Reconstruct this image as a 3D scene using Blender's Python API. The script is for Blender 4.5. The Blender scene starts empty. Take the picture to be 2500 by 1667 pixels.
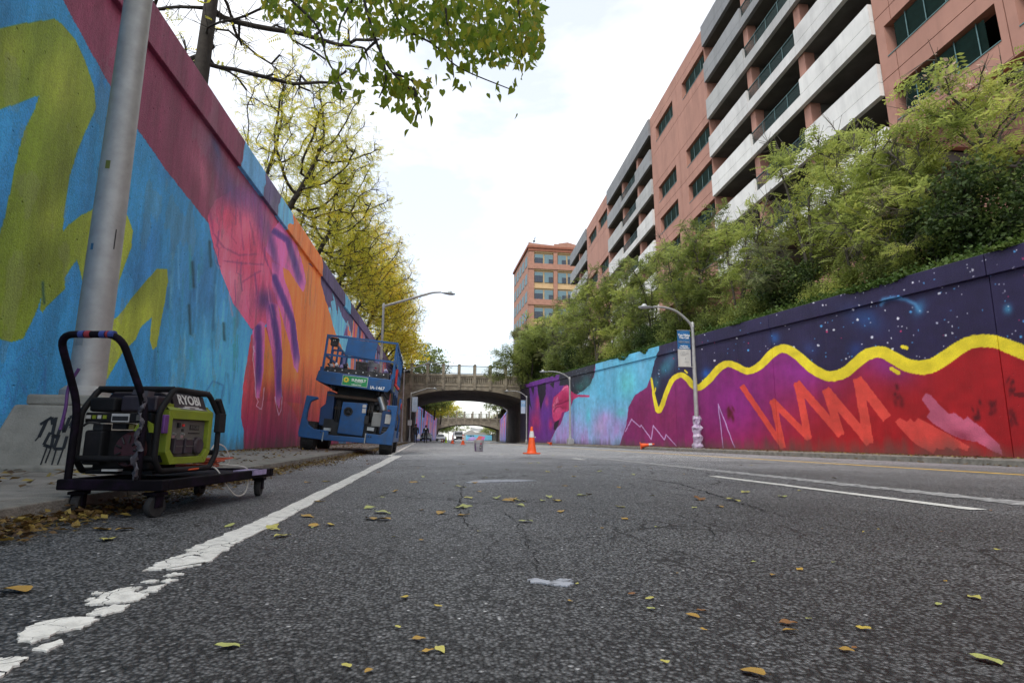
import bpy, bmesh, math, random
import numpy as np
from mathutils import Vector, Matrix

random.seed(11)
rng = np.random.default_rng(11)
SC = bpy.context.scene
COL = SC.collection
R = math.radians

# ------------------------------------------------------------------ camera
FPX, CX, CY, CAMH = 1400.0, 1250.0, 833.5, 0.37
def _n(v):
    v = np.asarray(v, float); return v / np.linalg.norm(v)
YC = _n([(1030 - CX) / FPX, -(1072 - CY) / FPX, -1])
ZC = _n(np.cross([math.cos(.009), -math.sin(.009), 0], YC))
XC = np.cross(YC, ZC)
MC = np.array([XC, YC, ZC])
CAM0 = np.array([0, 0, CAMH])
def ray(px, py): return MC @ np.array([(px - CX) / FPX, -(py - CY) / FPX, -1.0])
def on(px, py, axis, val):
    d = ray(px, py); t = (val - CAM0[axis]) / d[axis]
    return Vector(CAM0 + d * t)
def onX(px, py, X): return on(px, py, 0, X)
def onY(px, py, Y): return on(px, py, 1, Y)
def onZ(px, py, Z): return on(px, py, 2, Z)
def proj(x, y, z):
    P = np.stack([np.asarray(x, float), np.asarray(y, float), np.asarray(z, float) - CAMH])
    c = np.tensordot(MC.T, P, 1)
    w = np.maximum(-c[2], .05)
    return CX + FPX * c[0] / w, CY - FPX * c[1] / w

cam = bpy.data.cameras.new('camera'); cam.sensor_width = 36; cam.lens = 36 * FPX / 2500
cam.clip_start = .02; cam.clip_end = 3000
camo = bpy.data.objects.new('camera', cam); COL.objects.link(camo)
M4 = Matrix.Identity(4)
for i in range(3):
    for j in range(3): M4[i][j] = MC[i][j]
M4.translation = Vector(CAM0); camo.matrix_world = M4
SC.camera = camo

# ------------------------------------------------------------------ sky, sun, exposure
SUN_EL, SUN_AZ = R(52), R(215)          # azimuth clockwise from +Y: from behind, over the left wall
W = bpy.data.worlds.new('World'); SC.world = W; W.use_nodes = True
nt = W.node_tree; nt.nodes.clear()
def N(tree, t, **kw):
    n = tree.nodes.new(t)
    for k, v in kw.items():
        if k == 'inp':
            for a, b in v.items(): n.inputs[a].default_value = b
        else: setattr(n, k, v)
    return n
sky = N(nt, 'ShaderNodeTexSky', sky_type='NISHITA', sun_disc=False, sun_elevation=SUN_EL, sun_rotation=SUN_AZ)
bg = N(nt, 'ShaderNodeBackground', inp={'Strength': .15})
bg2 = N(nt, 'ShaderNodeBackground', inp={'Color': (1.0, 1.0, 1.0, 1), 'Strength': 1.0})
tc = N(nt, 'ShaderNodeTexCoord')
mp = N(nt, 'ShaderNodeMapping'); mp.inputs['Scale'].default_value = (1.0, 1.0, 2.2); mp.inputs['Location'].default_value = (2.1, .4, .9)
nz = N(nt, 'ShaderNodeTexNoise', inp={'Scale': 1.25, 'Detail': 7, 'Roughness': .55, 'Distortion': .3})
rp = N(nt, 'ShaderNodeValToRGB')
rp.color_ramp.elements[0].position = .41; rp.color_ramp.elements[0].color = (.45, .45, .45, 1)
rp.color_ramp.elements[1].position = .60; rp.color_ramp.elements[1].color = (1, 1, 1, 1)
mx = N(nt, 'ShaderNodeMixShader'); out = N(nt, 'ShaderNodeOutputWorld')
L = nt.links.new
L(sky.outputs[0], bg.inputs[0]); L(tc.outputs['Generated'], mp.inputs[0]); L(mp.outputs[0], nz.inputs['Vector'])
L(nz.outputs['Fac'], rp.inputs[0]); L(rp.outputs[0], mx.inputs[0]); L(bg.outputs[0], mx.inputs[1]); L(bg2.outputs[0], mx.inputs[2])
L(mx.outputs[0], out.inputs[0])

sl = bpy.data.lights.new('sun', 'SUN'); sl.energy = 1.3; sl.angle = R(14); sl.color = (1, .96, .9)
so = bpy.data.objects.new('sun', sl); COL.objects.link(so)
sd = Vector((math.sin(SUN_AZ) * math.cos(SUN_EL), math.cos(SUN_AZ) * math.cos(SUN_EL), math.sin(SUN_EL)))
so.rotation_euler = sd.to_track_quat('Z', 'Y').to_euler(); so.location = (0, 0, 60)
SC.view_settings.view_transform = 'Standard'; SC.view_settings.look = 'None'
SC.view_settings.exposure = 0.74; SC.view_settings.gamma = 1; SC.view_settings.use_curve_mapping = False
SC.cycles.max_bounces = 6; SC.cycles.transparent_max_bounces = 6

# ------------------------------------------------------------------ helpers
def tag(o, label=None, cat=None, group=None, kind=None):
    if label: o['label'] = label
    if cat: o['category'] = cat
    if group: o['group'] = group
    if kind: o['kind'] = kind
    return o
def empty(name, loc=(0, 0, 0), rz=0, parent=None):
    o = bpy.data.objects.new(name, None); COL.objects.link(o); o.location = loc; o.rotation_euler = (0, 0, rz)
    o.empty_display_size = .1
    if parent: o.parent = parent
    return o
def thing(name, label, cat, loc=(0, 0, 0), rz=0, group=None):
    return tag(empty(name, loc, rz), label, cat, group)
def link(name, me, parent=None):
    o = bpy.data.objects.new(name, me); COL.objects.link(o)
    if parent: o.parent = parent
    return o
def dup(root, loc=None, rz=None, scale=None, label=None, group=None):
    r = root.copy(); COL.objects.link(r)
    if loc is not None: r.location = loc
    if rz is not None: r.rotation_euler = (0, 0, rz)
    if scale is not None: r.scale = scale if hasattr(scale, '__len__') else (scale,) * 3
    if label: r['label'] = label
    if group: r['group'] = group
    for ch in list(root.children):
        c = ch.copy(); COL.objects.link(c); c.parent = r
        for g in list(ch.children):
            d = g.copy(); COL.objects.link(d); d.parent = c
    return r

class MB:
    def __init__(s): s.v = []; s.f = []; s.m = []; s.M = None; s.mi = 0
    def add(s, vs, fs):
        b = len(s.v)
        s.v += [tuple(s.M @ Vector(p)) if s.M else tuple(p) for p in vs]
        s.f += [tuple(b + i for i in f) for f in fs]; s.m += [s.mi] * len(fs)
        return s
    def box(s, x0, x1, y0, y1, z0, z1):
        return s.add([(x0, y0, z0), (x1, y0, z0), (x1, y1, z0), (x0, y1, z0), (x0, y0, z1), (x1, y0, z1), (x1, y1, z1), (x0, y1, z1)],
                     [(0, 3, 2, 1), (4, 5, 6, 7), (0, 1, 5, 4), (1, 2, 6, 5), (2, 3, 7, 6), (3, 0, 4, 7)])
    def cbox(s, c, d): return s.box(c[0] - d[0] / 2, c[0] + d[0] / 2, c[1] - d[1] / 2, c[1] + d[1] / 2, c[2] - d[2] / 2, c[2] + d[2] / 2)
    def prism(s, pts, axis, a, b):
        """polygon pts (2-D) swept along axis (0/1/2) from a to b"""
        def p3(p, t):
            return (t, p[0], p[1]) if axis == 0 else ((p[0], t, p[1]) if axis == 1 else (p[0], p[1], t))
        n = len(pts)
        return s.add([p3(p, a) for p in pts] + [p3(p, b) for p in pts],
                     [tuple(range(n - 1, -1, -1)), tuple(range(n, 2 * n))] + [(i, (i + 1) % n, n + (i + 1) % n, n + i) for i in range(n)])
    def tube(s, pts, r, n=8, closed=False):
        P = [Vector(p) for p in pts]; k = len(P)
        rs = r if hasattr(r, '__len__') else [r] * k
        vs = []; ref = None
        for i in range(k):
            a = P[i - 1] if (i or closed) else P[0]; b = P[(i + 1) % k] if (i < k - 1 or closed) else P[-1]
            t = (b - a).normalized()
            if ref is None:
                ref = t.orthogonal().normalized()
            ref = (ref - t * ref.dot(t)); ref = ref.normalized() if ref.length > 1e-6 else t.orthogonal().normalized()
            q = t.cross(ref)
            for j in range(n):
                an = 2 * math.pi * j / n
                vs.append(P[i] + (ref * math.cos(an) + q * math.sin(an)) * rs[i])
        fs = [(i * n + j, i * n + (j + 1) % n, ((i + 1) % k) * n + (j + 1) % n, ((i + 1) % k) * n + j) for i in range(k if closed else k - 1) for j in range(n)]
        if not closed: fs += [tuple(range(n - 1, -1, -1)), tuple((k - 1) * n + j for j in range(n))]
        return s.add(vs, fs)
    def lathe(s, prof, c=(0, 0, 0), n=16, axis=2):
        """profile of (r, h) turned about axis through c"""
        vs = []
        for r, h in prof:
            for j in range(n):
                an = 2 * math.pi * j / n; a, b = r * math.cos(an), r * math.sin(an)
                p = (a, b, h) if axis == 2 else ((h, a, b) if axis == 0 else (b, h, a))
                vs.append((c[0] + p[0], c[1] + p[1], c[2] + p[2]))
        k = len(prof)
        fs = [(i * n + j, i * n + (j + 1) % n, (i + 1) * n + (j + 1) % n, (i + 1) * n + j) for i in range(k - 1) for j in range(n)]
        fs += [tuple(range(n - 1, -1, -1)), tuple((k - 1) * n + j for j in range(n))]
        return s.add(vs, fs)
    def mesh(s, name):
        me = bpy.data.meshes.new(name); me.from_pydata(s.v, [], s.f); me.update(); return me
    def build(s, name, mat, parent=None, smooth=False, bevel=0):
        me = s.mesh(name)
        for m in (mat if isinstance(mat, (list, tuple)) else [mat]): me.materials.append(m)
        me.polygons.foreach_set('material_index', s.m)
        if smooth:
            me.polygons.foreach_set('use_smooth', [True] * len(me.polygons))
            try: me.set_sharp_from_angle(angle=R(40))
            except Exception: pass
        o = link(name, me, parent)
        if bevel:
            b = o.modifiers.new('bevel', 'BEVEL'); b.width = bevel; b.segments = 2; b.limit_method = 'ANGLE'
        return o
def struct(o, label=None): o['kind'] = 'structure'; (label and o.__setitem__('label', label)); return o

def smooth_path(pts, k=6):
    P = [Vector(p) for p in pts]; out = []
    for i in range(len(P) - 1):
        a, b, c, d = P[max(i - 1, 0)], P[i], P[i + 1], P[min(i + 2, len(P) - 1)]
        for j in range(k):
            t = j / k
            out.append(.5 * ((2 * b) + (c - a) * t + (2 * a - 5 * b + 4 * c - d) * t * t + (3 * b - a - 3 * c + d) * t ** 3))
    out.append(P[-1]); return out
def fillet(pts, r, k=5):
    """polyline with rounded corners"""
    P = [Vector(p) for p in pts]; out = [P[0]]
    for i in range(1, len(P) - 1):
        a, b, c = P[i - 1], P[i], P[i + 1]
        d1, d2 = (a - b), (c - b); rr = min(r, d1.length * .49, d2.length * .49)
        p, q = b + d1.normalized() * rr, b + d2.normalized() * rr
        for j in range(k + 1):
            t = j / k; out.append(p * (1 - t) ** 2 + b * 2 * t * (1 - t) + q * t * t)
    out.append(P[-1]); return out

# ------------------------------------------------------------------ materials
_mats = {}
def lin(*c):
    c = [x / 255 for x in c]; return tuple(x / 12.92 if x <= .04045 else ((x + .055) / 1.055) ** 2.4 for x in c)
def pm(name, col, rough=.6, metal=0, var=.25, scale=4, bump=0, bscale=60, dirt=None, dscale=2.5, damt=.5, spec=.5, streak=0):
    if name in _mats: return _mats[name]
    m = bpy.data.materials.new(name); m.use_nodes = True; t = m.node_tree; b = t.nodes['Principled BSDF']
    b.inputs['Roughness'].default_value = rough; b.inputs['Metallic'].default_value = metal
    b.inputs['Specular IOR Level'].default_value = spec
    tc = N(t, 'ShaderNodeTexCoord'); nz = N(t, 'ShaderNodeTexNoise', inp={'Scale': scale, 'Detail': 6, 'Roughness': .6})
    t.links.new(tc.outputs['Object'], nz.inputs['Vector'])
    mr = N(t, 'ShaderNodeMapRange', inp={'From Min': .3, 'From Max': .7, 'To Min': 1 - var, 'To Max': 1 + var})
    t.links.new(nz.outputs['Fac'], mr.inputs['Value'])
    mu = N(t, 'ShaderNodeMix', data_type='RGBA', blend_type='MULTIPLY'); mu.inputs['Factor'].default_value = 1
    mu.inputs['A'].default_value = (*col, 1); t.links.new(mr.outputs[0], mu.inputs['B'])
    last = mu.outputs['Result']
    if dirt:
        n2 = N(t, 'ShaderNodeTexNoise', inp={'Scale': dscale, 'Detail': 8, 'Roughness': .7, 'Distortion': .4})
        sm = N(t, 'ShaderNodeMapping', inp={'Scale': (1, 1, 1 - .88 * streak)}); t.links.new(tc.outputs['Object'], sm.inputs[0]); t.links.new(sm.outputs[0], n2.inputs['Vector'])
        m2 = N(t, 'ShaderNodeMapRange', inp={'From Min': .48, 'From Max': .72, 'To Min': 0, 'To Max': damt}); t.links.new(n2.outputs['Fac'], m2.inputs['Value'])
        mm = N(t, 'ShaderNodeMix', data_type='RGBA'); t.links.new(m2.outputs[0], mm.inputs['Factor']); t.links.new(last, mm.inputs['A'])
        mm.inputs['B'].default_value = (*dirt, 1); last = mm.outputs['Result']
    t.links.new(last, b.inputs['Base Color'])
    if bump:
        n3 = N(t, 'ShaderNodeTexNoise', inp={'Scale': bscale, 'Detail': 4}); t.links.new(tc.outputs['Object'], n3.inputs['Vector'])
        bp = N(t, 'ShaderNodeBump', inp={'Strength': min(1, bump), 'Distance': .01}); t.links.new(n3.outputs['Fac'], bp.inputs['Height']); t.links.new(bp.outputs[0], b.inputs['Normal'])
    _mats[name] = m; return m
def glow(name, col, s):
    m = bpy.data.materials.new(name); m.use_nodes = True; b = m.node_tree.nodes['Principled BSDF']
    b.inputs['Base Color'].default_value = (*col, 1); b.inputs['Emission Color'].default_value = (*col, 1); b.inputs['Emission Strength'].default_value = s
    return m
def leafmat(name, cols, trans=.45, clump=.7, cscale=.8):
    """cols: ramp of leaf colours over a mix of a per-leaf random and a position noise"""
    m = bpy.data.materials.new(name); m.use_nodes = True; t = m.node_tree; t.nodes.clear()
    g = N(t, 'ShaderNodeNewGeometry'); tc = N(t, 'ShaderNodeTexCoord')
    nz = N(t, 'ShaderNodeTexNoise', inp={'Scale': cscale, 'Detail': 3}); t.links.new(tc.outputs['Object'], nz.inputs['Vector'])
    mr = N(t, 'ShaderNodeMapRange', inp={'From Min': .3, 'From Max': .7}); t.links.new(nz.outputs['Fac'], mr.inputs['Value'])
    mf = N(t, 'ShaderNodeMix', inp={'Factor': clump}); t.links.new(g.outputs['Random Per Island'], mf.inputs['A']); t.links.new(mr.outputs[0], mf.inputs['B'])
    rp = N(t, 'ShaderNodeValToRGB'); t.links.new(mf.outputs['Result'], rp.inputs[0])
    cr = rp.color_ramp
    while len(cr.elements) < len(cols): cr.elements.new(.5)
    for i, c in enumerate(cols):
        cr.elements[i].position = .1 + .8 * i / (len(cols) - 1); cr.elements[i].color = (*c, 1)
    d = N(t, 'ShaderNodeBsdfPrincipled', inp={'Roughness': .55, 'Specular IOR Level': .3}); tr = N(t, 'ShaderNodeBsdfTranslucent')
    t.links.new(rp.outputs[0], d.inputs['Base Color'])
    hs = N(t, 'ShaderNodeHueSaturation', inp={'Saturation': .98, 'Value': 1.5}); t.links.new(rp.outputs[0], hs.inputs['Color']); t.links.new(hs.outputs[0], tr.inputs['Color'])
    ms = N(t, 'ShaderNodeMixShader', inp={0: trans}); t.links.new(d.outputs[0], ms.inputs[1]); t.links.new(tr.outputs[0], ms.inputs[2])
    o = N(t, 'ShaderNodeOutputMaterial'); t.links.new(ms.outputs[0], o.inputs[0])
    return m
def text_mesh(s, size, ext=.001, align='CENTER', bold=0):
    c = bpy.data.curves.new('lettering', 'FONT'); c.body = s; c.size = size; c.extrude = ext; c.align_x = align; c.align_y = 'CENTER'; c.offset = bold; c.resolution_u = 3
    o = bpy.data.objects.new('lettering', c); COL.objects.link(o)
    dg = bpy.context.evaluated_depsgraph_get(); me = bpy.data.meshes.new_from_object(o.evaluated_get(dg)); bpy.data.objects.remove(o)
    return me
def lettering(s, size, mat, parent, M, name='lettering', **kw):
    me = text_mesh(s, size, **kw); me.materials.clear(); me.materials.append(mat); me.transform(M)
    return link(name, me, parent)
def basis(o, ex, ey):
    """matrix whose local x/y run along ex/ey at origin o"""
    ex = Vector(ex).normalized(); ez = ex.cross(Vector(ey)).normalized(); ey = ez.cross(ex)
    m = Matrix((ex, ey, ez)).transposed().to_4x4(); m.translation = Vector(o); return m
# ------------------------------------------------------------------ ground, road, pavements
XL, XR = -3.85, 11.8
def off(y): return max(0.0, y - 64) * .058
def ztL(y): return 5.80 + .047 * y
def ztR(y): return 3.93 + .0445 * y

def asphalt():
    m = bpy.data.materials.new('asphalt'); m.use_nodes = True; t = m.node_tree; b = t.nodes['Principled BSDF']; l = t.links.new
    g = N(t, 'ShaderNodeTexCoord')
    v1 = N(t, 'ShaderNodeTexVoronoi', inp={'Scale': 120, 'Randomness': 1}); l(g.outputs['Object'], v1.inputs['Vector'])
    v2 = N(t, 'ShaderNodeTexVoronoi', inp={'Scale': 210, 'Randomness': 1}); l(g.outputs['Object'], v2.inputs['Vector'])
    sx = N(t, 'ShaderNodeSeparateColor'); l(v1.outputs['Color'], sx.inputs[0])
    rp = N(t, 'ShaderNodeValToRGB'); cr = rp.color_ramp; l(sx.outputs[0], rp.inputs[0])
    for p, c in ((0, .004), (.40, .010), (.70, .030), (.90, .085), (1, .34)):
        e = cr.elements[0] if p == 0 else (cr.elements[1] if p == 1 else cr.elements.new(p)); e.position = p; e.color = (c * .98, c * 1.0, c * 1.02, 1)
    # binder between stones is darker
    mr = N(t, 'ShaderNodeMapRange', inp={'From Min': .25, 'From Max': .75, 'To Min': 1.5, 'To Max': .08}); l(v1.outputs['Distance'], mr.inputs['Value'])
    mu = N(t, 'ShaderNodeMix', data_type='RGBA', blend_type='MULTIPLY', inp={'Factor': 1}); l(rp.outputs[0], mu.inputs['A']); l(mr.outputs[0], mu.inputs['B'])
    # patches, wear in the wheel tracks
    n1 = N(t, 'ShaderNodeTexNoise', inp={'Scale': .55, 'Detail': 6, 'Roughness': .65}); l(g.outputs['Object'], n1.inputs['Vector'])
    m1 = N(t, 'ShaderNodeMapRange', inp={'From Min': .3, 'From Max': .7, 'To Min': .75, 'To Max': 1.3}); l(n1.outputs['Fac'], m1.inputs['Value'])
    # near shade and far grazing light, painted into the colour along the road
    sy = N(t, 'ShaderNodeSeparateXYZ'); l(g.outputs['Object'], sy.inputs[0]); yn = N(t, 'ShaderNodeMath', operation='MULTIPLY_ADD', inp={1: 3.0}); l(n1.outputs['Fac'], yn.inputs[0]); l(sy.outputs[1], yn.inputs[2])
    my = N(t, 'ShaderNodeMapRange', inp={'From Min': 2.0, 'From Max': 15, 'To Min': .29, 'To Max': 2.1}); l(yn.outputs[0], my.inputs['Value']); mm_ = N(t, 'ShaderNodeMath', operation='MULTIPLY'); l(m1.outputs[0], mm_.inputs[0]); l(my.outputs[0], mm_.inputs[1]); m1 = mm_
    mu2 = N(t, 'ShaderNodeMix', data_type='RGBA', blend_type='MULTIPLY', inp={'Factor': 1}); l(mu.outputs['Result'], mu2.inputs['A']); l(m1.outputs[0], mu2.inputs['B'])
    # cracks
    nd = N(t, 'ShaderNodeTexNoise', inp={'Scale': 3.5, 'Detail': 5}); l(g.outputs['Object'], nd.inputs['Vector'])
    mp = N(t, 'ShaderNodeMapping', inp={'Scale': (1.0, .55, 1)}); l(g.outputs['Object'], mp.inputs[0])
    ad = N(t, 'ShaderNodeMix', data_type='RGBA', blend_type='ADD', inp={'Factor': .35}); l(mp.outputs[0], ad.inputs['A']); l(nd.outputs['Color'], ad.inputs['B'])
    vc = N(t, 'ShaderNodeTexVoronoi', feature='DISTANCE_TO_EDGE', inp={'Scale': 1.9}); l(ad.outputs['Result'], vc.inputs['Vector'])
    nm = N(t, 'ShaderNodeTexNoise', inp={'Scale': .45, 'Detail': 2}); l(g.outputs['Object'], nm.inputs['Vector'])
    cw = N(t, 'ShaderNodeMapRange', inp={'From Min': .44, 'From Max': .62, 'To Min': 0, 'To Max': .017}); l(nm.outputs['Fac'], cw.inputs['Value'])
    lt = N(t, 'ShaderNodeMath', operation='LESS_THAN'); l(vc.outputs['Distance'], lt.inputs[0]); l(cw.outputs[0], lt.inputs[1])
    mc = N(t, 'ShaderNodeMix', data_type='RGBA'); l(lt.outputs[0], mc.inputs['Factor']); l(mu2.outputs['Result'], mc.inputs['A']); mc.inputs['B'].default_value = (.008, .008, .008, 1)
    l(mc.outputs['Result'], b.inputs['Base Color'])
    b.inputs['Roughness'].default_value = .58; b.inputs['Specular IOR Level'].default_value = .4
    h1 = N(t, 'ShaderNodeMath', operation='MULTIPLY', inp={1: -1.0}); l(v1.outputs['Distance'], h1.inputs[0])
    h2 = N(t, 'ShaderNodeMath', operation='MULTIPLY_ADD', inp={1: -.4}); l(v2.outputs['Distance'], h2.inputs[0]); l(h1.outputs[0], h2.inputs[2])
    h3 = N(t, 'ShaderNodeMath', operation='MULTIPLY_ADD', inp={1: -1.5}); l(lt.outputs[0], h3.inputs[0]); l(h2.outputs[0], h3.inputs[2])
    bp = N(t, 'ShaderNodeBump', inp={'Strength': .95, 'Distance': .007}); l(h3.outputs[0], bp.inputs['Height']); l(bp.outputs[0], b.inputs['Normal'])
    return m
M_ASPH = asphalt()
M_CONC = pm('pavement_concrete', (.22, .205, .18), .9, var=.3, scale=3, bump=.6, bscale=130, dirt=(.09, .08, .065), damt=.7)
M_KERB = pm('kerb_concrete', (.20, .19, .165), .9, var=.35, scale=6, bump=.8, bscale=90, dirt=(.07, .065, .055), damt=.7, dscale=5)
M_EARTH = pm('earth', (.06, .05, .032), 1, var=.4, scale=1.2, bump=1, bscale=12, dirt=(.03, .045, .015), damt=.8)
M_WPAINT = pm('white_road_paint', (.66, .65, .60), .7, var=.12, scale=9, bump=.35, bscale=160, dirt=(.26, .25, .23), dscale=14, damt=.55)
M_YPAINT = pm('yellow_road_paint', (.85, .55, .07), .7, var=.15, scale=9, bump=.3, bscale=160, dirt=(.3, .24, .1), dscale=10, damt=.5)
def worn(name, col, lo, hi, sc):
    """old paint the traffic has worn through"""
    m = bpy.data.materials.new(name); m.use_nodes = True; t = m.node_tree; b = t.nodes['Principled BSDF']; b.inputs['Roughness'].default_value = .75
    g = N(t, 'ShaderNodeTexCoord'); n = N(t, 'ShaderNodeTexNoise', inp={'Scale': sc, 'Detail': 9, 'Roughness': .78}); t.links.new(g.outputs['Object'], n.inputs['Vector'])
    mr = N(t, 'ShaderNodeMapRange', inp={'From Min': lo, 'From Max': hi}); t.links.new(n.outputs['Fac'], mr.inputs['Value'])
    mi = N(t, 'ShaderNodeMix', data_type='RGBA'); mi.inputs['A'].default_value = (.045, .045, .045, 1); mi.inputs['B'].default_value = (*col, 1)
    t.links.new(mr.outputs[0], mi.inputs['Factor']); t.links.new(mi.outputs['Result'], b.inputs['Base Color']); return m
M_WORN = worn('worn_white_paint', (.46, .46, .45), .38, .60, 14)

YS = [-40, -10, 0, 3, 6, 10, 15, 20, 30, 40, 50, 64, 80, 100, 130, 170, 240, 320, 420]
def strip(mb, xs, zs, ys=YS, dz=0):
    """sheet following the road: xs, zs cross-section"""
    b = [[(x + off(y), y, z + dz) for x, z in zip(xs, zs)] for y in ys]; n = len(xs)
    mb.add([p for r in b for p in r], [(i * n + j, i * n + j + 1, (i + 1) * n + j + 1, (i + 1) * n + j) for i in range(len(ys) - 1) for j in range(n - 1)])
def zroad(x): return 0.0 if x < 7.4 else -.04 * min(1, (x - 7.4) / 3.6)
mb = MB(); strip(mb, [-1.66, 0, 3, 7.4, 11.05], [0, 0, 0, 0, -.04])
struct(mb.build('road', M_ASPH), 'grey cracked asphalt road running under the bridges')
mb = MB(); mb.add([(-900, -400, -.5), (1200, -400, -.5), (1200, 1500, -.5), (-900, 1500, -.5)], [(0, 1, 2, 3)])
struct(mb.build('ground', M_EARTH), 'bare earth under the street')

# left pavement: slabs and kerb stones
pav = struct(empty('pavement'), 'concrete pavement along the left mural wall')
ke = struct(empty('kerb'), 'concrete kerb with leaves in the gutter')
def slab_run(root, name, mat, x0, x1, zt0, zt1, y0, y1, step, gap=.012, zb=-.1, dz=.006):
    y = y0
    while y < y1:
        e = min(y + step, y1); j = random.uniform(-dz, dz); m = MB()
        oa, ob = off(y), off(e)
        m.add([(x0 + oa, y + gap, zb), (x1 + oa, y + gap, zb), (x1 + ob, e, zb), (x0 + ob, e, zb), (x0 + oa, y + gap, zt0 + j), (x1 + oa, y + gap, zt1 + j), (x1 + ob, e, zt1 + j), (x0 + ob, e, zt0 + j)],
              [(0, 3, 2, 1), (4, 5, 6, 7), (0, 1, 5, 4), (1, 2, 6, 5), (2, 3, 7, 6), (3, 0, 4, 7)])
        o = m.build(name, mat, root, bevel=.006 if y < 25 else 0); y = e
slab_run(pav, 'paving_slab', M_CONC, XL - .02, -1.79, .105, .09, -6, 24, 1.5)
slab_run(pav, 'paving_slab', M_CONC, XL - .02, -1.79, .105, .09, 24, 75, 4.5)
slab_run(ke, 'kerb_stone', M_KERB, -1.78, -1.62, .092, .088, -6, 24, 2.4, dz=.004)
slab_run(ke, 'kerb_stone', M_KERB, -1.78, -1.62, .092, .088, 24, 72, 6)
pv2 = struct(empty('pavement'), 'concrete pavement past the first bridge on the left')
slab_run(pv2, 'paving_slab', M_CONC, XL, -1.62, .09, .09, 75, 300, 12)
rp_ = struct(empty('pavement'), 'narrow kerbed strip below the right mural wall')
slab_run(rp_, 'paving_slab', M_CONC, 11.20, XR + .02, .085, .10, 2, 70, 4)
rk = struct(empty('kerb'), 'low concrete kerb along the right mural wall')
slab_run(rk, 'kerb_stone', M_KERB, 11.02, 11.19, .075, .085, 2, 70, 3)

# painted lines
def ragged(x, w, y0, y1, dz=.004, step=.06, amp=.006, far=12):
    m = MB(); y = y0; rows = []
    while y < y1 + 1e-6:
        a = amp if y < far else 0
        rows.append(((x - w / 2 + random.gauss(0, a) + off(y), y, zroad(x) + dz), (x + w / 2 + random.gauss(0, a) + off(y), y, zroad(x) + dz)))
        y += step if y < far else 4
    m.add([p for r in rows for p in r], [(2 * i, 2 * i + 1, 2 * i + 3, 2 * i + 2) for i in range(len(rows) - 1)]); return m
def zpoly(pts, z=.0035, sc=.5315, ox=0, oy=1050):
    return [tuple(onZ(ox + sc * x, oy + sc * y, z)) for x, y in pts]
def rough_poly(pts, amp=.005, k=12):
    o = []
    for i, p in enumerate(pts):
        q = pts[(i + 1) % len(pts)]; n = max(1, min(k, int((Vector(q) - Vector(p)).length / .005)))
        for j in range(n):
            t = j / n; s = amp if 0 < i + j else amp
            o.append((p[0] + (q[0] - p[0]) * t + random.gauss(0, s), p[1] + (q[1] - p[1]) * t + random.gauss(0, s), p[2]))
    return o
def flat(name, pts, mat, parent=None, th=.0035):
    m = MB(); n = len(pts); m.add([(p[0], p[1], p[2] - th) for p in pts] + pts, [tuple(range(n, 2 * n))] + [(i, (i + 1) % n, n + (i + 1) % n, n + i) for i in range(n)])
    return m.build(name, mat, parent)
def paint_mat():
    m = pm('cracked_white_paint', (.68, .67, .62), .7, var=.1, scale=12, bump=.3, bscale=200, dirt=(.24, .235, .22), dscale=26, damt=.75)
    t = m.node_tree; b = t.nodes['Principled BSDF']; src = b.inputs['Base Color'].links[0].from_socket
    g = N(t, 'ShaderNodeTexCoord'); nd = N(t, 'ShaderNodeTexNoise', inp={'Scale': 14, 'Detail': 4}); t.links.new(g.outputs['Object'], nd.inputs['Vector'])
    ad = N(t, 'ShaderNodeMix', data_type='RGBA', blend_type='ADD', inp={'Factor': .06}); t.links.new(g.outputs['Object'], ad.inputs['A']); t.links.new(nd.outputs['Color'], ad.inputs['B'])
    v = N(t, 'ShaderNodeTexVoronoi', feature='DISTANCE_TO_EDGE', inp={'Scale': 9}); t.links.new(ad.outputs['Result'], v.inputs['Vector'])
    nm = N(t, 'ShaderNodeTexNoise', inp={'Scale': 3}); t.links.new(g.outputs['Object'], nm.inputs['Vector'])
    cw = N(t, 'ShaderNodeMapRange', inp={'From Min': .47, 'From Max': .7, 'To Min': 0, 'To Max': .03}); t.links.new(nm.outputs['Fac'], cw.inputs['Value'])
    lt = N(t, 'ShaderNodeMath', operation='LESS_THAN'); t.links.new(v.outputs['Distance'], lt.inputs[0]); t.links.new(cw.outputs[0], lt.inputs[1])
    mi = N(t, 'ShaderNodeMix', data_type='RGBA'); mi.inputs['B'].default_value = (.02, .02, .02, 1)
    t.links.new(lt.outputs[0], mi.inputs['Factor']); t.links.new(src, mi.inputs['A']); t.links.new(mi.outputs['Result'], b.inputs['Base Color']); return m
M_CRACKP = paint_mat()
edge = struct(empty('edge_line'), 'white painted edge line, flaking at its near end')
le = [(665, 638), (740, 600), (862, 560), (858, 545), (1000, 490), (1200, 405), (1400, 310), (1640, 198), (1800, 118)]
re_ = [(1845, 118), (1690, 198), (1480, 310), (1330, 395), (1120, 500), (1040, 545), (962, 600), (880, 622), (800, 636)]
flat('line_paint', rough_poly(zpoly(le + re_)), M_CRACKP, edge)
yf = onZ(957, 1050 + .5315 * 118, 0).y
m_ = ragged(-.70, .105, yf, 280); m_.build('line_paint', M_WPAINT, edge)
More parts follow.
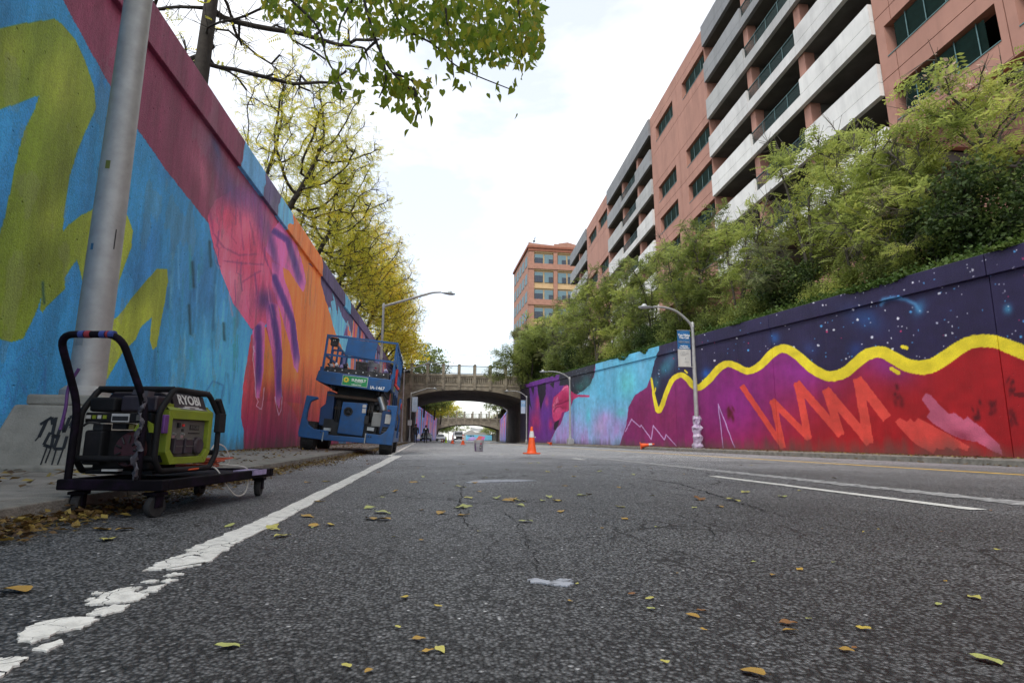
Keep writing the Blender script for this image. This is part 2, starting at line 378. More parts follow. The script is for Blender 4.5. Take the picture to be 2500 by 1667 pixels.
for fl in ([(750, 665), (800, 652), (848, 656), (780, 668)], [(648, 695), (690, 682), (742, 684), (700, 697)], [(742, 690), (770, 680), (806, 684), (770, 697)],
           [(650, 738), (690, 715), (757, 706), (720, 735)], [(400, 795), (480, 745), (560, 722), (640, 715), (655, 720), (600, 738), (672, 752), (640, 775), (540, 790), (450, 797)],
           [(422, 750), (450, 737), (486, 740), (450, 750)], [(388, 778), (420, 768), (455, 768), (430, 776)], [(390, 845), (450, 815), (520, 800), (600, 796), (560, 825), (480, 845)],
           [(95, 965), (90, 930), (150, 890), (220, 870), (330, 855), (430, 855), (435, 875), (370, 905), (240, 930), (230, 945), (150, 970)],
           [(150, 1003), (200, 980), (285, 958), (288, 970), (220, 1010)], [(-60, 1050), (0, 1045), (60, 1038), (125, 1040), (100, 1060), (50, 1090), (0, 1130), (-60, 1150)]):
    flat('paint_flake', rough_poly(zpoly(fl), .0028, 8), M_CRACKP, edge)
for i, (a, b_) in enumerate(((2.94, 6.02), (11.1, 14.5), (19.4, 22.6), (28, 31), (36.5, 39.5), (45, 48), (53.5, 56.5), (62, 65), (72, 75), (82, 85))):
    o = ragged(3.15, .11, a, b_).build('lane_dash', M_WPAINT); struct(o, 'white lane dash on the asphalt')
struct(ragged(7.36, .13, -4, 70, amp=.004).build('centre_line', M_YPAINT), 'long yellow centre line')
o = ragged(3.82, .24, -4, 60, dz=.003, amp=.02).build('old_lane_line', M_WORN); struct(o, 'wide worn away grey lane line')
for a, b_ in ((7.2, 10.6), (16, 19)): struct(ragged(9.6, .10, a, b_).build('worn_dash', M_WORN), 'worn white dash by the far kerb')
M_SPLASH = worn('pale_paint_splash', (.34, .36, .40), .36, .5, 22)
sp = [(1285, 1413), (1310, 1410), (1345, 1417), (1365, 1411), (1395, 1412), (1400, 1422), (1380, 1429), (1340, 1425), (1320, 1420), (1300, 1421)]
tag(flat('paint_splash', rough_poly([tuple(onZ(x, y, .004)) for x, y in sp], .003), M_SPLASH), 'pale grey splash of spilled paint in mid lane', 'paint mark')
sp = [(1135, 1177), (1160, 1172), (1210, 1170), (1270, 1170), (1312, 1172), (1270, 1175), (1200, 1176), (1150, 1179)]
tag(flat('paint_splash', rough_poly([tuple(onZ(x, y, .004)) for x, y in sp], .006), M_SPLASH), 'thin long smear of grey paint further up the lane', 'paint mark')

# cracks in the asphalt: narrow ragged openings
M_CRACK = pm('crack_dark', (.006, .006, .006), .95)
cr_ = np.random.default_rng(17)
def crack(label, pts, w):
    P_ = [onZ(1.063 * x, 1.063 * y, .003) for x, y in pts]; o_ = []
    for a, b_ in zip(P_, P_[1:]):
        n = max(2, int((b_ - a).length / .035))
        o_ += [a + (b_ - a) * (i / n) + Vector((cr_.normal(0, .009), cr_.normal(0, .014), 0)) for i in range(n)]
    m = MB(); vs = []
    for i, p in enumerate(o_):
        q = o_[min(i + 1, len(o_) - 1)] - o_[max(i - 1, 0)]; nn = Vector((-q.y, q.x, 0)).normalized() * w * cr_.uniform(.05, .62) * min(1, 4 * min(i, len(o_) - 1 - i) / len(o_) + .15); vs += [tuple(p - nn), tuple(p + nn)]
    m.add(vs, [(2 * i, 2 * i + 1, 2 * i + 3, 2 * i + 2) for i in range(len(o_) - 1)]); struct(m.build('road_crack', M_CRACK), label)
crack('long dark crack slanting across the lane from the cone', [(1230, 1065), (1290, 1075), (1400, 1088), (1480, 1098), (1560, 1110), (1640, 1135), (1720, 1160), (1800, 1185), (1900, 1205), (2030, 1225)], .016)
crack('second crack running beside the long one', [(1300, 1078), (1380, 1095), (1470, 1104), (1580, 1125), (1690, 1143), (1760, 1178)], .010)
crack('crack down the middle of the near lane', [(1060, 1110), (1058, 1150), (1052, 1170), (1066, 1195), (1085, 1225), (1100, 1240)], .008); crack('crack ending at the grey splash', [(1140, 1165), (1185, 1195), (1200, 1225), (1222, 1262), (1235, 1300), (1240, 1326)], .006)
crack('short forked crack right of mid lane', [(1545, 1180), (1600, 1195), (1635, 1215), (1655, 1240)], .008); crack('thin crack across to the right', [(1440, 1135), (1540, 1132), (1640, 1140), (1730, 1165), (1850, 1160)], .006); crack('crack near the white line', [(700, 1340), (760, 1330), (830, 1345), (900, 1338)], .004)

# terrain above the walls
M_BANK = pm('bank_soil', (.045, .045, .022), 1, var=.5, scale=1.5, bump=1, bscale=9, dirt=(.025, .05, .012), damt=.9)
mb = MB(); yy = [-30, 0, 20, 40, 62, 70, 92, 130, 170, 260]
def left_edge(y): return (XL - .35) if y < 66 else (-2.2 + off(y))
for i in range(len(yy) - 1):
    a, b_ = yy[i], yy[i + 1]
    za, zb = min(ztL(a), 9.0) - .35, min(ztL(b_), 9.0) - .35
    mb.add([(-250, a, za + 2), (-12, a, za + .6), (left_edge(a), a, za), (left_edge(b_), b_, zb), (-12, b_, zb + .6), (-250, b_, zb + 2)], [(0, 1, 4, 5), (1, 2, 3, 4)])
struct(mb.build('terrain', M_BANK), 'planted ground above the left wall')
mb = MB()
def bank_edge(y): return (XR + .35) if y < 66 else (13.0 + off(y) * 1.5)
for i in range(len(yy) - 1):
    a, b_ = yy[i], yy[i + 1]
    za, zb = min(ztR(a), 8.2) - .12, min(ztR(b_), 8.2) - .12
    ra, rb = bank_edge(a), bank_edge(b_)
    mb.add([(ra, a, za), (ra + 4.5, a, za + 1.6), (ra + 9, a, za + 3.0), (300, a, za + 3.2), (rb, b_, zb), (rb + 4.5, b_, zb + 1.6), (rb + 9, b_, zb + 3.0), (300, b_, zb + 3.2)],
           [(0, 1, 5, 4), (1, 2, 6, 5), (2, 3, 7, 6)])
struct(mb.build('embankment', M_BANK), 'sloping planted bank between the right wall and the garage')
# ------------------------------------------------------------------ mural painting (flat paint, worked out per texel of the wall)
def vnoise(u, v, seed):
    """smooth value noise on arrays"""
    r = np.random.default_rng(seed); T = r.random((64, 64)).astype(np.float32)
    iu, iv = np.floor(u).astype(int), np.floor(v).astype(int); fu, fv = u - iu, v - iv
    fu = fu * fu * (3 - 2 * fu); fv = fv * fv * (3 - 2 * fv)
    a, b, c, d = T[iu & 63, iv & 63], T[(iu + 1) & 63, iv & 63], T[iu & 63, (iv + 1) & 63], T[(iu + 1) & 63, (iv + 1) & 63]
    return (a + (b - a) * fu) * (1 - fv) + (c + (d - c) * fu) * fv
def fbm(u, v, seed, o=4):
    s = 0; a = .5
    for i in range(o): s = s + a * vnoise(u * 2 ** i, v * 2 ** i, seed + i); a *= .5
    return s / (1 - .5 ** o)
class Paint:
    def __init__(s, X, y0, y1, z0, z1, ppm, base, warp=1.2):
        s.W, s.H = int((y1 - y0) * ppm), int((z1 - z0) * ppm); s.ext = (y0, y1, z0, z1)
        y = y0 + (np.arange(s.W) + .5) / s.W * (y1 - y0); z = z0 + (np.arange(s.H) + .5) / s.H * (z1 - z0)
        s.Y, s.Z = np.meshgrid(y.astype(np.float32), z.astype(np.float32))
        Xa = X(s.Y) if callable(X) else np.full_like(s.Y, X)
        px, py = proj(Xa, s.Y, s.Z); s.px, s.py = px.astype(np.float32), py.astype(np.float32)
        if warp:
            s.px += (fbm(s.Y * 6, s.Z * 6, 5, 3) - .5) * warp * 4; s.py += (fbm(s.Y * 6, s.Z * 6, 9, 3) - .5) * warp * 4
        s.im = np.empty((s.H, s.W, 3), np.float32); s.im[:] = np.array(base, np.float32) / 255
    def win(s, x0, x1, y0, y1): return np.nonzero((s.px > x0) & (s.px < x1) & (s.py > y0) & (s.py < y1))
    def inside(s, pts, ix):
        x, y = s.px[ix], s.py[ix]; m = np.zeros(x.shape, bool); n = len(pts)
        for i in range(n):
            (xa, ya), (xb, yb) = pts[i], pts[(i + 1) % n]
            if ya == yb: continue
            c = ((ya > y) != (yb > y)) & (x < (xb - xa) * (y - ya) / (yb - ya) + xa); m ^= c
        return m
    def sel(s, pts):
        a = np.array(pts); ix = s.win(a[:, 0].min(), a[:, 0].max(), a[:, 1].min(), a[:, 1].max()); m = s.inside(pts, ix)
        return ix[0][m], ix[1][m]
    def col(s, c, ix):
        """c: (r,g,b) or (c0, c1, axis, a, b) a blend across px (0) or py (1)"""
        if len(c) == 3: return np.array(c, np.float32) / 255
        t = np.clip(((s.px if c[2] == 0 else s.py)[ix] - c[3]) / (c[4] - c[3]), 0, 1)[:, None]
        t = t * t * (3 - 2 * t)
        return (np.array(c[0]) / 255 * (1 - t) + np.array(c[1]) / 255 * t).astype(np.float32)
    def fill(s, pts, c, a=1.0):
        ix = s.sel(pts); s.im[ix] = s.im[ix] * (1 - a) + s.col(c, ix) * a; return ix
    def dist(s, pts, ix):
        x, y = s.px[ix], s.py[ix]; best = np.full(x.shape, 1e9, np.float32); wid = np.ones_like(best)
        for i in range(len(pts) - 1):
            xa, ya = pts[i][:2]; xb, yb = pts[i + 1][:2]; dx, dy = xb - xa, yb - ya
            t = np.clip(((x - xa) * dx + (y - ya) * dy) / (dx * dx + dy * dy + 1e-9), 0, 1)
            d = np.hypot(x - xa - t * dx, y - ya - t * dy)
            w = (pts[i][2] + (pts[i + 1][2] - pts[i][2]) * t) if len(pts[i]) > 2 else 1
            k = d / w < best / wid if len(pts[i]) > 2 else d < best
            best = np.where(k, d, best); wid = np.where(k, w, wid)
        return best, wid
    def stroke(s, pts, w, c, a=1.0, soft=0):
        p = np.array([q[:2] for q in pts]); e = (w or max(q[2] for q in pts)) * (3 if soft else 1.2) + 2
        ix = s.win(p[:, 0].min() - e, p[:, 0].max() + e, p[:, 1].min() - e, p[:, 1].max() + e)
        if not len(ix[0]): return
        d, wd = s.dist(pts, ix); ww = wd if w is None else w
        m = np.exp(-(d / ww) ** 2) if soft else np.clip((ww - d) / .6 + .5, 0, 1)
        m = (m * a)[:, None]; s.im[ix] = s.im[ix] * (1 - m) + s.col(c, ix) * m
    def blob(s, x, y, rx, ry, ang, c, a, clip=None, brush=0):
        e = max(rx, ry) * 2.2; ix = s.win(x - e, x + e, y - e, y + e)
        if clip is not None and len(ix[0]):
            m = s.inside(clip, ix); ix = (ix[0][m], ix[1][m])
        if not len(ix[0]): return
        u, v = s.px[ix] - x, s.py[ix] - y; ca, sa = math.cos(R(ang)), math.sin(R(ang))
        q = ((u * ca + v * sa) / rx) ** 2 + ((-u * sa + v * ca) / ry) ** 2
        m = np.exp(-q) * a
        if brush: m = np.clip(m * (.55 + .9 * fbm(s.Y[ix] * brush, s.Z[ix] * brush * .35, 31, 4)), 0, 1)
        m = m[:, None]; s.im[ix] = s.im[ix] * (1 - m) + s.col(c, ix) * m
    def image(s, name):
        im = bpy.data.images.new(name, s.W, s.H); a = np.ones((s.H, s.W, 4), np.float32); a[..., :3] = np.clip(s.im, 0, 1)
        im.pixels.foreach_set(a.ravel()); im.update(); im.pack(); return im
def mural_mat(name, img, grit=.5, gs=90, drip=.5, gain=1.0, rough=.55):
    m = bpy.data.materials.new(name); m.use_nodes = True; t = m.node_tree; b = t.nodes['Principled BSDF']; l = t.links.new
    im = N(t, 'ShaderNodeTexImage', image=img, extension='EXTEND'); g = N(t, 'ShaderNodeTexCoord')
    uv = N(t, 'ShaderNodeUVMap', uv_map='UVMap'); l(uv.outputs[0], im.inputs[0])
    mp = N(t, 'ShaderNodeMapping', inp={'Scale': (1, 1, .22)}); l(g.outputs['Object'], mp.inputs[0])
    n1 = N(t, 'ShaderNodeTexNoise', inp={'Scale': 2.4, 'Detail': 5, 'Roughness': .5}); l(mp.outputs[0], n1.inputs['Vector'])
    m1 = N(t, 'ShaderNodeMapRange', inp={'From Min': .3, 'From Max': .7, 'To Min': gain * (1 - .45 * drip), 'To Max': gain * (1 + .4 * drip)}); l(n1.outputs['Fac'], m1.inputs['Value'])
    mu = N(t, 'ShaderNodeMix', data_type='RGBA', blend_type='MULTIPLY', inp={'Factor': 1}); l(im.outputs[0], mu.inputs['A']); l(m1.outputs[0], mu.inputs['B'])
    n3 = N(t, 'ShaderNodeTexNoise', inp={'Scale': gs, 'Detail': 3, 'Roughness': .7}); l(g.outputs['Object'], n3.inputs['Vector'])
    m3 = N(t, 'ShaderNodeMapRange', inp={'From Min': .3, 'From Max': .7, 'To Min': .78, 'To Max': 1.24}); l(n3.outputs['Fac'], m3.inputs['Value'])
    mv = N(t, 'ShaderNodeMix', data_type='RGBA', blend_type='MULTIPLY', inp={'Factor': 1}); l(mu.outputs['Result'], mv.inputs['A']); l(m3.outputs[0], mv.inputs['B'])
    # splash-back dirt in the lowest half metre
    sx = N(t, 'ShaderNodeSeparateXYZ'); l(g.outputs['Object'], sx.inputs[0])
    dz = N(t, 'ShaderNodeMath', operation='MULTIPLY_ADD', inp={1: .9}); l(n1.outputs['Fac'], dz.inputs[0]); l(sx.outputs[2], dz.inputs[2])
    md = N(t, 'ShaderNodeMapRange', inp={'From Min': .55, 'From Max': .98, 'To Min': .62, 'To Max': 0}); l(dz.outputs[0], md.inputs['Value'])
    mm = N(t, 'ShaderNodeMix', data_type='RGBA'); l(md.outputs[0], mm.inputs['Factor']); l(mv.outputs['Result'], mm.inputs['A']); mm.inputs['B'].default_value = (.10, .085, .07, 1)
    l(mm.outputs['Result'], b.inputs['Base Color']); b.inputs['Roughness'].default_value = rough; b.inputs['Specular IOR Level'].default_value = .28
    n4 = N(t, 'ShaderNodeTexNoise', inp={'Scale': 2.4, 'Detail': 5, 'Roughness': .6}); l(mp.outputs[0], n4.inputs['Vector'])
    vp = N(t, 'ShaderNodeTexVoronoi', inp={'Scale': 5.5}); l(g.outputs['Object'], vp.inputs['Vector'])
    pt = N(t, 'ShaderNodeMapRange', inp={'From Min': .02, 'From Max': .10, 'To Min': -2.0, 'To Max': 0}); l(vp.outputs['Distance'], pt.inputs['Value'])
    ha = N(t, 'ShaderNodeMath', operation='MULTIPLY_ADD', inp={1: 3.5}); l(n4.outputs['Fac'], ha.inputs[0]); l(n3.outputs['Fac'], ha.inputs[2])
    hb = N(t, 'ShaderNodeMath', operation='ADD'); l(ha.outputs[0], hb.inputs[0]); l(pt.outputs[0], hb.inputs[1])
    bp = N(t, 'ShaderNodeBump', inp={'Strength': grit, 'Distance': .014}); l(hb.outputs[0], bp.inputs['Height']); l(bp.outputs[0], b.inputs['Normal'])
    return m
def set_uv(me, ext):
    y0, y1, z0, z1 = ext; n = len(me.loops); vi = np.empty(n, np.int32); me.loops.foreach_get('vertex_index', vi)
    co = np.empty(len(me.vertices) * 3, np.float32); me.vertices.foreach_get('co', co); co = co.reshape(-1, 3)[vi]
    uv = np.stack([(co[:, 1] - y0) / (y1 - y0), (co[:, 2] - z0) / (z1 - z0)], 1).astype(np.float32)
    (me.uv_layers.new(name='UVMap')).data.foreach_set('uv', uv.ravel())

def Z(pts, ox, oy, sc): return [(ox + sc * p[0], oy + sc * p[1]) + tuple(q * sc for q in p[2:]) for p in pts]
Z3 = lambda p: Z(p, 400, 250, .5613)
V = lambda p: Z(p, 0, 0, 1.063)
R1 = lambda p: Z(p, 1280, 560, .5187)
Z5 = lambda p: Z(p, 760, 650, .1594)
Q4 = lambda p: Z(p, 1280, 880, .2041)

# --- left mural
P = Paint(XL, 3.4, 72, 0, 9.4, 72, (52, 140, 194), warp=.7)
pr = np.random.default_rng(3)
# mottled blues
a = fbm(P.Y * 1.3, P.Z * .8, 40, 5)[..., None]; P.im = P.im * (1 - .55 * np.clip(a * 2.6 - 1.1, 0, 1)) + np.array((40, 98, 164)) / 255 * .55 * np.clip(a * 2.6 - 1.1, 0, 1)
P.blob(560, 900, 150, 260, -20, (88, 186, 228), .85, brush=2); P.blob(470, 700, 120, 120, 30, (60, 120, 178), .6, brush=3)
P.blob(120, 1090, 220, 60, 0, (60, 72, 96), .7, brush=2); P.blob(50, 700, 80, 140, 0, (44, 110, 170), .5)
for i in range(60):       # runs and streaks in the blue
    x, y = pr.uniform(330, 610), pr.uniform(560, 1000)
    P.stroke([(x, y), (x + pr.uniform(-4, 4), y + pr.uniform(30, 110))], pr.uniform(1.5, 5), [(46, 104, 150), (50, 150, 150), (120, 196, 226)][i % 3], pr.uniform(.2, .5), soft=1)
# olive zigzag
G = [(0, 69), (134, 46), (153, 61), (184, 96), (210, 153), (230, 214), (235, 264), (207, 325), (184, 383), (168, 440), (157, 517), (153, 566), (168, 548), (201, 524), (250, 500), (287, 491), (306, 515), (325, 563), (320, 606),
     (297, 668), (268, 754), (253, 797), (287, 773), (335, 711), (383, 656), (409, 656), (411, 687), (399, 754), (383, 845), (373, 854), (366, 830), (371, 773), (344, 797), (330, 830), (297, 864), (268, 912), (253, 940),
     (225, 960), (200, 962), (214, 860), (225, 760), (200, 680), (187, 634), (158, 678), (158, 706), (117, 744), (103, 763), (98, 754), (103, 720), (86, 768), (57, 826), (29, 835), (-60, 805), (-60, 640), (0, 567), (11, 535),
     (30, 440), (42, 383), (57, 325), (84, 268), (96, 233), (0, 268), (-80, 290), (-80, 80)]
P.fill(G, ((118, 138, 40), (164, 176, 58), 0, 60, 400))
for i in range(16):
    x, y = pr.uniform(20, 380), pr.uniform(80, 850); P.blob(x, y, 40, 60, 20, (100, 112, 34) if i % 2 else (168, 178, 66), .5, clip=G, brush=4)
# maroon field, running into the hand
MAR = [(120, -60), (255, 186), (319, 292), (409, 420), (510, 547), (521, 606), (563, 712), (611, 797), (622, 812)] + Z3([(430, 960), (470, 930), (500, 880), (560, 900), (620, 820), (618, 780), (600, 690), (560, 570), (480, 440), (470, 420)]) + [(700, 490), (640, 400), (540, 270), (330, -60)]
P.fill(MAR, (122, 50, 78))
a2 = fbm(P.Y * 1.1 + P.Z * .3, P.Z * .35, 70, 5)
ix = P.sel(MAR); f = np.clip(a2[ix] * 2.4 - .8, 0, 1)[:, None] * .5; P.im[ix] = P.im[ix] * (1 - f) + np.array((166, 92, 116)) / 255 * f
# crimson below, orange to the right
CRIM = [(622, 812)] + Z3([(380, 1010), (345, 1230), (334, 1370), (350, 1430), (344, 1530), (620, 1530), (760, 1530), (760, 1290), (560, 1280), (510, 1280), (480, 960)])
P.fill(CRIM, ((196, 72, 84), (150, 44, 88), 1, 930, 1090))
ORB = Z3([(560, 520), (496, 420), (500, 400), (690, 690), (684, 740), (712, 880), (742, 990), (780, 1080), (820, 1190), (860, 1300), (860, 1450), (640, 1480), (600, 1420), (560, 1330), (520, 1290), (508, 1180), (514, 1100), (500, 960), (470, 920), (438, 960), (440, 800), (500, 700), (560, 600)])
P.fill(ORB, (232, 132, 62))
ix = P.sel(ORB); f = np.clip((P.py[ix] - 850 + (720 - P.px[ix]) * .25) / 165, 0, 1)[:, None] ** 1.1 * .95; P.im[ix] = P.im[ix] * (1 - f) + np.array((158, 46, 62)) / 255 * f
f = np.clip(fbm(P.Y[ix] * 2, P.Z[ix] * .5, 77, 4) * 2.2 - .8, 0, 1)[:, None] * .3; P.im[ix] = P.im[ix] * (1 - f) + np.array((214, 104, 44)) / 255 * f
TH = Z3([(470, 560), (500, 520), (540, 540), (575, 610), (600, 690), (619, 780), (606, 826), (585, 795), (545, 732), (516, 716), (480, 690), (440, 640)])
F4 = Z3([(470, 690), (515, 716), (522, 760), (548, 835), (572, 950), (592, 1110), (582, 1176), (566, 1150), (545, 1040), (524, 970), (498, 880), (470, 800)])
F3 = Z3([(440, 860), (496, 878), (510, 960), (515, 1100), (512, 1270), (500, 1332), (484, 1290), (482, 1180), (470, 1080), (448, 985)])
F2 = Z3([(386, 990), (420, 950), (440, 960), (438, 1060), (432, 1180), (416, 1286), (400, 1284), (394, 1150), (386, 1060)])
PALM = Z3([(190, 500), (220, 430), (330, 360), (420, 420), (480, 480), (500, 560), (520, 720), (500, 880), (440, 970), (380, 985), (300, 870), (250, 740), (215, 620)])
P.fill(PALM, ((140, 58, 92), (218, 84, 124), 1, 430, 590))
for gp_ in ([(438, 965), (470, 1080), (482, 1200), (480, 1300), (440, 1300), (416, 1300), (436, 1060)], [(498, 880), (545, 1040), (566, 1150), (584, 1178), (604, 1310), (513, 1300), (513, 1100), (510, 960)]): P.fill(Z3(gp_), ((232, 132, 62), (176, 54, 74), 1, 900, 985))
for pol in (TH, F4, F3, F2): P.fill(pol, (216, 104, 168))
for x, y, rx, ry, an, c, am in ((250, 300, 30, 120, -25, (88, 80, 128), .6), (300, 400, 55, 75, -40, (84, 70, 130), .6), (380, 420, 55, 80, 30, (100, 80, 146), .5), (230, 200, 15, 60, -20, (80, 84, 130), .8),
        (425, 540, 34, 90, -10, (92, 66, 136), .7), (470, 620, 16, 120, -12, (70, 52, 120), .75), (440, 860, 44, 50, 0, (84, 46, 118), .85), (350, 560, 55, 95, -15, (230, 118, 146), .85), (290, 760, 50, 110, -25, (236, 146, 172), .8), (280, 500, 40, 60, 0, (214, 70, 104), .6),
        (260, 600, 30, 70, -15, (232, 150, 168), .5), (430, 720, 20, 60, -15, (222, 120, 160), .7), (330, 880, 50, 60, -30, (220, 120, 160), .6), (160, 300, 40, 130, -20, (186, 104, 128), .55), (380, 640, 60, 90, 0, (196, 62, 96), .5)):
    q = Z3([(x, y, rx, ry)])[0]; P.blob(q[0], q[1], q[2], q[3], an, c, am, clip=MAR + [] if y < 450 else None if False else (PALM if y > 450 else MAR), brush=2.5)
for pts in ([(215, 570), (260, 630), (330, 665), (400, 660)], [(260, 690), (340, 700), (430, 705)], [(345, 780), (390, 750), (420, 735)], [(200, 480), (215, 560)], [(330, 480), (345, 640)], [(375, 520), (395, 620)], [(410, 480), (430, 640), (500, 830)]):
    P.stroke(Z3(pts), 2.6, (128, 48, 104), .4, soft=1)
for pol, ax in ((TH, [(480, 560), (540, 600), (600, 800)]), (F4, [(480, 760), (560, 950), (582, 1150)]), (F3, [(470, 890), (500, 1080), (500, 1310)]), (F2, [(410, 980), (415, 1100), (408, 1270)])):
    ix = P.sel(pol); 
    if len(ix[0]):
        d, _ = P.dist(Z3(ax), ix); f = np.exp(-(d / 8.0) ** 4)[:, None] * .88; P.im[ix] = P.im[ix] * (1 - f) + np.array((74, 42, 128)) / 255 * f
for x, y, pol in ((605, 810, TH), (580, 1160, F4), (500, 1310, F3), (406, 1270, F2)):
    q = Z3([(x, y)])[0]; P.blob(q[0], q[1], 14, 28, 0, (232, 120, 186), .9, clip=pol)
for pts in ([(392, 1060), (386, 1120), (398, 1200), (400, 1280), (412, 1300), (402, 1320), (425, 1335), (432, 1290), (436, 1240)], [(484, 1280), (490, 1320), (500, 1360), (510, 1340), (514, 1280)], [(388, 1060), (396, 1085)]):
    P.stroke(Z3(pts), 1.1, (226, 190, 214), .8)
# cyan with dark purple drips, further along
CY2 = Z3([(684, 740), (712, 880), (742, 990), (780, 1080), (820, 1190), (860, 1300), (1100, 1300), (1100, 900), (760, 640), (690, 680)])
P.fill(CY2, (112, 190, 222)); PUR = (88, 74, 116)
for z in ([(140, 100), (250, 260), (320, 400), (340, 520), (300, 540), (320, 690), (290, 620), (270, 640), (230, 560), (190, 420), (150, 260)], [(320, 400), (360, 500), (405, 780), (412, 600), (480, 780), (540, 880), (560, 830), (600, 990), (625, 1080), (640, 820), (700, 900), (560, 640), (400, 460), (250, 250)],
          [(690, 900), (705, 1080), (720, 920)], [(820, 900), (815, 1010), (860, 1080), (1000, 1240), (1060, 1300), (1300, 1500), (1300, 1900), (700, 1900), (680, 1500), (720, 1380), (930, 1160), (860, 1080)], [(-50, -40), (140, 90), (700, 820), (700, 700), (120, -60)]):
    P.fill(Z5(z), PUR)
for z, c in (([(440, 1300), (520, 1420), (560, 1800), (380, 1900)], (232, 120, 70)), ([(545, 880), (500, 1060), (580, 1080)], (120, 84, 150)), ([(560, 840), (555, 1060), (610, 1075), (600, 990), (580, 980)], (236, 130, 96)), ([(660, 1400), (900, 1330), (940, 1360), (950, 1500), (660, 1500)], (176, 150, 206)),
             ([(910, 1360), (935, 1310), (960, 1400), (950, 1560), (900, 1560)], (180, 140, 200)), ([(960, 1420), (1010, 1440), (1020, 1600), (950, 1600)], (190, 100, 170)), ([(480, 1380), (430, 1700), (520, 1760), (540, 1400)], (96, 92, 140))):
    P.fill(Z5(z), c)
far = (P.Y > 31)
st = fbm(P.Y * .9, P.Z * .12, 90, 4); pal = np.array([(90, 70, 124), (110, 186, 220), (128, 84, 160), (206, 74, 120), (232, 130, 70), (70, 120, 180), (60, 44, 90)]) / 255
k = np.clip(((st + .10 * (P.Z / 8)) * 2.2 - .55) * 7, 0, 6.99).astype(int); P.im[far] = pal[k][far]
# coping colours along the top
TOP = P.Z > (5.80 + .047 * P.Y - .62)
cp = [(0, (122, 50, 78)), (11.4, (96, 160, 205)), (13.0, (96, 86, 120)), (14.4, (104, 178, 216)), (15.6, (226, 126, 62)), (20.8, (84, 72, 108)), (27.5, (100, 176, 212)), (29.4, (80, 66, 104)), (33, (100, 84, 130))]
for (y, c), nx in zip(cp, [q[0] for q in cp[1:]] + [99]):
    w = P.Y + (fbm(P.Z * 3, P.Y * .5, 55, 2) - .5) * 1.2 + (P.Z - 6.5) * .3; P.im[TOP & (w >= y) & (w < nx)] = np.array(c) / 255
# gouges
for x, y, h in ((228, 585, 40), (105, 690, 50), (462, 745, 70), (470, 640, 60), (545, 790, 40), (512, 590, 60)): P.stroke([(x, y), (x + 3, y + h)], 3.5, (26, 66, 74), .75, soft=1)
for pts in ([(0, 920), (40, 900), (60, 960)], [(40, 880), (80, 850), (110, 880), (110, 960)], [(10, 1010), (20, 930), (30, 1000), (45, 930)], [(60, 940), (75, 1000)], [(90, 960), (110, 900), (105, 980), (60, 990)], [(500, 960), (520, 930), (545, 940), (540, 990), (520, 1020), (528, 980)]):
    P.stroke(pts, 2.2, (52, 110, 176), .6, soft=1)
for i in range(46):       # brushed vein-like strokes over the hand and wrist
    q = Z3([(pr.uniform(200, 490), pr.uniform(250, 900))])[0]
    jx = P.win(q[0] - 1, q[0] + 1, q[1] - 1, q[1] + 1)
    if len(jx[0]) and P.inside(PALM, (jx[0][:1], jx[1][:1]))[0]: P.stroke([q, (q[0] + pr.uniform(-4, 4), q[1] + pr.uniform(14, 40)), (q[0] + pr.uniform(0, 14), q[1] + pr.uniform(40, 70))], pr.uniform(.8, 2.2), [(170, 50, 104), (236, 150, 178), (110, 50, 120)][i % 3], pr.uniform(.25, .6), soft=1)
g_ = fbm(P.Y * 9, P.Z * 2.2, 61, 4)[..., None]; P.im *= (.92 + .16 * g_); g_ = fbm(P.Y * 26, P.Z * 20, 63, 3)[..., None]; P.im *= (.93 + .14 * g_)
sp_ = fbm(P.Y * 2.2, P.Z * 1.1, 67, 5); m_ = (sp_ > .665)[..., None]; P.im = np.where(m_, P.im * .80 + .10, P.im)
gy_ = P.im.mean(2, keepdims=True); P.im = np.clip(gy_ + (P.im - gy_) * .98, 0, 1)
IM_L = P.image('left_mural_paint'); EXT_L = P.ext; del P

# --- right mural
P = Paint(XR, 5.5, 72, 0, 7.4, 40, (136, 36, 100), warp=.5)
ix = np.nonzero(P.px > -1e9); t = np.clip((P.px - 1690) / 560 + (P.py - 960) / 420, 0, 1)[..., None]; t = t * t * (3 - 2 * t)
P.im = (np.array((142, 44, 118)) / 255 * (1 - t) + np.array((168, 28, 34)) / 255 * t).astype(np.float32)
P.blob(1960, 900, 90, 60, 0, (150, 52, 150), .8); P.blob(2170, 890, 70, 40, 20, (148, 52, 140), .8); P.blob(1800, 990, 90, 90, 0, (140, 40, 140), .6); P.blob(1600, 1020, 90, 70, 0, (138, 40, 92), .8, brush=2)
WAVE = [(598, 700, 4), (612, 790, 7), (624, 840, 10), (634, 852, 13), (648, 830, 11), (670, 765, 11), (697, 708, 12), (735, 685, 13), (765, 700, 14), (796, 735, 15), (825, 742, 16), (870, 705, 17), (920, 650, 17), (965, 632, 16), (1010, 650, 16), (1055, 666, 16), (1110, 640, 18), (1160, 590, 20),
        (1200, 564, 20), (1240, 564, 21), (1290, 597, 22), (1350, 650, 24), (1410, 684, 24), (1450, 690, 25), (1510, 672, 26), (1570, 622, 27), (1620, 586, 28), (1680, 577, 28), (1740, 605, 30), (1800, 638, 32), (1870, 650, 34), (1930, 636, 34), (2000, 590, 34), (2080, 540, 32), (2150, 524, 31), (2220, 530, 31), (2290, 554, 33), (2400, 596, 36), (2600, 640, 38), (2900, 600, 38)]
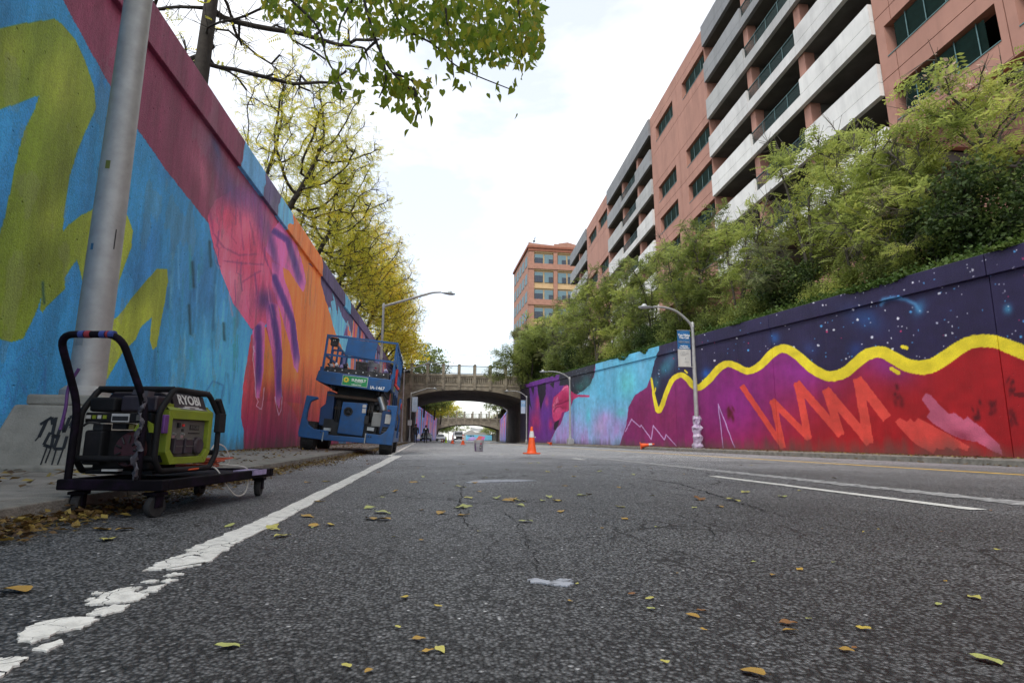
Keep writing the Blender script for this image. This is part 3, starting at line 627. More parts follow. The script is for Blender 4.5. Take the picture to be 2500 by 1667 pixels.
def crom(p, k=6):
    o = []
    for i in range(len(p) - 1):
        A, B, C, D = [np.array(p[max(0, min(len(p) - 1, i + j))], float) for j in (-1, 0, 1, 2)]
        for j in range(k):
            t = j / k; o.append(tuple(.5 * (2 * B + (C - A) * t + (2 * A - 5 * B + 4 * C - D) * t * t + (3 * B - A - 3 * C + D) * t ** 3)))
    return o + [p[-1]]
WV = crom(WAVE)
NIGHT = R1([(x, y) for x, y, w in WV] + [(2900, -400), (640, 450), (640, 570), (612, 622), (598, 690)])
P.fill(NIGHT, (44, 38, 72))
CYN = R1([(345, 600), (645, 500), (640, 570), (612, 622), (598, 690), (575, 745), (520, 780), (492, 835), (480, 920), (440, 1040), (100, 1040), (120, 1000), (150, 940), (172, 915), (190, 862), (215, 850), (235, 790), (245, 772), (290, 745), (325, 700), (338, 655)])
ix = P.fill(CYN, ((104, 192, 228), (176, 152, 214), 1, 960, 1060))
f = np.clip(fbm(P.Y[ix] * .7, P.Z[ix] * .45, 21, 5) * 3 - 1.3, 0, 1)[:, None] * .6; P.im[ix] = P.im[ix] * (1 - f) + np.array((128, 200, 236)) / 255 * f
for x, y, a, b, c in ((1225, 270, 90, 160, (110, 220, 214)), (1150, 620, 60, 60, (100, 206, 214)), (770, 660, 30, 110, (96, 214, 232)), (960, 690, 90, 80, (196, 160, 224)), (900, 800, 60, 90, (206, 168, 216))):
    q = Q4([(x, y, a, b)])[0]; P.blob(q[0], q[1], q[2], q[3], 0, c, .75, clip=CYN, brush=1.5)
PURP = Q4([(-80, 200), (470, 90), (470, 300), (440, 370), (350, 430), (330, 560), (350, 740), (370, 830), (330, 900), (300, 1010), (-80, 1060)])
P.fill(PURP, (112, 54, 146))
for x, y, a, b, c in ((140, 720, 60, 120, (214, 58, 110)), (160, 520, 30, 90, (200, 60, 120)), (320, 760, 30, 70, (206, 50, 110)), (270, 500, 20, 60, (214, 80, 130)), (110, 880, 60, 70, (130, 40, 140)), (60, 500, 40, 90, (90, 60, 150)), (240, 640, 60, 120, (110, 60, 160))):
    q = Q4([(x, y, a, b)])[0]; P.blob(q[0], q[1], q[2], q[3], 0, c, .8, clip=PURP, brush=1.5)
for z in ([(-90, 250), (60, 330), (70, 460), (95, 600), (60, 520), (40, 1010), (-90, 1010)], [(160, 300), (260, 260), (255, 400), (215, 520), (195, 610), (180, 480), (160, 360)], [(80, 330), (120, 310), (110, 420)], [(300, 280), (360, 250), (350, 330)]):
    P.fill(Q4(z), (40, 34, 52))
NGT2 = Q4([(420, 300), (440, 60), (860, 40), (840, 150), (800, 270), (720, 350), (620, 410), (560, 370), (520, 290)])
P.fill(NGT2, (42, 44, 58))
LIPS = Q4([(440, 360), (470, 310), (510, 290), (540, 310), (556, 362), (600, 395), (640, 408), (780, 414), (780, 436), (640, 436), (580, 470), (552, 520), (540, 560), (510, 612), (480, 605), (448, 625), (440, 680), (385, 725), (350, 720), (335, 660), (330, 540), (352, 440), (400, 405)])
P.fill(LIPS, (208, 62, 118))
for x, y, a, b, c in ((500, 460, 60, 90, (168, 30, 84)), (420, 490, 40, 30, (150, 30, 80)), (400, 590, 60, 60, (226, 92, 142)), (510, 340, 30, 40, (226, 84, 136)), (480, 560, 40, 30, (150, 24, 70))):
    q = Q4([(x, y, a, b)])[0]; P.blob(q[0], q[1], q[2], q[3], 0, c, .8, clip=LIPS)
P.stroke(Q4([(346, 560), (380, 530), (420, 520), (470, 500), (520, 478), (556, 470)]), 1.6, (112, 14, 60), .9, soft=1); P.stroke(Q4([(352, 610), (380, 560), (430, 545), (460, 570)]), 1.3, (126, 20, 66), .8, soft=1)
for x, y in ((372, 470), (384, 450), (398, 440), (350, 520), (360, 500)): P.stroke(Q4([(x, y), (x + 4, y + 60)]), .8, (240, 150, 180), .8)
P.stroke(Q4([(455, 350), (490, 318), (515, 312)]), 1.6, (244, 160, 190), .8, soft=1)
P.fill(Q4([(360, 740), (420, 705), (410, 770), (380, 820), (350, 832)]), (44, 36, 50))
# nebulae and stars
for x, y, a, b, an, c, am in ((665, 650, 30, 45, 40, (56, 130, 150), .8), (690, 610, 25, 40, 20, (70, 120, 150), .6), (620, 720, 18, 30, 0, (60, 150, 160), .6), (860, 680, 30, 28, 0, (36, 88, 170), .8), (1180, 512, 22, 26, 0, (44, 110, 190), .7), (1600, 420, 90, 50, 20, (44, 80, 140), .6), (1560, 570, 40, 40, 0, (38, 70, 140), .6),
        (1860, 370, 26, 40, 30, (60, 130, 180), .7), (2275, 375, 20, 24, 0, (70, 160, 200), .9), (1350, 560, 40, 30, 0, (50, 66, 120), .6), (290, 720, 26, 36, 0, (54, 110, 110), .7), (260, 740, 20, 20, 0, (50, 130, 120), .6)):
    q = R1([(x, y, a, b)])[0]; P.blob(q[0], q[1], q[2], q[3], an, c, am, brush=3)
P.stroke(R1([(1680, 355), (1700, 330), (1750, 322), (1800, 332), (1840, 352), (1862, 385)]), 5, (84, 150, 200), .8, soft=1)
for i in range(430):
    x, y = pr.uniform(600, 2420), pr.uniform(60, 720); q = R1([(x, y)])[0]
    ixn = P.win(q[0] - 5, q[0] + 5, q[1] - 5, q[1] + 5)
    if not len(ixn[0]) or not P.inside(NIGHT, (ixn[0][:1], ixn[1][:1]))[0]: continue
    big = pr.random(); P.stroke([q, (q[0] + .1, q[1])], .95 + 1.9 * big ** 5 + .5 * (q[0] > 1900), (236, 238, 246) if pr.random() < .55 else ((90, 170, 230) if pr.random() < .8 else (200, 60, 110)), .95)
for i in range(40):
    q = Q4([(pr.uniform(580, 830), pr.uniform(60, 390))])[0]; P.stroke([q, (q[0] + .1, q[1])], .6, (210, 224, 230), .8)
P.stroke([(q[0], q[1], q[2]) for q in R1(WV)], None, (248, 226, 52))
for a, b, w in (((1778, 551), (1800, 557), 9), ((1728, 655), (1762, 676), 10), ((757, 664), (766, 674), 4), ((617, 745), (616, 762), 3)): P.stroke(R1([a, b]), w * .5187, (248, 226, 52))
for pts in ([(475, 950), (505, 893), (545, 930), (550, 920), (598, 988), (607, 922), (660, 990), (668, 965), (715, 1018)], [(936, 1030), (912, 820), (990, 1026)]): P.stroke(R1(pts), 1.2, (206, 178, 226), .9)
ZG = [(1030, 745), (1215, 1018), (1172, 812), (1335, 975), (1288, 730), (1485, 958), (1425, 762), (1620, 995), (1572, 712), (1700, 880)]
for i in range(len(ZG) - 1):
    (x0, y0), (x1, y1) = ZG[i], ZG[i + 1]; L_ = math.hypot(x1 - x0, y1 - y0); w = 13 + i * 1.4; nx, ny = -(y1 - y0) / L_ * w, (x1 - x0) / L_ * w; ex, ey = (x1 - x0) / L_ * 12, (y1 - y0) / L_ * 12
    P.fill(R1([(x0 + nx - ex, y0 + ny - ey), (x1 + nx + ex, y1 + ny + ey), (x1 - nx + ex, y1 - ny + ey), (x0 - nx - ex, y0 - ny - ey)]), (226, 78, 66))
PK = R1([(1870, 800), (1890, 770), (1915, 780), (1960, 830), (2005, 870), (2020, 860), (2070, 895), (2085, 880), (2150, 930), (2235, 1010), (2255, 1065), (2200, 1040), (2130, 1000), (2050, 985), (1980, 950), (1920, 910), (1895, 880), (1910, 855)])
P.fill(PK, (200, 98, 126)); q = R1([(2060, 975, 60, 26)])[0]; P.blob(*q, 30, (140, 52, 74), .8, clip=PK, brush=3)
P.fill(R1([(1745, 905), (1765, 885), (1800, 905), (1815, 890), (1835, 905), (1855, 885), (1880, 900), (1990, 960), (2095, 1020), (2085, 1045), (2040, 1025), (2020, 1040), (1985, 1020), (1975, 1035), (1940, 1030), (1925, 1055), (1880, 1030), (1840, 1010), (1790, 960)]), (222, 76, 68))
for x, y, h in ((1765, 730, 100), (2128, 790, 110), (2205, 810, 70), (2290, 700, 80), (2300, 850, 70), (968, 840, 50)):
    for k in range(9):
        q = R1([(x + pr.uniform(-18, 18), y + pr.uniform(0, h))])[0]; P.blob(q[0], q[1], pr.uniform(2, 6), pr.uniform(4, 10), pr.uniform(-30, 30), (84, 18, 26), .7, brush=9)
P.fill(R1([(2300, 765), (2420, 772), (2420, 800), (2305, 785)]), (96, 20, 26), .8)
g_ = fbm(P.Y * 3, P.Z * 5, 61, 4)[..., None]; P.im *= (.90 + .20 * g_); g_ = fbm(P.Y * 1.1, P.Z * .5, 64, 4)[..., None]; P.im *= (.88 + .24 * g_)
IM_R = P.image('right_mural_paint'); EXT_R = P.ext; del P

# --- mural panels beyond the first bridge: bold vertical drips
def drips(seed, base, cols, n=150):
    P = Paint(lambda Y: Y * 0 + 500.0, 0, 84, 0, 7, 14, base, warp=0); r = np.random.default_rng(seed); P.px, P.py = P.Y, 7 - P.Z
    for i in range(n):
        x = r.uniform(0, 84); w = r.uniform(.5, 2.6); h = r.uniform(1.5, 7.5); y = r.uniform(-1, 4)
        P.fill([(x, y), (x + w, y), (x + w * .8, y + h * .6), (x + w * .55, y + h), (x + w * .3, y + h * .7)], cols[r.integers(len(cols))], r.uniform(.7, 1))
    return P.image('drip_mural_paint'), P.ext
IM_F, EXT_F = drips(4, (96, 120, 186), [(96, 180, 220), (236, 124, 56), (214, 60, 120), (60, 44, 96), (160, 90, 190), (90, 190, 226), (236, 124, 56), (80, 110, 190)])

M_ML = mural_mat('left_mural', IM_L, 1.0, 46, .6, 1.5, .56); M_MR = mural_mat('right_mural', IM_R, .5, 45, .16, .92); M_MF = mural_mat('drip_mural', IM_F, .3, 40, .3, 1.3)

def wall(root, side, X, edges, zt, cop, mat, ext, back=.5, proud=.07):
    s = 1 if side == 'L' else -1        # face looks towards +x on the left wall
    for i in range(len(edges) - 1):
        a, b = edges[i] + .012, edges[i + 1] - .012
        m = MB(); q = [(a, -.1), (b, -.1), (b, zt(b) - cop), (a, zt(a) - cop)]; m.prism(q, 0, X, X - s * back)
        o = m.build('wall_panel', mat, root); set_uv(o.data, ext)
        m = MB(); q = [(a, zt(a) - cop + .004), (b, zt(b) - cop + .004), (b, zt(b)), (a, zt(a))]; m.prism(q, 0, X + s * proud, X - s * (back + .1))
        o = m.build('coping', mat, root, bevel=.012); set_uv(o.data, ext)
    m = MB(); m.prism([(edges[0], -.1), (edges[-1], -.1), (edges[-1], zt(edges[-1]) - cop - .1), (edges[0], zt(edges[0]) - cop - .1)], 0, X - s * .05, X - s * (back + .05))
    return m.build('wall_core', M_CONC, root)
w = thing('retaining_wall', 'tall left retaining wall painted with a huge hand on blue, maroon and orange', 'wall', (0, 0, 0))
wall(w, 'L', XL, [-30, -14, 4.6 - .9, 13.6, 22.6, 31.6, 40.6, 49.6, 58.6, 69.7], ztL, .60, M_ML, EXT_L)
w = thing('retaining_wall', 'right retaining wall painted with a starry night over a yellow wave and red field', 'wall', (0, 0, 0))
wall(w, 'R', XR, [-12, -5.6, 2.3, 10.1, 17.9, 25.7, 33.5, 41.3, 49.1, 56.9, 69.7], ztR, .48, M_MR, EXT_R)
for nm, p0, p1, h, s, lb in (('L', (-1.75, 91.5), (4.1, 168), 6.2, 1, 'left mural wall of coloured drips between the two bridges'), ('R', (14.1, 91.5), (22.4, 168), 6.0, -1, 'right mural wall of blue and orange drips between the two bridges')):
    w = thing('retaining_wall', lb, 'wall', (p0[0], p0[1], 0), -math.atan2(p1[0] - p0[0], p1[1] - p0[1]))
    ln = math.hypot(p1[0] - p0[0], p1[1] - p0[1]); wall(w, nm, 0, [0, ln * .25, ln * .5, ln * .75, ln], lambda y: h, .5, M_MF, EXT_F)
# ------------------------------------------------------------------ stone arch bridges
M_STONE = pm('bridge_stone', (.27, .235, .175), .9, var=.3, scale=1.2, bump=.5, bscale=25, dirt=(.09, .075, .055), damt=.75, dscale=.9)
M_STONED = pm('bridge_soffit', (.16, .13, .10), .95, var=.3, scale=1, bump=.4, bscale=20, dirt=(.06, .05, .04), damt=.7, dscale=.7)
M_IRON = pm('dark_iron', (.07, .075, .08), .6, metal=.3)
M_FENCE = pm('bridge_railing_metal', (.05, .055, .06), .5, metal=.4)
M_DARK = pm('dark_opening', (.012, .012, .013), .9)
def bridge(label, y0, x0, x1, xs, zc, rise, depth, dxb, ztop, zfen, pitch, wing):
    """arch bridge: front face at y0, springing x0..x1 (back edge shifted by dxb), crown zc"""
    b = thing('arch_bridge', label, 'bridge', ((x0 + x1) / 2, y0, 0)); ox, oy = b.location.x, y0
    n = 24
    def arc(x0, x1): return [(x0 + (x1 - x0) * i / n - ox, zc - rise * abs(2 * i / n - 1) ** 2.5) for i in range(n + 1)]
    A, B = arc(x0, x1), arc(x0 + dxb, x1 + dxb); zb = ztop - 1.75           # underside of the parapet
    xa, xb = x0 - wing - ox, x1 + wing - ox
    for prof, ya, yb in ((A, 0, .5), (B, depth - .5, depth)):
        m = MB(); d = prof is B; l_, r_ = xa + d * dxb, xb + d * dxb
        for i in range(n):
            m.prism([prof[i], prof[i + 1], (prof[i + 1][0], zb), (prof[i][0], zb)], 1, ya, yb)
        m.prism([(l_, -.1), (prof[0][0], -.1), (prof[0][0], zb), (l_, zb)], 1, ya, yb); m.prism([(prof[-1][0], -.1), (r_, -.1), (r_, zb), (prof[-1][0], zb)], 1, ya, yb)
        m.build('spandrel_wall', M_STONE, b)
    m = MB()   # soffit and abutments between the faces
    vs = [(p[0], .5, p[1] + .02) for p in A] + [(p[0], depth - .5, p[1] + .02) for p in B]
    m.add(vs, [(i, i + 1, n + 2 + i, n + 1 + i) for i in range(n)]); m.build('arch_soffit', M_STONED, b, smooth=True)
    for s, i in ((-1, 0), (1, -1)):
        m = MB(); m.add([(A[i][0], .5, -.1), (B[i][0], depth - .5, -.1), (B[i][0], depth - .5, B[i][1] + .02), (A[i][0], .5, A[i][1] + .02), (A[i][0] + s * 2, .5, -.1), (B[i][0] + s * 2, depth - .5, -.1), (B[i][0] + s * 2, depth - .5, B[i][1]), (A[i][0] + s * 2, .5, A[i][1])],
                        [(0, 1, 2, 3), (5, 4, 7, 6), (4, 0, 3, 7), (1, 5, 6, 2), (3, 2, 6, 7), (0, 4, 5, 1)])
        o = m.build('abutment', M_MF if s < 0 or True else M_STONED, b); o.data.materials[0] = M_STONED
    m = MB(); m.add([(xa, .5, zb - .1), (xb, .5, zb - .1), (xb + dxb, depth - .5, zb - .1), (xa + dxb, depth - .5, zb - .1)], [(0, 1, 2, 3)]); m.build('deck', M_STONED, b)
    # parapet with slit balusters between pillars
    for face, (yf, sh) in enumerate(((-.06, 0), (depth - .44, dxb))):
        k0, k1 = int(xa / pitch) - 1, int(xb / pitch) + 1
        for k in range(k0, k1 + 1):
            xc = k * pitch + sh + pitch * .5
            if not (xa + sh < xc < xb + sh): continue
            if face == 0 or True:
                m = MB(); m.box(xc - .16, xc + .16, yf - .10, yf + .60, zb - .40, zfen + .05); m.prism([(xc - .19, zfen + .05), (xc + .19, zfen + .05), (xc + .12, zfen + .15), (xc - .12, zfen + .15)], 1, yf - .14, yf + .64)
                m.build('pillar', M_STONE, b)
                xe = min(xc + pitch, xb + sh); l, r = xc + .162, xe - .162
                if r - l < .6: continue
                m = MB(); m.box(l, r, yf, yf + .5, zb + .004, zb + .25); m.box(l, r, yf - .05, yf + .55, zb + 1.18, zb + 1.45); m.box(l, r, yf + .10, yf + .40, zb + .254, zb + .34); m.box(l, r, yf + .02, yf + .48, zb + 1.00, zb + 1.176)
                m.build('parapet', M_STONE, b)
                for j in range(7 if face == 0 else 0):
                    w = (r - l) / 7; m = MB(); m.box(l + j * w + (.22 if j else 0) * w, l + (j + 1) * w - (.22 if j < 6 else 0) * w, yf + .06, yf + .296, zb + .344, zb + .996); m.build('baluster', M_STONE, b)
                if True: m = MB(); m.box(l, r, yf + (.12 if face else .30), yf + .43, zb + .344, zb + .996); m.build('parapet_panel', M_STONE, b)
                m = MB()   # iron fence above the parapet
                for z in (zb + 1.52, zfen - .08): m.box(l, r, yf + .20, yf + .27, z, z + .08)
                for j in range(13): x = l + (r - l) * (j + .5) / 13; m.box(x - .018, x + .018, yf + .22, yf + .25, zb + 1.58, zfen - .08)
                m.build('iron_railing', M_FENCE, b)
    return b
bridge('nearer stone arch bridge with slit balustrade and iron railing', 70.2, -1.95, 12.35, 0, 6.35, 1.15, 20.5, .9, 8.55, 9.35, 1.92, 5.5)
bridge('farther stone arch bridge seen under the first one', 170, 4.35, 22.5, 0, 4.75, 1.5, 14, .8, 6.95, 8.5, 2.4, 7)

# ------------------------------------------------------------------ parking garage (own frame: x along the facade towards the viewer, y inward, z up)
GD = ray(1100, 1135); GX = -Vector(_n([GD[0], GD[1], GD[2]])); GO = Vector((22.4, 44, 0))
GY = Vector((0, 0, 1)).cross(GX).normalized(); GZ = GX.cross(GY)
GM = Matrix((GX, GY, GZ)).transposed().to_4x4(); GM.translation = GO
if GM.determinant() < 0: print('garage frame is mirrored')
def guv(px, py):
    d = Vector(ray(px, py)); t = (GO - Vector(CAM0)).dot(GY) / d.dot(GY); q = Vector(CAM0) + d * t - GO
    return q.dot(GX), q.dot(GZ)
def gu(px, py): return guv(px, py)[0]
M_TERRA = pm('terracotta_render', (.41, .21, .158), .85, var=.10, scale=.8, bump=.12, bscale=60, dirt=(.27, .135, .10), damt=.6, dscale=.8, streak=1)
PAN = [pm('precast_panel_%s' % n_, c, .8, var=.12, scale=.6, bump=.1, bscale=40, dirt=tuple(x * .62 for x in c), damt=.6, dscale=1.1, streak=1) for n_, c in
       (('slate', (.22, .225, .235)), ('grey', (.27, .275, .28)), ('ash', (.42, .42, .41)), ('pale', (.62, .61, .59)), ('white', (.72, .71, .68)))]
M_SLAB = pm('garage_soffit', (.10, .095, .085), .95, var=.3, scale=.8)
M_GREEN = pm('dark_green_rail', (.012, .045, .040), .5, metal=.3)
M_GLINT = pm('green_post', (.10, .19, .19), .4, metal=.4)
G = thing('parking_garage', 'long terracotta parking garage with pale parapet bands rising above the bank', 'garage', GO)
G.matrix_world = GM
# vertical edges measured along the facade
U = {k: gu(x, y) for k, (x, y) in dict(t0=(2136, 60), b1a=(1740, 380), c1=(1835, 280), c2=(1957, 180), t1j=(1656, 300), t1a=(1597, 480), b2a=(1489, 600), c3=(1557, 480), c4=(1519, 480), t2a=(1434, 600), b3a=(1395, 650)).items()}
vtop = 34.53; ROW = 3.375
vb = lambda k: 32.63 - k * ROW            # underside of parapet band k
KR = 7
print('garage u', {k: round(v, 1) for k, v in U.items()}, 'vtop', vtop, 'vb0', vb(0), guv(1741, 381)[1], guv(1745, 481)[1])
BACK = 16
def bay(u0, u1, cols, tall_last=True):
    """open parking bay between towers: u0 (far end) > u1 (near end); cols = column positions, far to near"""
    a, b_ = min(u0, u1), max(u0, u1); cs = sorted(cols); ed = [a] + cs + [b_]
    for k in range(KR):
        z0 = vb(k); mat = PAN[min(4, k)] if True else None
        for i in range(len(ed) - 1):
            l, r = ed[i] + .015, ed[i + 1] - .015
            low = (i == 1 and len(ed) == 4 and k > 0)
            if not low:
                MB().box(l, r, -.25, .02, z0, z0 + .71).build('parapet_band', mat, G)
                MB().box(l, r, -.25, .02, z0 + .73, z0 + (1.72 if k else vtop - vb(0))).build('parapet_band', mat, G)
            else:
                MB().box(l, r, -.25, .02, z0, z0 + .71).build('parapet_band', mat, G)
                m = MB(); zt = z0 + 1.72
                m.box(l, r, -.12, -.06, zt - .05, zt)
                for j in range(9): m.box(l, r, -.10, -.08, z0 + .77 + j * .097, z0 + .81 + j * .097)
                m.build('rail_screen', M_GREEN, G)
                m = MB(); n = max(3, int((r - l) / 1.15))
                for j in range(1, n): x = l + (r - l) * j / n; m.box(x - .018, x + .018, -.135, -.125, z0 + .72, zt)
                m.box(l, r, -.14, -.055, zt + .002, zt + .03); m.build('rail_post', M_GLINT, G)
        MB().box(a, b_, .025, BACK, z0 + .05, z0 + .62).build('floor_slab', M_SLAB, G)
        for c in cs:
            if k: MB().box(c - .30, c + .30, .10, .72, z0 + .62, z0 + ROW + .048).build('column', M_TERRA, G)
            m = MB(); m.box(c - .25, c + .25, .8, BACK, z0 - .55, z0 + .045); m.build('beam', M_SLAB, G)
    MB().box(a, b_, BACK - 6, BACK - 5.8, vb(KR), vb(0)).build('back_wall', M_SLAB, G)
bay(U['b1a'], U['t0'], [U['c1'], U['c2']]); bay(U['b2a'], U['t1a'], [U['c4'], U['c3']]); bay(U['b3a'], U['t2a'], [(U['b3a'] + U['t2a']) / 2])
def tower(u0, u1, holes, joints, name='tower_panel', vmax=None, proud=-.05, slats=True):
    """solid tower: storey-high panels with recessed joints and real openings; holes = (ua, ub, va, vb)"""
    a, b_ = min(u0, u1), max(u0, u1); us = [a] + sorted(j for j in joints if a < j < b_) + [b_]
    vs = [vmax or vtop + .05] + [vb(k) + .72 for k in range(KR)]
    for i in range(len(us) - 1):
        for k in range(len(vs) - 1):
            l, r, t, bt = us[i] + .022, us[i + 1] - .022, vs[k] - .02, vs[k + 1] + .02
            H = [h for h in holes if h[0] < r and h[1] > l and h[2] < t and h[3] > bt]
            m = MB(); zs = sorted({bt, t} | {min(max(z, bt), t) for h in H for z in h[2:]})
            for z0, z1 in zip(zs, zs[1:]):
                x = l
                for h in sorted(h for h in H if h[2] < (z0 + z1) / 2 < h[3]):
                    if h[0] > x: m.box(x, min(h[0], r), proud, .35, z0, z1)
                    x = max(x, h[1])
                if x < r: m.box(x, r, proud, .35, z0, z1)
            if m.f: m.build(name, M_TERRA, G)
    m = MB()   # core behind the joints, with the same openings
    for h in holes:
        w = MB(); ww = h[1] - h[0]; n = max(3, int(ww / 1.0))
        for j in range(1, n): x = h[0] + ww * j / n; w.box(x - .02, x + .02, .16, .185, h[2], h[3])
        w.build('louvre_post', M_GLINT, G)
        w = MB(); x0, x1 = h[0] + ww * .06, h[1] - ww * .14; nn = int((h[3] - h[2]) / .11)
        for j in range(nn): z = h[2] + .02 + j * .11; w.add([(x0, .19, z + .085), (x1, .19, z + .085), (x1, .25, z), (x0, .25, z)], [(0, 1, 2, 3)])
        w.build('louvre', M_GREEN, G)
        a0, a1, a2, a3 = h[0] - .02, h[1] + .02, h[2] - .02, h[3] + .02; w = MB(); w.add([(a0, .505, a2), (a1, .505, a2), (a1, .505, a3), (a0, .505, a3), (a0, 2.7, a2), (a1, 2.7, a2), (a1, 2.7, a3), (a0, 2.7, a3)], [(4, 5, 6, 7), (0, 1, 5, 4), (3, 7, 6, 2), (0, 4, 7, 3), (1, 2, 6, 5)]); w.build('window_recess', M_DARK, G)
        MB().box(h[0], h[1], proud - .03, .1, h[2] - .045, h[2] - .002).build('window_sill', M_GLINT, G)
    zs = sorted({vs[0], vs[-1]} | {z for h in holes for z in h[2:]})
    for z0, z1 in zip(zs, zs[1:]):
        x = a
        for h in sorted(h for h in holes if h[2] < (z0 + z1) / 2 < h[3]):
            if h[0] > x: m.box(x, h[0], .355, .5, z0, z1)
            x = max(x, h[1])
        if x < b_: m.box(x, b_, .355, .5, z0, z1)
    m.build('tower_core', M_TERRA, G)
    MB().box(a, a + .3, .51, BACK, vs[-1], vs[0]).build('side_wall', M_TERRA, G); MB().box(b_ - .3, b_, .51, BACK, vs[-1], vs[0]).build('side_wall', M_TERRA, G)
Hs = []
wl, wr = sorted((gu(1606, 400), gu(1647, 330))); xl, xr = sorted((gu(1667, 230), gu(1722, 165)))
for k in (0, 2, 3, 4, 5):
    z = vb(k) - 1.64
    for a, b_ in ((wl, wr), (xl, xr)): Hs.append((a, b_, z, z + 1.62))
tower(U['b1a'], U['t1a'], Hs, [U['t1j']])
h2 = []
for a, b_ in (((1438, 590), (1457, 560)), ((1462, 550), (1483, 512))):
    ua, ub = sorted((gu(*a), gu(*b_)))
    for k in (0, 2, 3, 4): h2.append((ua, ub, vb(k) - 1.64, vb(k) - .02))
tower(U['b2a'], U['t2a'], h2, [])
# near tower with wide openings
ta = U['t0']; tj = gu(2462, 60); tb = ta + 26
h3 = []
o0, o1 = sorted((gu(2165, 100), gu(2440, 60)))
for k in range(0, KR - 1):
    h3.append((o0, o1, vb(k) - 1.64, vb(k) - .02))
    h3.append((gu(2492, 60), tb - 1.5, vb(k) - 1.64, vb(k) - .02))
tower(ta, tb, h3, [tj, ta + 1.0])
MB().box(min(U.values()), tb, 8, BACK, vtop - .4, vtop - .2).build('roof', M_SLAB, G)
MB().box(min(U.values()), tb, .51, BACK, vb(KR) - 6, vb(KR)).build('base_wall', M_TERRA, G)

# ------------------------------------------------------------------ brick block at the end
M_BRICKR = pm('orange_brick', (.37, .19, .135), .9, var=.15, scale=1.5, bump=.2, bscale=20)
M_BRICKD = pm('brick_cornice', (.27, .10, .06), .9, var=.15, scale=1.5)
M_TAN = pm('tan_brick', (.52, .36, .19), .9, var=.12, scale=1.5)
M_BLIND = pm('blue_grey_blind', (.13, .21, .24), .6, var=.1)
M_PANE = pm('window_glass', (.035, .045, .065), .12, var=.2)
ZB = lambda x, y: (1220 + .1531 * x, 560 + .1531 * y)
YB = 124.0
def bx_(x, y): q = onY(*ZB(x, y), YB); return q.x, q.z
BX, _z = bx_(468, 600); B = thing('brick_building', 'orange brick building with tan window bays at the garage end', 'building', (BX, YB, 0))
def bl(x, y): q = bx_(x, y); return q[0] - BX, q[1]
ztp = bl(470, 215)[1]; wid = 26; dep = 22; zbot = 6
stor = (bl(600, 400)[1] - bl(600, 682)[1])
pil = [(bl(470, 600)[0], bl(550, 600)[0]), (bl(862, 600)[0], bl(922, 600)[0])]; pitch = pil[1][0] - pil[0][0] + .6
MB().box(0.02, wid, .35, dep, zbot, ztp - .4).build('wall', M_TAN, B)
m = MB(); pw = pil[0][1] - pil[0][0]; gap = pil[1][0] - pil[0][1]; x = 0; pl = []
while x < wid: pl.append(x); x += pw + gap if not pl[1:] else (gap + (pil[1][1] - pil[1][0]))
for i, x in enumerate(pl):
    MB().box(x, x + (pw if i == 0 else pil[1][1] - pil[1][0]), -.05, .36, zbot, ztp - 1.9).build('brick_pier', M_BRICKR, B)
w1z, w0z = bl(600, 392)[1], bl(600, 552)[1]
for k in range(9):
    dz = -k * stor; zt, zb_ = w1z + dz, w0z + dz
    if zb_ < zbot: break
    if k % 2 == 0: MB().box(-.3, wid, -.25, .37, bl(600, 600)[1] + dz - .45, bl(600, 560)[1] + dz + .25).build('cornice' if k == 0 else 'brick_band', M_BRICKR, B)
    for i, x in enumerate(pl[:-1]):
        xs = x + (pw if i == 0 else pil[1][1] - pil[1][0]); g = pl[i + 1] - xs
        MB().box(xs, pl[i + 1], .05, .36, zt + .35, zt + .75).build('lintel', M_TAN, B)
        for j, (p, q) in enumerate(((.03, .46), (.54, .98))):
            a, b_ = xs + g * p, xs + g * q; f = MB(); f.box(a, b_, .20, .34, zb_, zt); wn = f.build('window', M_BLIND, B)
            if (i + j) % 2 == 0: c0, c1, c2 = a + .1, b_ - .1, zb_ + (zt - zb_) * .62
            else: c0, c1, c2 = a + (b_ - a) * .52, b_ - .06, zb_ + (zt - zb_) * .52
            MB().box(c0, c1, .15, .21, zb_ + .04, c2).build('pane', M_PANE, wn)
            f = MB(); xm = (c0 + c1) / 2; zm = (zb_ + c2) / 2
            for q0, q1 in ((c0 - .05, c0), (xm - .03, xm + .03), (c1, c1 + .05)): f.box(q0, q1, .12, .2, zb_, c2)
            f.box(c0, c1, .125, .19, zm - .03, zm + .03); f.box(c0, c1, .125, .19, c2, c2 + .06); f.build('frame', M_IRON, wn)
m = MB(); zc = bl(470, 290)[1]; m.prism([(-.1, zc + .45), (-.1, ztp + .15), (bl(540, 0)[0], ztp - .05), (bl(870, 0)[0], ztp - .3), (bl(870, 0)[0], ztp + .1), (bl(940, 0)[0], ztp + .1), (bl(940, 0)[0], ztp + .25), (bl(1080, 0)[0], ztp + .65), (bl(1230, 0)[0], ztp + .1), (wid, ztp), (wid, zc + .45)], 1, -.04, .5); m.build('parapet', M_BRICKR, B)
m = MB(); m.box(-.4, wid, -.4, .38, zc - .05, zc + .42); m.box(-.2, wid, -.2, .38, zc - .75, zc - .06); m.box(-.4, .0, .385, dep, zc - .05, zc + .42); m.build('cornice', M_BRICKD, B)
MB().box(-.1, .5, .51, dep, zc + .43, ztp).build('side_parapet', M_BRICKR, B)
MB().box(-.04, .018, .37, dep, zbot, zc - .1).build('side_wall', M_BRICKR, B)
for k in range(8):
    for j in range(5):
        z = w0z - k * stor; y = 2 + j * 4
        if z > zbot: MB().box(-.12, -.045, y, y + 2.6, z, z + (w1z - w0z)).build('side_window', M_BLIND, B)
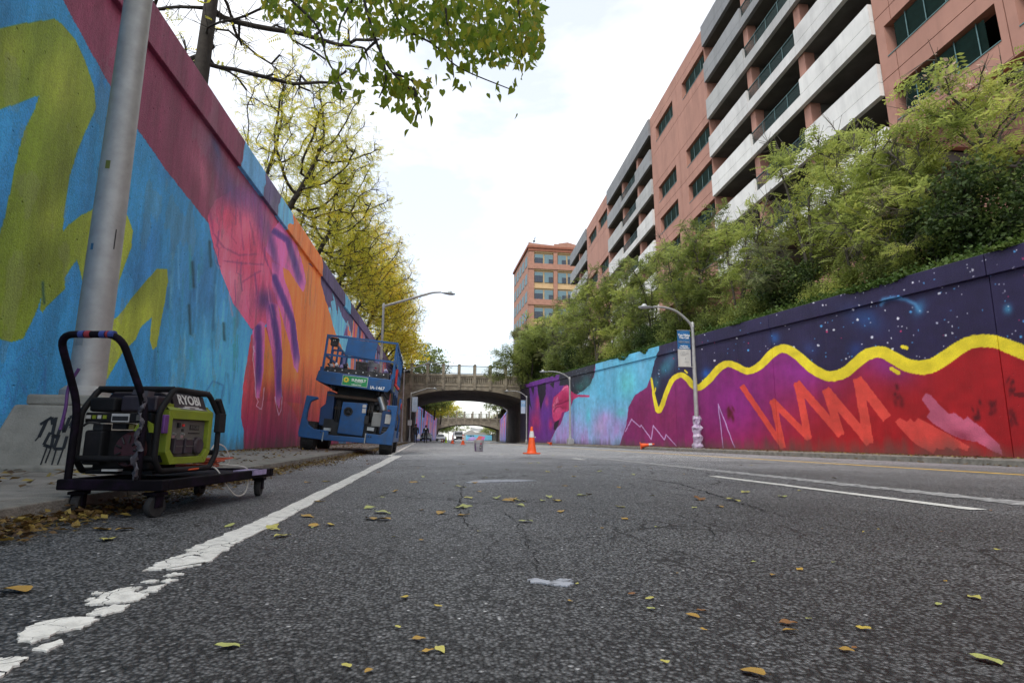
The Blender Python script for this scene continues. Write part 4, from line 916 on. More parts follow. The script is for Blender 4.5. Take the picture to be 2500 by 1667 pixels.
ant = MB(); x, z = bl(545, 200); ant.tube([(x, .3, z - .3), (x + .25, .3, z + .9)], .05, 6); ant.box(x - .15, x + .35, .2, .4, z + .1, z + .45); ant.tube([(x + .2, .3, z + .7), (x + .38, .3, z + 1.3)], .08, 6)
tag(ant.build('roof_antenna', M_IRON), 'small dark antenna on the corner of the brick building roof', 'antenna').location = B.location

# ------------------------------------------------------------------ far end: ramp, fence, low painted wall
M_PALEC = pm('pale_concrete', (.40, .39, .37), .9, var=.15)
YF = 232
a, b_ = onY(1137, 1076, YF), onY(1201, 1062, YF)
P_ = Paint(lambda Y: Y * 0 + 500.0, 0, 16, 0, 3.2, 20, (120, 196, 226), warp=0); P_.px, P_.py = P_.Y, P_.Z
P_.fill([(1, 0), (5, 0), (6.5, 1.8), (4, 2.2), (2.2, 1.6)], (186, 160, 220)); P_.fill([(5.5, 0), (9.5, 0), (11, 2.5), (8, 2.8), (7, 1.6)], (226, 120, 110)); P_.fill([(8.6, 0), (11, 0), (12, 2.6), (10, 2)], (220, 120, 180)); P_.fill([(1, 2.4), (2, 2.7), (3, 2.2), (4, 2.7), (5, 2.3), (5, 3), (1, 3)], (36, 40, 60))
M_FM = mural_mat('far_mural', P_.image('far_mural_paint'), .2, 20, .2); e_ = P_.ext
w = thing('low_wall', 'low cyan and pink painted wall across the far end of the road', 'wall', (a.x, YF, 0), R(-90))
wl_ = b_.x - a.x
for i in range(2):
    m = MB(); m.box(-.3, 0, wl_ * i / 2 + .01, wl_ * (i + 1) / 2 - .01, 0, b_.z); o = m.build('wall_panel', M_FM, w); set_uv(o.data, (0, wl_, 0, b_.z))
r0, r1, r2 = onY(1133, 1062, 246), onY(1150, 1049, 246), onY(1212, 1062, 246)
m = MB(); m.prism([(r0.x, .0), (r2.x + 6, .0), (r2.x + 6, onY(1200, 1064, 246).z), (onY(1160, 1055, 246).x, onY(1160, 1054, 246).z), (r1.x, r1.z), (r0.x - 2, r0.z)], 1, 246, 250)
tag(m.build('ramp_wall', M_PALEC), 'pale concrete ramp wall rising behind the low painted wall', 'wall')
f = thing('mesh_fence', 'grey slatted fence on top of the far concrete ramp', 'fence', (r1.x, 248, 0))
q0, q1, q2, q3 = onY(1152, 1050, 248), onY(1150, 1043, 248), onY(1197, 1061, 248), onY(1196, 1049, 248)
M_FGREY = pm('fence_grey', (.13, .15, .18), .6)
for i in range(16):
    t0, t1 = i / 16, (i + .72) / 16; za, zb_ = q0.z + (q2.z - q0.z) * t0, q1.z + (q3.z - q1.z) * t0; xa = (q2.x - q0.x) * t0; xb = (q2.x - q0.x) * t1
    MB().box(xa, xb, 0, .06, za, zb_).build('slat', M_FGREY, f)
# ------------------------------------------------------------------ trees
M_BARKD = pm('dark_bark', (.035, .029, .024), .95, var=.4, scale=9, bump=.8, bscale=40)
M_BARKG = pm('grey_bark', (.10, .088, .07), .95, var=.35, scale=9, bump=.7, bscale=40)
LM = dict(
    gold=leafmat('golden_locust_leaves', [(.32, .34, .045), (.48, .45, .05), (.68, .53, .05), (.76, .49, .045)], .5),
    lime=leafmat('yellowing_green_leaves', [(.20, .24, .035), (.36, .37, .045), (.56, .50, .05), (.70, .54, .05)], .5),
    green=leafmat('mid_green_leaves', [(.07, .095, .028), (.14, .18, .045), (.22, .265, .065), (.32, .35, .09)], .45),
    fresh=leafmat('light_green_compound_leaves', [(.15, .18, .045), (.24, .29, .07), (.34, .385, .09), (.46, .46, .12)], .5),
    dark=leafmat('dark_ivy_leaves', [(.012, .026, .007), (.03, .055, .013), (.07, .11, .025), (.15, .19, .045)], .3, .75, 1.6),
    grey=leafmat('grey_green_leaves', [(.08, .11, .045), (.14, .17, .065), (.20, .22, .09), (.27, .27, .10)], .4),
    russet=leafmat('russet_seed_clusters', [(.36, .24, .16), (.50, .37, .28), (.62, .49, .40)], .3))
def skeleton(seed, base, trunk_pts, blobs, n_att=500, step=.34, infl=2.6, kill=.62, iters=110):
    """space colonisation: grows limbs from the trunk into ellipsoid blobs (cx,cy,cz,rx,ry,rz)"""
    r = np.random.default_rng(seed); vol = np.array([b[3] * b[4] * b[5] for b in blobs]); cnt = np.maximum(20, (n_att * vol / vol.sum()).astype(int)); A = []
    for b, c in zip(blobs, cnt):
        d = r.normal(size=(c, 3)); d /= np.linalg.norm(d, axis=1)[:, None]; A.append(np.array(b[:3]) + d * np.array(b[3:]) * (r.random(c)[:, None] ** .42))
    A = np.concatenate(A); nodes = []; par = []
    for tp in trunk_pts:            # each a polyline from the ground
        P = smooth_path(tp, 6); last = -1
        for p in P:
            if last >= 0 and (Vector(nodes[last]) - p).length < step * .6: continue
            nodes.append(tuple(p)); par.append(last); last = len(nodes) - 1
    nodes = [np.array(p) for p in nodes]; alive = np.ones(len(A), bool)
    for it in range(iters):
        Nn = np.array(nodes); a = A[alive]
        if not len(a): break
        d = np.linalg.norm(a[:, None] - Nn[None], axis=2); k = d.argmin(1); dm = d[np.arange(len(a)), k]
        use = dm < (infl if it > 25 else infl * 2.2)
        if not use.any(): infl *= 1.3; continue
        new = 0
        for j in np.unique(k[use]):
            v = a[(k == j) & use] - Nn[j]; v = (v / np.linalg.norm(v, axis=1)[:, None]).sum(0) + r.normal(0, .35, 3); L_ = np.linalg.norm(v)
            if L_ < 1e-3: continue
            p = Nn[j] + v / L_ * step
            if np.linalg.norm(Nn - p, axis=1).min() < step * .35: continue
            nodes.append(p); par.append(j); new += 1
        if not new: break
        Nn = np.array(nodes[-new:]); idx = np.nonzero(alive)[0]; dd = np.linalg.norm(A[idx][:, None] - Nn[None], axis=2).min(1); alive[idx[dd < kill]] = False
    return np.array(nodes), np.array(par)
def limb_mesh(nodes, par, r_tip=.012, r_base=.17, expn=2.25, sides=5, twigs=0, rs=None, tw=.5):
    n = len(nodes); w = np.zeros(n); kids = np.zeros(n, int)
    for i in range(n - 1, -1, -1):
        if w[i] == 0: w[i] = 1
        if par[i] >= 0: w[par[i]] += w[i]; kids[par[i]] += 1
    rad = np.maximum(r_tip, r_base * (w / w.max()) ** (1 / expn))
    S, E, RA, RB = [], [], [], []
    for i in range(n):
        if par[i] >= 0: S.append(nodes[par[i]]); E.append(nodes[i]); RA.append(min(rad[par[i]], rad[i] * 1.35)); RB.append(rad[i])
    if twigs:
        thin = np.nonzero(w <= 6)[0]
        for i in rs.choice(thin, min(twigs, len(thin) * 4)):
            d = nodes[i] - nodes[par[i]] if par[i] >= 0 else np.array([0, 0, 1.]); d = d / (np.linalg.norm(d) + 1e-6) + rs.normal(0, .75, 3); e = nodes[i] + d / np.linalg.norm(d) * tw * rs.uniform(.4, 1.3)
            S.append(nodes[i]); E.append(e); RA.append(r_tip * .75); RB.append(r_tip * .35)
    S, E, RA, RB = map(np.array, (S, E, RA, RB)); T = E - S; T /= np.linalg.norm(T, axis=1)[:, None] + 1e-9
    ref = np.where(np.abs(T[:, 2:3]) > .9, [[1., 0, 0]], [[0, 0, 1.]]); U_ = np.cross(T, ref); U_ /= np.linalg.norm(U_, axis=1)[:, None]; V_ = np.cross(T, U_)
    an = 2 * np.pi * np.arange(sides) / sides; ring = U_[:, None] * np.cos(an)[None, :, None] + V_[:, None] * np.sin(an)[None, :, None]
    a = S[:, None] + ring * RA[:, None, None]; b = E[:, None] + ring * RB[:, None, None]
    vs = np.concatenate([a, b], 1).reshape(-1, 3); m = len(S); o = (np.arange(m) * 2 * sides)[:, None]; j = np.arange(sides)[None]; j2 = (j + 1) % sides
    f = np.stack([o + j, o + j2, o + sides + j2, o + sides + j], 2).reshape(-1, 4)
    return quads('limbs', vs, f), w
def quads(name, vs, f, smooth=False):
    me = bpy.data.meshes.new(name); me.vertices.add(len(vs)); me.vertices.foreach_set('co', np.asarray(vs, np.float32).ravel())
    k = f.shape[1]; me.loops.add(len(f) * k); me.loops.foreach_set('vertex_index', f.astype(np.int32).ravel()); me.polygons.add(len(f))
    me.polygons.foreach_set('loop_start', np.arange(0, len(f) * k, k, dtype=np.int32))
    me.update(calc_edges=True); me.validate(); return me
def leaf_cards(rs, cen, size, aspect=.5, droop=.3, jit=.25):
    """one bent leaf (two quads sharing the midrib) at every centre"""
    n = len(cen); d = rs.normal(size=(n, 3)); d[:, 2] -= droop; d /= np.linalg.norm(d, axis=1)[:, None]
    s = rs.normal(size=(n, 3)); s -= d * (s * d).sum(1)[:, None]; s /= np.linalg.norm(s, axis=1)[:, None]; nn = np.cross(d, s)
    L_ = (size * (1 + jit * rs.normal(size=n)).clip(.5, 1.8))[:, None]; W_ = L_ * aspect
    p0 = cen - d * L_ * .5; p3 = cen + d * L_ * .5 - nn * L_ * .08; pm = cen + nn * L_ * .02
    pl = cen - s * W_ * .5 - d * L_ * .06 + nn * W_ * .18; pr_ = cen + s * W_ * .5 - d * L_ * .06 + nn * W_ * .18
    vs = np.stack([p0, pl, p3, pr_], 1).reshape(-1, 3); o = (np.arange(n) * 4)[:, None]
    return vs, np.concatenate([o + np.array([[0, 1, 2]]), o + np.array([[0, 2, 3]])], 1).reshape(-1, 3)
def fronds(rs, cen, size, n_l=6, lw=.32):
    """compound leaf: pairs of leaflets along a drooping stalk, one card each side"""
    n = len(cen); d = rs.normal(size=(n, 3)); d[:, 2] = d[:, 2] * .5 - .25; d /= np.linalg.norm(d, axis=1)[:, None]
    up = np.array([0, 0, 1.]) + rs.normal(0, .4, (n, 3)); s = np.cross(d, up); s /= np.linalg.norm(s, axis=1)[:, None]; u = np.cross(s, d)
    L_ = size * (1 + .3 * rs.normal(size=n)).clip(.5, 1.7)[:, None]; V_ = []
    for k in range(n_l):
        t = (k + .6) / n_l; c = cen + d * L_ * (t - .3) - u * L_ * t * t * .22; w = L_ * lw * (1 - .45 * t)
        for sg in (-1, 1):
            tip = c + s * sg * w + d * L_ * .10 - u * w * .3; hw = d * L_ * .42 / n_l
            V_.append(np.stack([c - hw * .4, c * .45 + tip * .55 - hw, tip, c * .45 + tip * .55 + hw], 1))
    vs = np.stack(V_, 1).reshape(-1, 3); m = n * n_l * 2; o = (np.arange(m) * 4)[:, None]
    return vs, o + np.array([[0, 1, 2, 3]])
def make_tree(name, label, cat, seed, trunks, blobs, leaf, bark=None, n_att=450, r_base=.16, nleaf=6000, lsize=.16, spread=.32, frond=True, twigs=700, group=None, maxw=9, aspect=.5, step=.34, drop=0.0, extra=None, sides=5):
    rs = np.random.default_rng(seed); nodes, par = skeleton(seed, None, trunks, blobs, n_att, step=step)
    t = thing(name, label, cat, (0, 0, 0), 0, group)
    me, w = limb_mesh(nodes, par, r_base=r_base, twigs=twigs, rs=rs, sides=sides); me.materials.append(bark or M_BARKD); link('trunk', me, t)
    tip = np.nonzero(w <= maxw)[0]
    if drop: tip = tip[rs.random(len(tip)) > drop]
    if len(tip) == 0: tip = np.arange(len(nodes))
    c = nodes[rs.choice(tip, nleaf)] + rs.normal(0, spread, (nleaf, 3)) * np.array([1, 1, .7])
    vs, f = fronds(rs, c, lsize) if frond else leaf_cards(rs, c, lsize, aspect)
    me = quads('leaves', vs, f); me.materials.append(LM[leaf]); link('crown', me, t)
    if extra:
        lf, num, sz = extra; top = nodes[tip]; top = top[np.argsort(-top[:, 2])[:max(8, len(top) // 3)]]
        cc = top[rs.choice(len(top), max(4, num // 40))]; c = cc[rs.choice(len(cc), num)] + rs.normal(0, .16, (num, 3)); vs, f = leaf_cards(rs, c, sz, .5); me = quads('seeds', vs, f); me.materials.append(LM[lf]); link('seed_cluster', me, t)['kind'] = 'stuff'
    return t

# --- honey locusts over the left wall
def locust(seed, label, leaf, h=11, rx=3.6, nleaf=3600, drop=.25, hang=(1.5, 0)):
    hx, hy = hang
    return make_tree('honey_locust', label, 'tree', seed, [[(0, 0, 0), (.15, .1, 1.5), (.1 + hx * .15, hy * .1, 3.2)], [(0, 0, 0), (.15, .1, 1.5), (.8 + hx * .3, -.5, 3.8)], [(.15, .1, 1.5), (-.7, .6, 4.0)]],
        [(hx, hy, h * .62, rx, rx, h * .30), (hx * 1.5, hy, h * .50, rx * .8, rx * .9, h * .2), (hx * .5, .5, h * .80, rx * .7, rx * .7, h * .2), (hx * 1.3, 1.5, h * .32, rx * .6, rx * .8, h * .12)], leaf, M_BARKD, n_att=620, r_base=.15, nleaf=nleaf, lsize=.27, spread=.38, twigs=1600, maxw=9, drop=drop, group='honey locusts above the left wall')
lbl = ['first yellowing locust past the bare dark trunk, crown reaching out over the hand', 'locust above the orange part of the mural with airy lime crown', 'locust above the dark drips left of the blue lift', 'golden yellow locust right behind the tall lamp arm',
       'locust with deep yellow crown between the tall lamp and the bridge', 'yellow locust leaning over the near end of the stone bridge', 'small low golden locust hanging over the wall behind the tall lamp head', 'small lime locust low against the bridge parapet', 'smaller gold locust tucked under the crowns above the lift']
ta_ = locust(101, lbl[0], 'lime', 11.5, 3.7, 4000, .22, (1.6, .3)); tb_ = locust(102, lbl[3], 'gold', 11, 3.9, 4700, .15, (2.2, 0))
place = [(-6.3, 22.5, ta_, 0, .82), (-6.3, 29, ta_, 2.2, .84), (-6.1, 35.5, tb_, 5.4, .80), (-5.9, 42.5, tb_, .3, .86), (-5.6, 50, ta_, .6, .84), (-5.2, 58, tb_, 5.9, .86), (-4.9, 54, tb_, .5, .7), (-4.6, 65, ta_, .2, .78), (-5.0, 46, tb_, .1, .7), (-5.4, 32, ta_, .4, .55), (-5.2, 39, ta_, .7, .6)]
lbl += ['low lime locust filling the gap above the cyan drips', 'low lime locust between taller gold crowns left of the lamp arm']
for i, (x, y, src, rz, s) in enumerate(place):
    z = ztL(y) - .5
    if i == 0: o = ta_
    elif i == 3: o = tb_
    else: o = dup(src, label=lbl[i])
    o.location = (x, y, z); o.rotation_euler = (0, 0, rz if i in (0, 3) else (rz % .9) - .45); o.scale = (s, s, s)
# bare dark tree nearest the camera, trunk against the sky
t = make_tree('bare_tree', 'dark straight trunk with bare drooping twigs at the top of the left wall', 'tree', 77, [[(0, 0, 0), (.05, 0, 3), (.1, .1, 7)]],
    [(1.8, .6, 4.2, 2.4, 2.4, 1.5), (-1.6, 1.2, 4.6, 1.6, 1.8, 2.0), (.2, .2, 7.5, 2.6, 2.6, 2)], 'lime', M_BARKD, n_att=420, r_base=.17, nleaf=260, lsize=.26, twigs=2600, maxw=4, drop=.6)
q = onX(486, 170, -5.3); t.location = (q.x, q.y, ztL(q.y) - .6)
# green and gold trees past the bridge on the left
BR = [('green', 'round green tree beyond the left end of the near bridge', .6, 97, 6.0, 10.5, 3.6), ('lime', 'yellow green tree leaning over the far left mural wall', 4.6, 150, 4.2, 8, 3.6), ('green', 'green tree low over the drips between the bridges', 2.6, 130, 4.6, 8, 3.4), ('green', 'big dark green tree far behind the second bridge', 15, 262, .5, 12, 7), ('green', 'dark green tree filling the second arch on its left', 5.5, 205, .5, 8, 5), ('gold', 'gold tree between the stone bridge and the last locust', -4.2, 79, 6.5, 11, 4.2), ('green', 'dark green tree above the far left mural wall', 0.2, 112, 4.5, 9, 4.0), ('lime', 'pale yellow green tree behind the farther bridge', 9.5, 205, 3.5, 11, 5.5), ('green', 'broad green tree seen through both arches', 7.5, 225, .5, 9, 6), ('lime', 'yellowing trees row end beyond the ramp fence', 33, 265, .5, 12, 6.5),
      ('green', 'green tree over the right end of the farther bridge', 21.5, 158, 5, 9, 4.4), ('fresh', 'bushy light tree right of the far ramp fence', 29, 240, 0, 9, 5), ('fresh', 'light green tree above the far right mural wall', 19.5, 118, 5, 9, 4.2)]
def round_tree(seed, leaf, label, h, rx, nleaf=5200):
    return make_tree('leafy_tree', label, 'tree', seed, [[(0, 0, 0), (.1, 0, h * .3), (.2, .2, h * .5)]], [(0, 0, h * .62, rx, rx, h * .36), (rx * .5, 0, h * .5, rx * .6, rx * .7, h * .25), (-rx * .5, .4, h * .5, rx * .6, rx * .7, h * .25)],
        leaf, M_BARKD, n_att=380, r_base=.18, nleaf=nleaf, lsize=.34, spread=.42, frond=False, twigs=300, maxw=14, aspect=.6, step=.5)
for i, (lf, lb, x, y, z, h, rx) in enumerate(BR): o = round_tree(300 + i, lf, lb, h, rx, 4200); o.location = (x, y, z)

for i, (x, y, sc_, lb) in enumerate(((-4.3, 60.5, (.66, .8, .40), 'low spreading golden crown hanging over the wall beside the bridge parapet'), (-4.4, 66.5, (.78, .8, .48), 'golden crown spilling over the left third of the bridge railing'))):
    o = dup(tb_, (x, y, ztL(y) - .9), .3 * i - .1, None, lb); o.scale = sc_
o = make_tree('leafy_tree', 'dark green tree drooping over the right third of the bridge', 'tree', 333, [[(0, 0, 0), (-.4, -.2, 1.4), (-1.6, -.4, 2.6)], [(0, 0, 0), (.2, 0, 2), (.3, 0, 4)]], [(-2.6, -.5, 3.2, 2.6, 2.2, 2.0), (-4.2, -.8, 1.6, 1.5, 1.3, 1.3), (-1.2, -.6, .9, 1.6, 1.4, 1.0), (.2, 0, 5.0, 2.4, 2.4, 1.6)],
    'green', M_BARKD, n_att=420, r_base=.12, nleaf=5600, lsize=.30, spread=.34, frond=True, twigs=500, maxw=12, drop=.1); o.location = (12.4, 66.2, 6.6)
# --- bank on the right: young compound-leaved trees, shrubs, ivy
def bank_z(x, y):
    ra = bank_edge(y); t = x - ra; za = min(ztR(y), 8.2) - .12
    return za + (t * 1.6 / 4.5 if t < 4.5 else 1.6 + (t - 4.5) * 1.4 / 4.5)
def young(seed, leaf, label, h=5.5, rx_=1.7, nleaf=1500, drop=.15, extra=None, bark=None, twigs=500, name='young_tree', lsize=.36):
    r = np.random.default_rng(seed); tr = []
    for k in range(3):
        a = r.uniform(0, 6.28); d = r.uniform(.3, .8); tr.append([(0, 0, -.3), (.12 * math.cos(a), .12 * math.sin(a), h * .2), (d * math.cos(a), d * math.sin(a), h * .55)])
    return make_tree(name, label, 'tree', seed, tr, [(r.uniform(-.5, .5), r.uniform(-.5, .5), h * .76, rx_ * .8, rx_ * .8, h * .22), (-.9 + r.uniform(-.4, .4), r.uniform(-1, 1), h * .52, rx_ * .7, rx_ * .7, h * .14), (.7, r.uniform(-1.4, 1.4), h * .42, rx_ * .7, rx_ * .8, h * .13), (-.6, r.uniform(-1.2, 1.2), h * .28, rx_ * .6, rx_ * .8, h * .10)], leaf, bark or M_BARKG, n_att=300, r_base=.05, nleaf=nleaf, lsize=lsize, spread=.20, twigs=twigs, maxw=6, drop=drop, step=.26, extra=extra)
def shrub(seed, leaf, label, h=2.6, rx_=1.4, nleaf=6000, lsize=.105):
    r = np.random.default_rng(seed)
    return make_tree('shrub', label, 'shrub', seed, [[(0, 0, 0), (.1, 0, h * .3)], [(0, .3, 0), (-.2, .5, h * .35)]], [(0, 0, h * .5, rx_, rx_, h * .5), (r.uniform(-.6, .6), r.uniform(-.8, .8), h * .35, rx_, rx_, h * .35)], leaf, M_BARKD, n_att=200, r_base=.05, nleaf=nleaf, lsize=lsize, spread=.28, frond=False, twigs=150, maxw=40, aspect=.65, step=.3)
PY = [young(401, 'fresh', 'x', 6.0, 2.2, 1200, .32), young(402, 'fresh', 'x', 5.2, 2.0, 1250, .35), young(403, 'green', 'x', 6.4, 2.3, 1600, .28, lsize=.34), young(404, 'grey', 'x', 5.0, 1.7, 700, .5, twigs=900)]
PS = [shrub(501, 'dark', 'x', 2.9, 1.4, 11000), shrub(502, 'green', 'x', 2.4, 1.3, 7600), shrub(503, 'fresh', 'x', 2.0, 1.2, 6000)]
PF = young(405, 'fresh', 'x', 5.6, 2.1, 900, .48, ('russet', 500, .11))
PD = young(406, 'fresh', 'x', 4.6, 1.2, 0 + 30, .9, None, M_BARKG, 900)
used = set()
def put(src, px, X, s, label, rz=None, py=None, group=None):
    """stand a copy of src on the bank where the photograph column px meets depth plane X"""
    X = X + (.9 if 'shrub' in src.name else 0); y = onX(px, 700, X).y; s = s * (random.uniform(.92, 1.3) if 'shrub' not in src.name else random.uniform(.7, 1.0)); o = src if id(src) not in used else dup(src)
    used.add(id(src)); o['label'] = label; o.location = (X, y, bank_z(X, y) - .15); o.rotation_euler = (0, 0, random.uniform(0, 6.28) if rz is None else rz)
    o.scale = (s,) * 3 if not hasattr(s, '__len__') else s
    if group: o['group'] = group
    return o
TR = [(PF, 2400, 14.8, 1.02, 'light green tree with pinkish seed clusters before the near terracotta tower'), (PY[1], 2225, 14.6, 1.05, 'light green sapling crossing the white and terracotta garage corner'), (PY[1], 2090, 14.4, .92, 'slender bright green tree before the white parapet bands'),
      (PF, 2195, 13.4, .55, 'small tree with pink seed heads above the ivy shrub'), (PD, 2300, 13.9, 1.0, 'bare forked grey stems in front of the lowest garage opening'), (PY[0], 1985, 15.0, .98, 'tall bright green tree left of the near terracotta tower'),
      (PY[3], 1900, 13.8, .82, 'thin grey green tree with bare twigs in front of the white bands'), (PD, 1870, 15.2, 1.15, 'bare dead sapling sticking up before the parking decks'), (PY[1], 1800, 14.0, .95, 'yellow green tree right of the bannered lamp'),
      (PY[2], 1720, 14.6, .98, 'full green tree behind the bannered lamp'), (PY[0], 1660, 14.2, 1.05, 'bright yellow green tree with wide crown left of the bannered lamp'), (PY[2], 1590, 14.6, 1.05, 'leafy green tree with branching dark stems at mid bank'),
      (PY[1], 1530, 14.2, 1.12, 'light yellow green tree half way to the bridge'), (PY[0], 1490, 15.2, 1.2, 'high bright crown below the grey parking decks'), (PY[2], 1455, 14.2, 1.15, 'dense green tree over the blue mural field'),
      (PY[0], 1420, 14.6, 1.30, 'yellow green tree below the brick building'), (PY[2], 1385, 14.3, 1.25, 'rounded green tree above the painted lips'), (PY[3], 1360, 15.2, 1.6, 'hazy grey green tree in front of the brick building'),
      (PY[2], 1338, 14.6, 1.35, 'spreading green tree near the bridge end of the bank'), (PY[1], 1318, 15.0, 1.5, 'light green tree over the right end of the near bridge'), (PY[2], 1300, 14.4, 1.4, 'deep green tree covering the bridge parapet'), (PY[3], 1292, 16.2, 1.75, 'tall grey green tree rising behind the bridge corner')]
for src, px, X, s, lb in TR: put(src, px, X, s, lb)
t = young(407, 'green', 'dark green tree hanging low over the right bridge parapet', 8, 3.0, 5200, .05, lsize=.42); t.location = (13.2, 67.5, 6.3)
t = young(408, 'grey', 'grey green tree with thin crown beyond the right bridge end', 10, 3.2, 3400, .2, lsize=.45, twigs=900); t.location = (14.2, 80, 7.5)
SH = [(PS[0], 2440, 13.2, 1.05, 'dark ivy covered shrub at the right edge of the bank'), (PS[0], 2330, 13.4, 1.15, 'tall dark ivy mound in front of the terracotta tower'), (PS[1], 2240, 13.0, .8, 'loose green shrub left of the tall ivy mound'), (PS[1], 2160, 13.0, .75, 'green shrub on the wall top below the seed head tree'),
      (PS[2], 2060, 13.0, .9, 'light leafy shrub under the slender bright tree'), (PS[2], 1990, 12.9, .65, 'light green low shrub on the wall above the faint arc'), (PS[0], 1930, 13.2, .95, 'ivy wrapped dark shrub at mid wall'), (PS[1], 1860, 13.0, .9, 'green bush above the tallest yellow crest'), (PS[2], 1790, 12.9, .75, 'bright fern like shrub at the wall top'),
      (PS[1], 1740, 13.4, 1.0, 'green shrub right of the lamp pole'), (PS[1], 1650, 13.2, 1.0, 'green shrub behind the blue banner'), (PS[0], 1590, 13.2, 1.05, 'dark shadowed shrub over the wall left of the banner'), (PS[1], 1540, 13.2, 1.1, 'green shrub over the purple drip'), (PS[2], 1490, 13.2, 1.25, 'pale green shrub over the blue mural field'),
      (PS[1], 1440, 13.2, 1.2, 'green shrub over the lavender field'), (PS[0], 1400, 13.2, 1.25, 'dark shrub beside the second lamp arm'), (PS[1], 1360, 13.2, 1.4, 'green shrub above the night patch'), (PS[0], 1325, 13.2, 1.4, 'dark shrub over the purple mural field'), (PS[1], 1300, 13.2, 1.5, 'green shrub at the end of the right wall')]
for src, px, X, s, lb in SH: put(src, px, X, s, lb)
# ivy creeping over the bank and down the coping
rs = np.random.default_rng(9); n = 64000
y = 6 + 62 * rs.random(n) ** 1.25; d = rs.exponential(1.5, n); x = np.where(rs.random(n) < .12, XR - .02 + rs.normal(0, .05, n), XR + .25 + d)
bz = np.array([ztR(b) for b in y]) + np.where(x > XR + .35, np.minimum(x - XR - .35, 4.5) * .355 - .12, 0); hang = (fbm(y * .55, y * 0 + 3, 8, 3) - .60).clip(0, 1) * 1.0
z = bz + np.where(x < XR + .2, -rs.random(n) * hang + .06, np.abs(rs.normal(0, .13, n)) + .03)
keep = ~((x < XR + .2) & (hang < .03)); c = np.stack([x, y, z], 1)[keep]; c[:, 0] = np.where(c[:, 0] < XR + .2, np.minimum(c[:, 0], XR - .09), c[:, 0])
vs, f = leaf_cards(rs, c, .095, .8); me = quads('ivy', vs, f); LM['ivy'] = leafmat('ivy_ground_cover', [(.02, .045, .008), (.04, .08, .012), (.07, .12, .018), (.10, .14, .03)], .3); me.materials.append(LM['ivy'])
tag(link('ivy', me), 'green ivy spilling over the top of the right wall', 'ground cover', kind='stuff')
# ------------------------------------------------------------------ overhanging branch with heart shaped leaves
LM['heart'] = leafmat('heart_leaf', [(.07, .13, .012), (.14, .22, .018), (.24, .27, .022), (.36, .30, .03)], .55, .45, 1.2)
def heart_mesh(v):
    r = np.random.default_rng(v); pts = [(0, 0), (.22, -.14), (.42, -.06), (.5, .16), (.42, .42), (.22, .70), (0, 1.0), (-.22, .70), (-.42, .42), (-.5, .16), (-.42, -.06), (-.22, -.14)]
    fold = r.uniform(.15, .5); curl = r.uniform(.05, .3)
    vs = [(x * .82, y, abs(x) * fold - y * y * curl) for x, y in pts] + [(0, .35, -.12 * curl - .03)]
    fs = [(i, (i + 1) % 12, 12) for i in range(12)]
    me = bpy.data.meshes.new('heart_leaf'); me.from_pydata(vs, [], fs); me.materials.append(LM['heart']); me.polygons.foreach_set('use_smooth', [True] * len(me.polygons)); return me
HM = [heart_mesh(i) for i in range(6)]
hang = thing('linden_tree', 'tree with heart shaped yellow green leaves hanging into the top of the picture', 'tree', (-5.4, 4.0, 6.0))
def K(px, py, Y): return onY(px, py, Y) - hang.location
Dp = 6.6
twig_px = [[(640, -60), (770, 60), (800, 150), (850, 215)], [(870, -70), (905, 60), (930, 130), (960, 180), (1010, 230), (1030, 290)], [(930, 130), (942, 190), (925, 240)], [(960, 180), (990, 190), (1040, 215)], [(920, 100), (890, 130), (855, 190)], [(935, -50), (980, 60), (1060, 110), (1120, 165), (1245, 218)],
           [(1080, -60), (1090, 40), (1100, 120), (1108, 190)], [(1180, -60), (1170, 60), (1150, 150)], [(1260, -60), (1270, 60), (1275, 140)], [(1000, -40), (1090, 20), (1200, 110)], [(700, -60), (740, 30), (790, 60)], [(1300, -50), (1310, 40), (1300, 100)], [(1010, 215), (1020, 250), (1015, 300)], [(860, 0), (830, 60), (825, 120)], [(600, -50), (680, 30), (730, 90)]]
paths = []
for i, tw in enumerate(twig_px):
    Yd = Dp + random.uniform(-.9, .9) if i not in (2, 3, 4, 12) else paths[1][1]
    P_ = smooth_path([K(x, y, Yd) for x, y in tw], 6); paths.append((P_, Yd)); k = len(P_)
    MB().tube(P_, [.016 * (1 - .8 * j / k) + .0025 for j in range(k)], 5).build('twig', M_BARKD, hang, smooth=True)
top = K(760, -420, Dp + .6)
for i in (0, 1, 5, 6, 8, 9, 10, 11, 13, 14): MB().tube(smooth_path([top + Vector((random.uniform(-.4, 1.6), 0, 0)), (top + paths[i][0][0]) / 2 + Vector((0, 0, .3)), paths[i][0][0]], 5), .02, 5).build('branch', M_BARKD, hang, smooth=True)
m = MB(); m.tube(smooth_path([(0, 0, 2.2), (1.2, 1.0, 3.6), top, top + Vector((2.2, .1, .4))], 6), .06, 7); m.build('branch', M_BARKD, hang, smooth=True)
m = MB(); m.tube([(0, 0, -.5), (.05, 0, 1.5), (0, .1, 3.0), (.1, 0, 6)], [.22, .19, .15, .06], 10); m.build('trunk', M_BARKD, hang, smooth=True)
big = []   # leaf spots: isolated ones first
rl = np.random.default_rng(21)
for P_, Yd in paths:
    for _ in range(int(len(P_) * 1.5)):
        p = P_[rl.integers(4, len(P_))]; big.append(Vector(p) + Vector(rl.normal(0, .09, 3)) - Vector((0, 0, .07)))
def leafM(p, s):
    d = Vector(rl.normal(0, .45, 3)) + Vector((0, 0, -1)); n_ = Vector(rl.normal(0, 1, 3)); return basis(p, n_.cross(d), d) @ Matrix.Scale(s, 4)
for p in big[:290]:
    o = link('leaf', HM[rl.integers(6)], hang); o.matrix_local = leafM(p, rl.uniform(.07, .125))
vs, fs = [], []
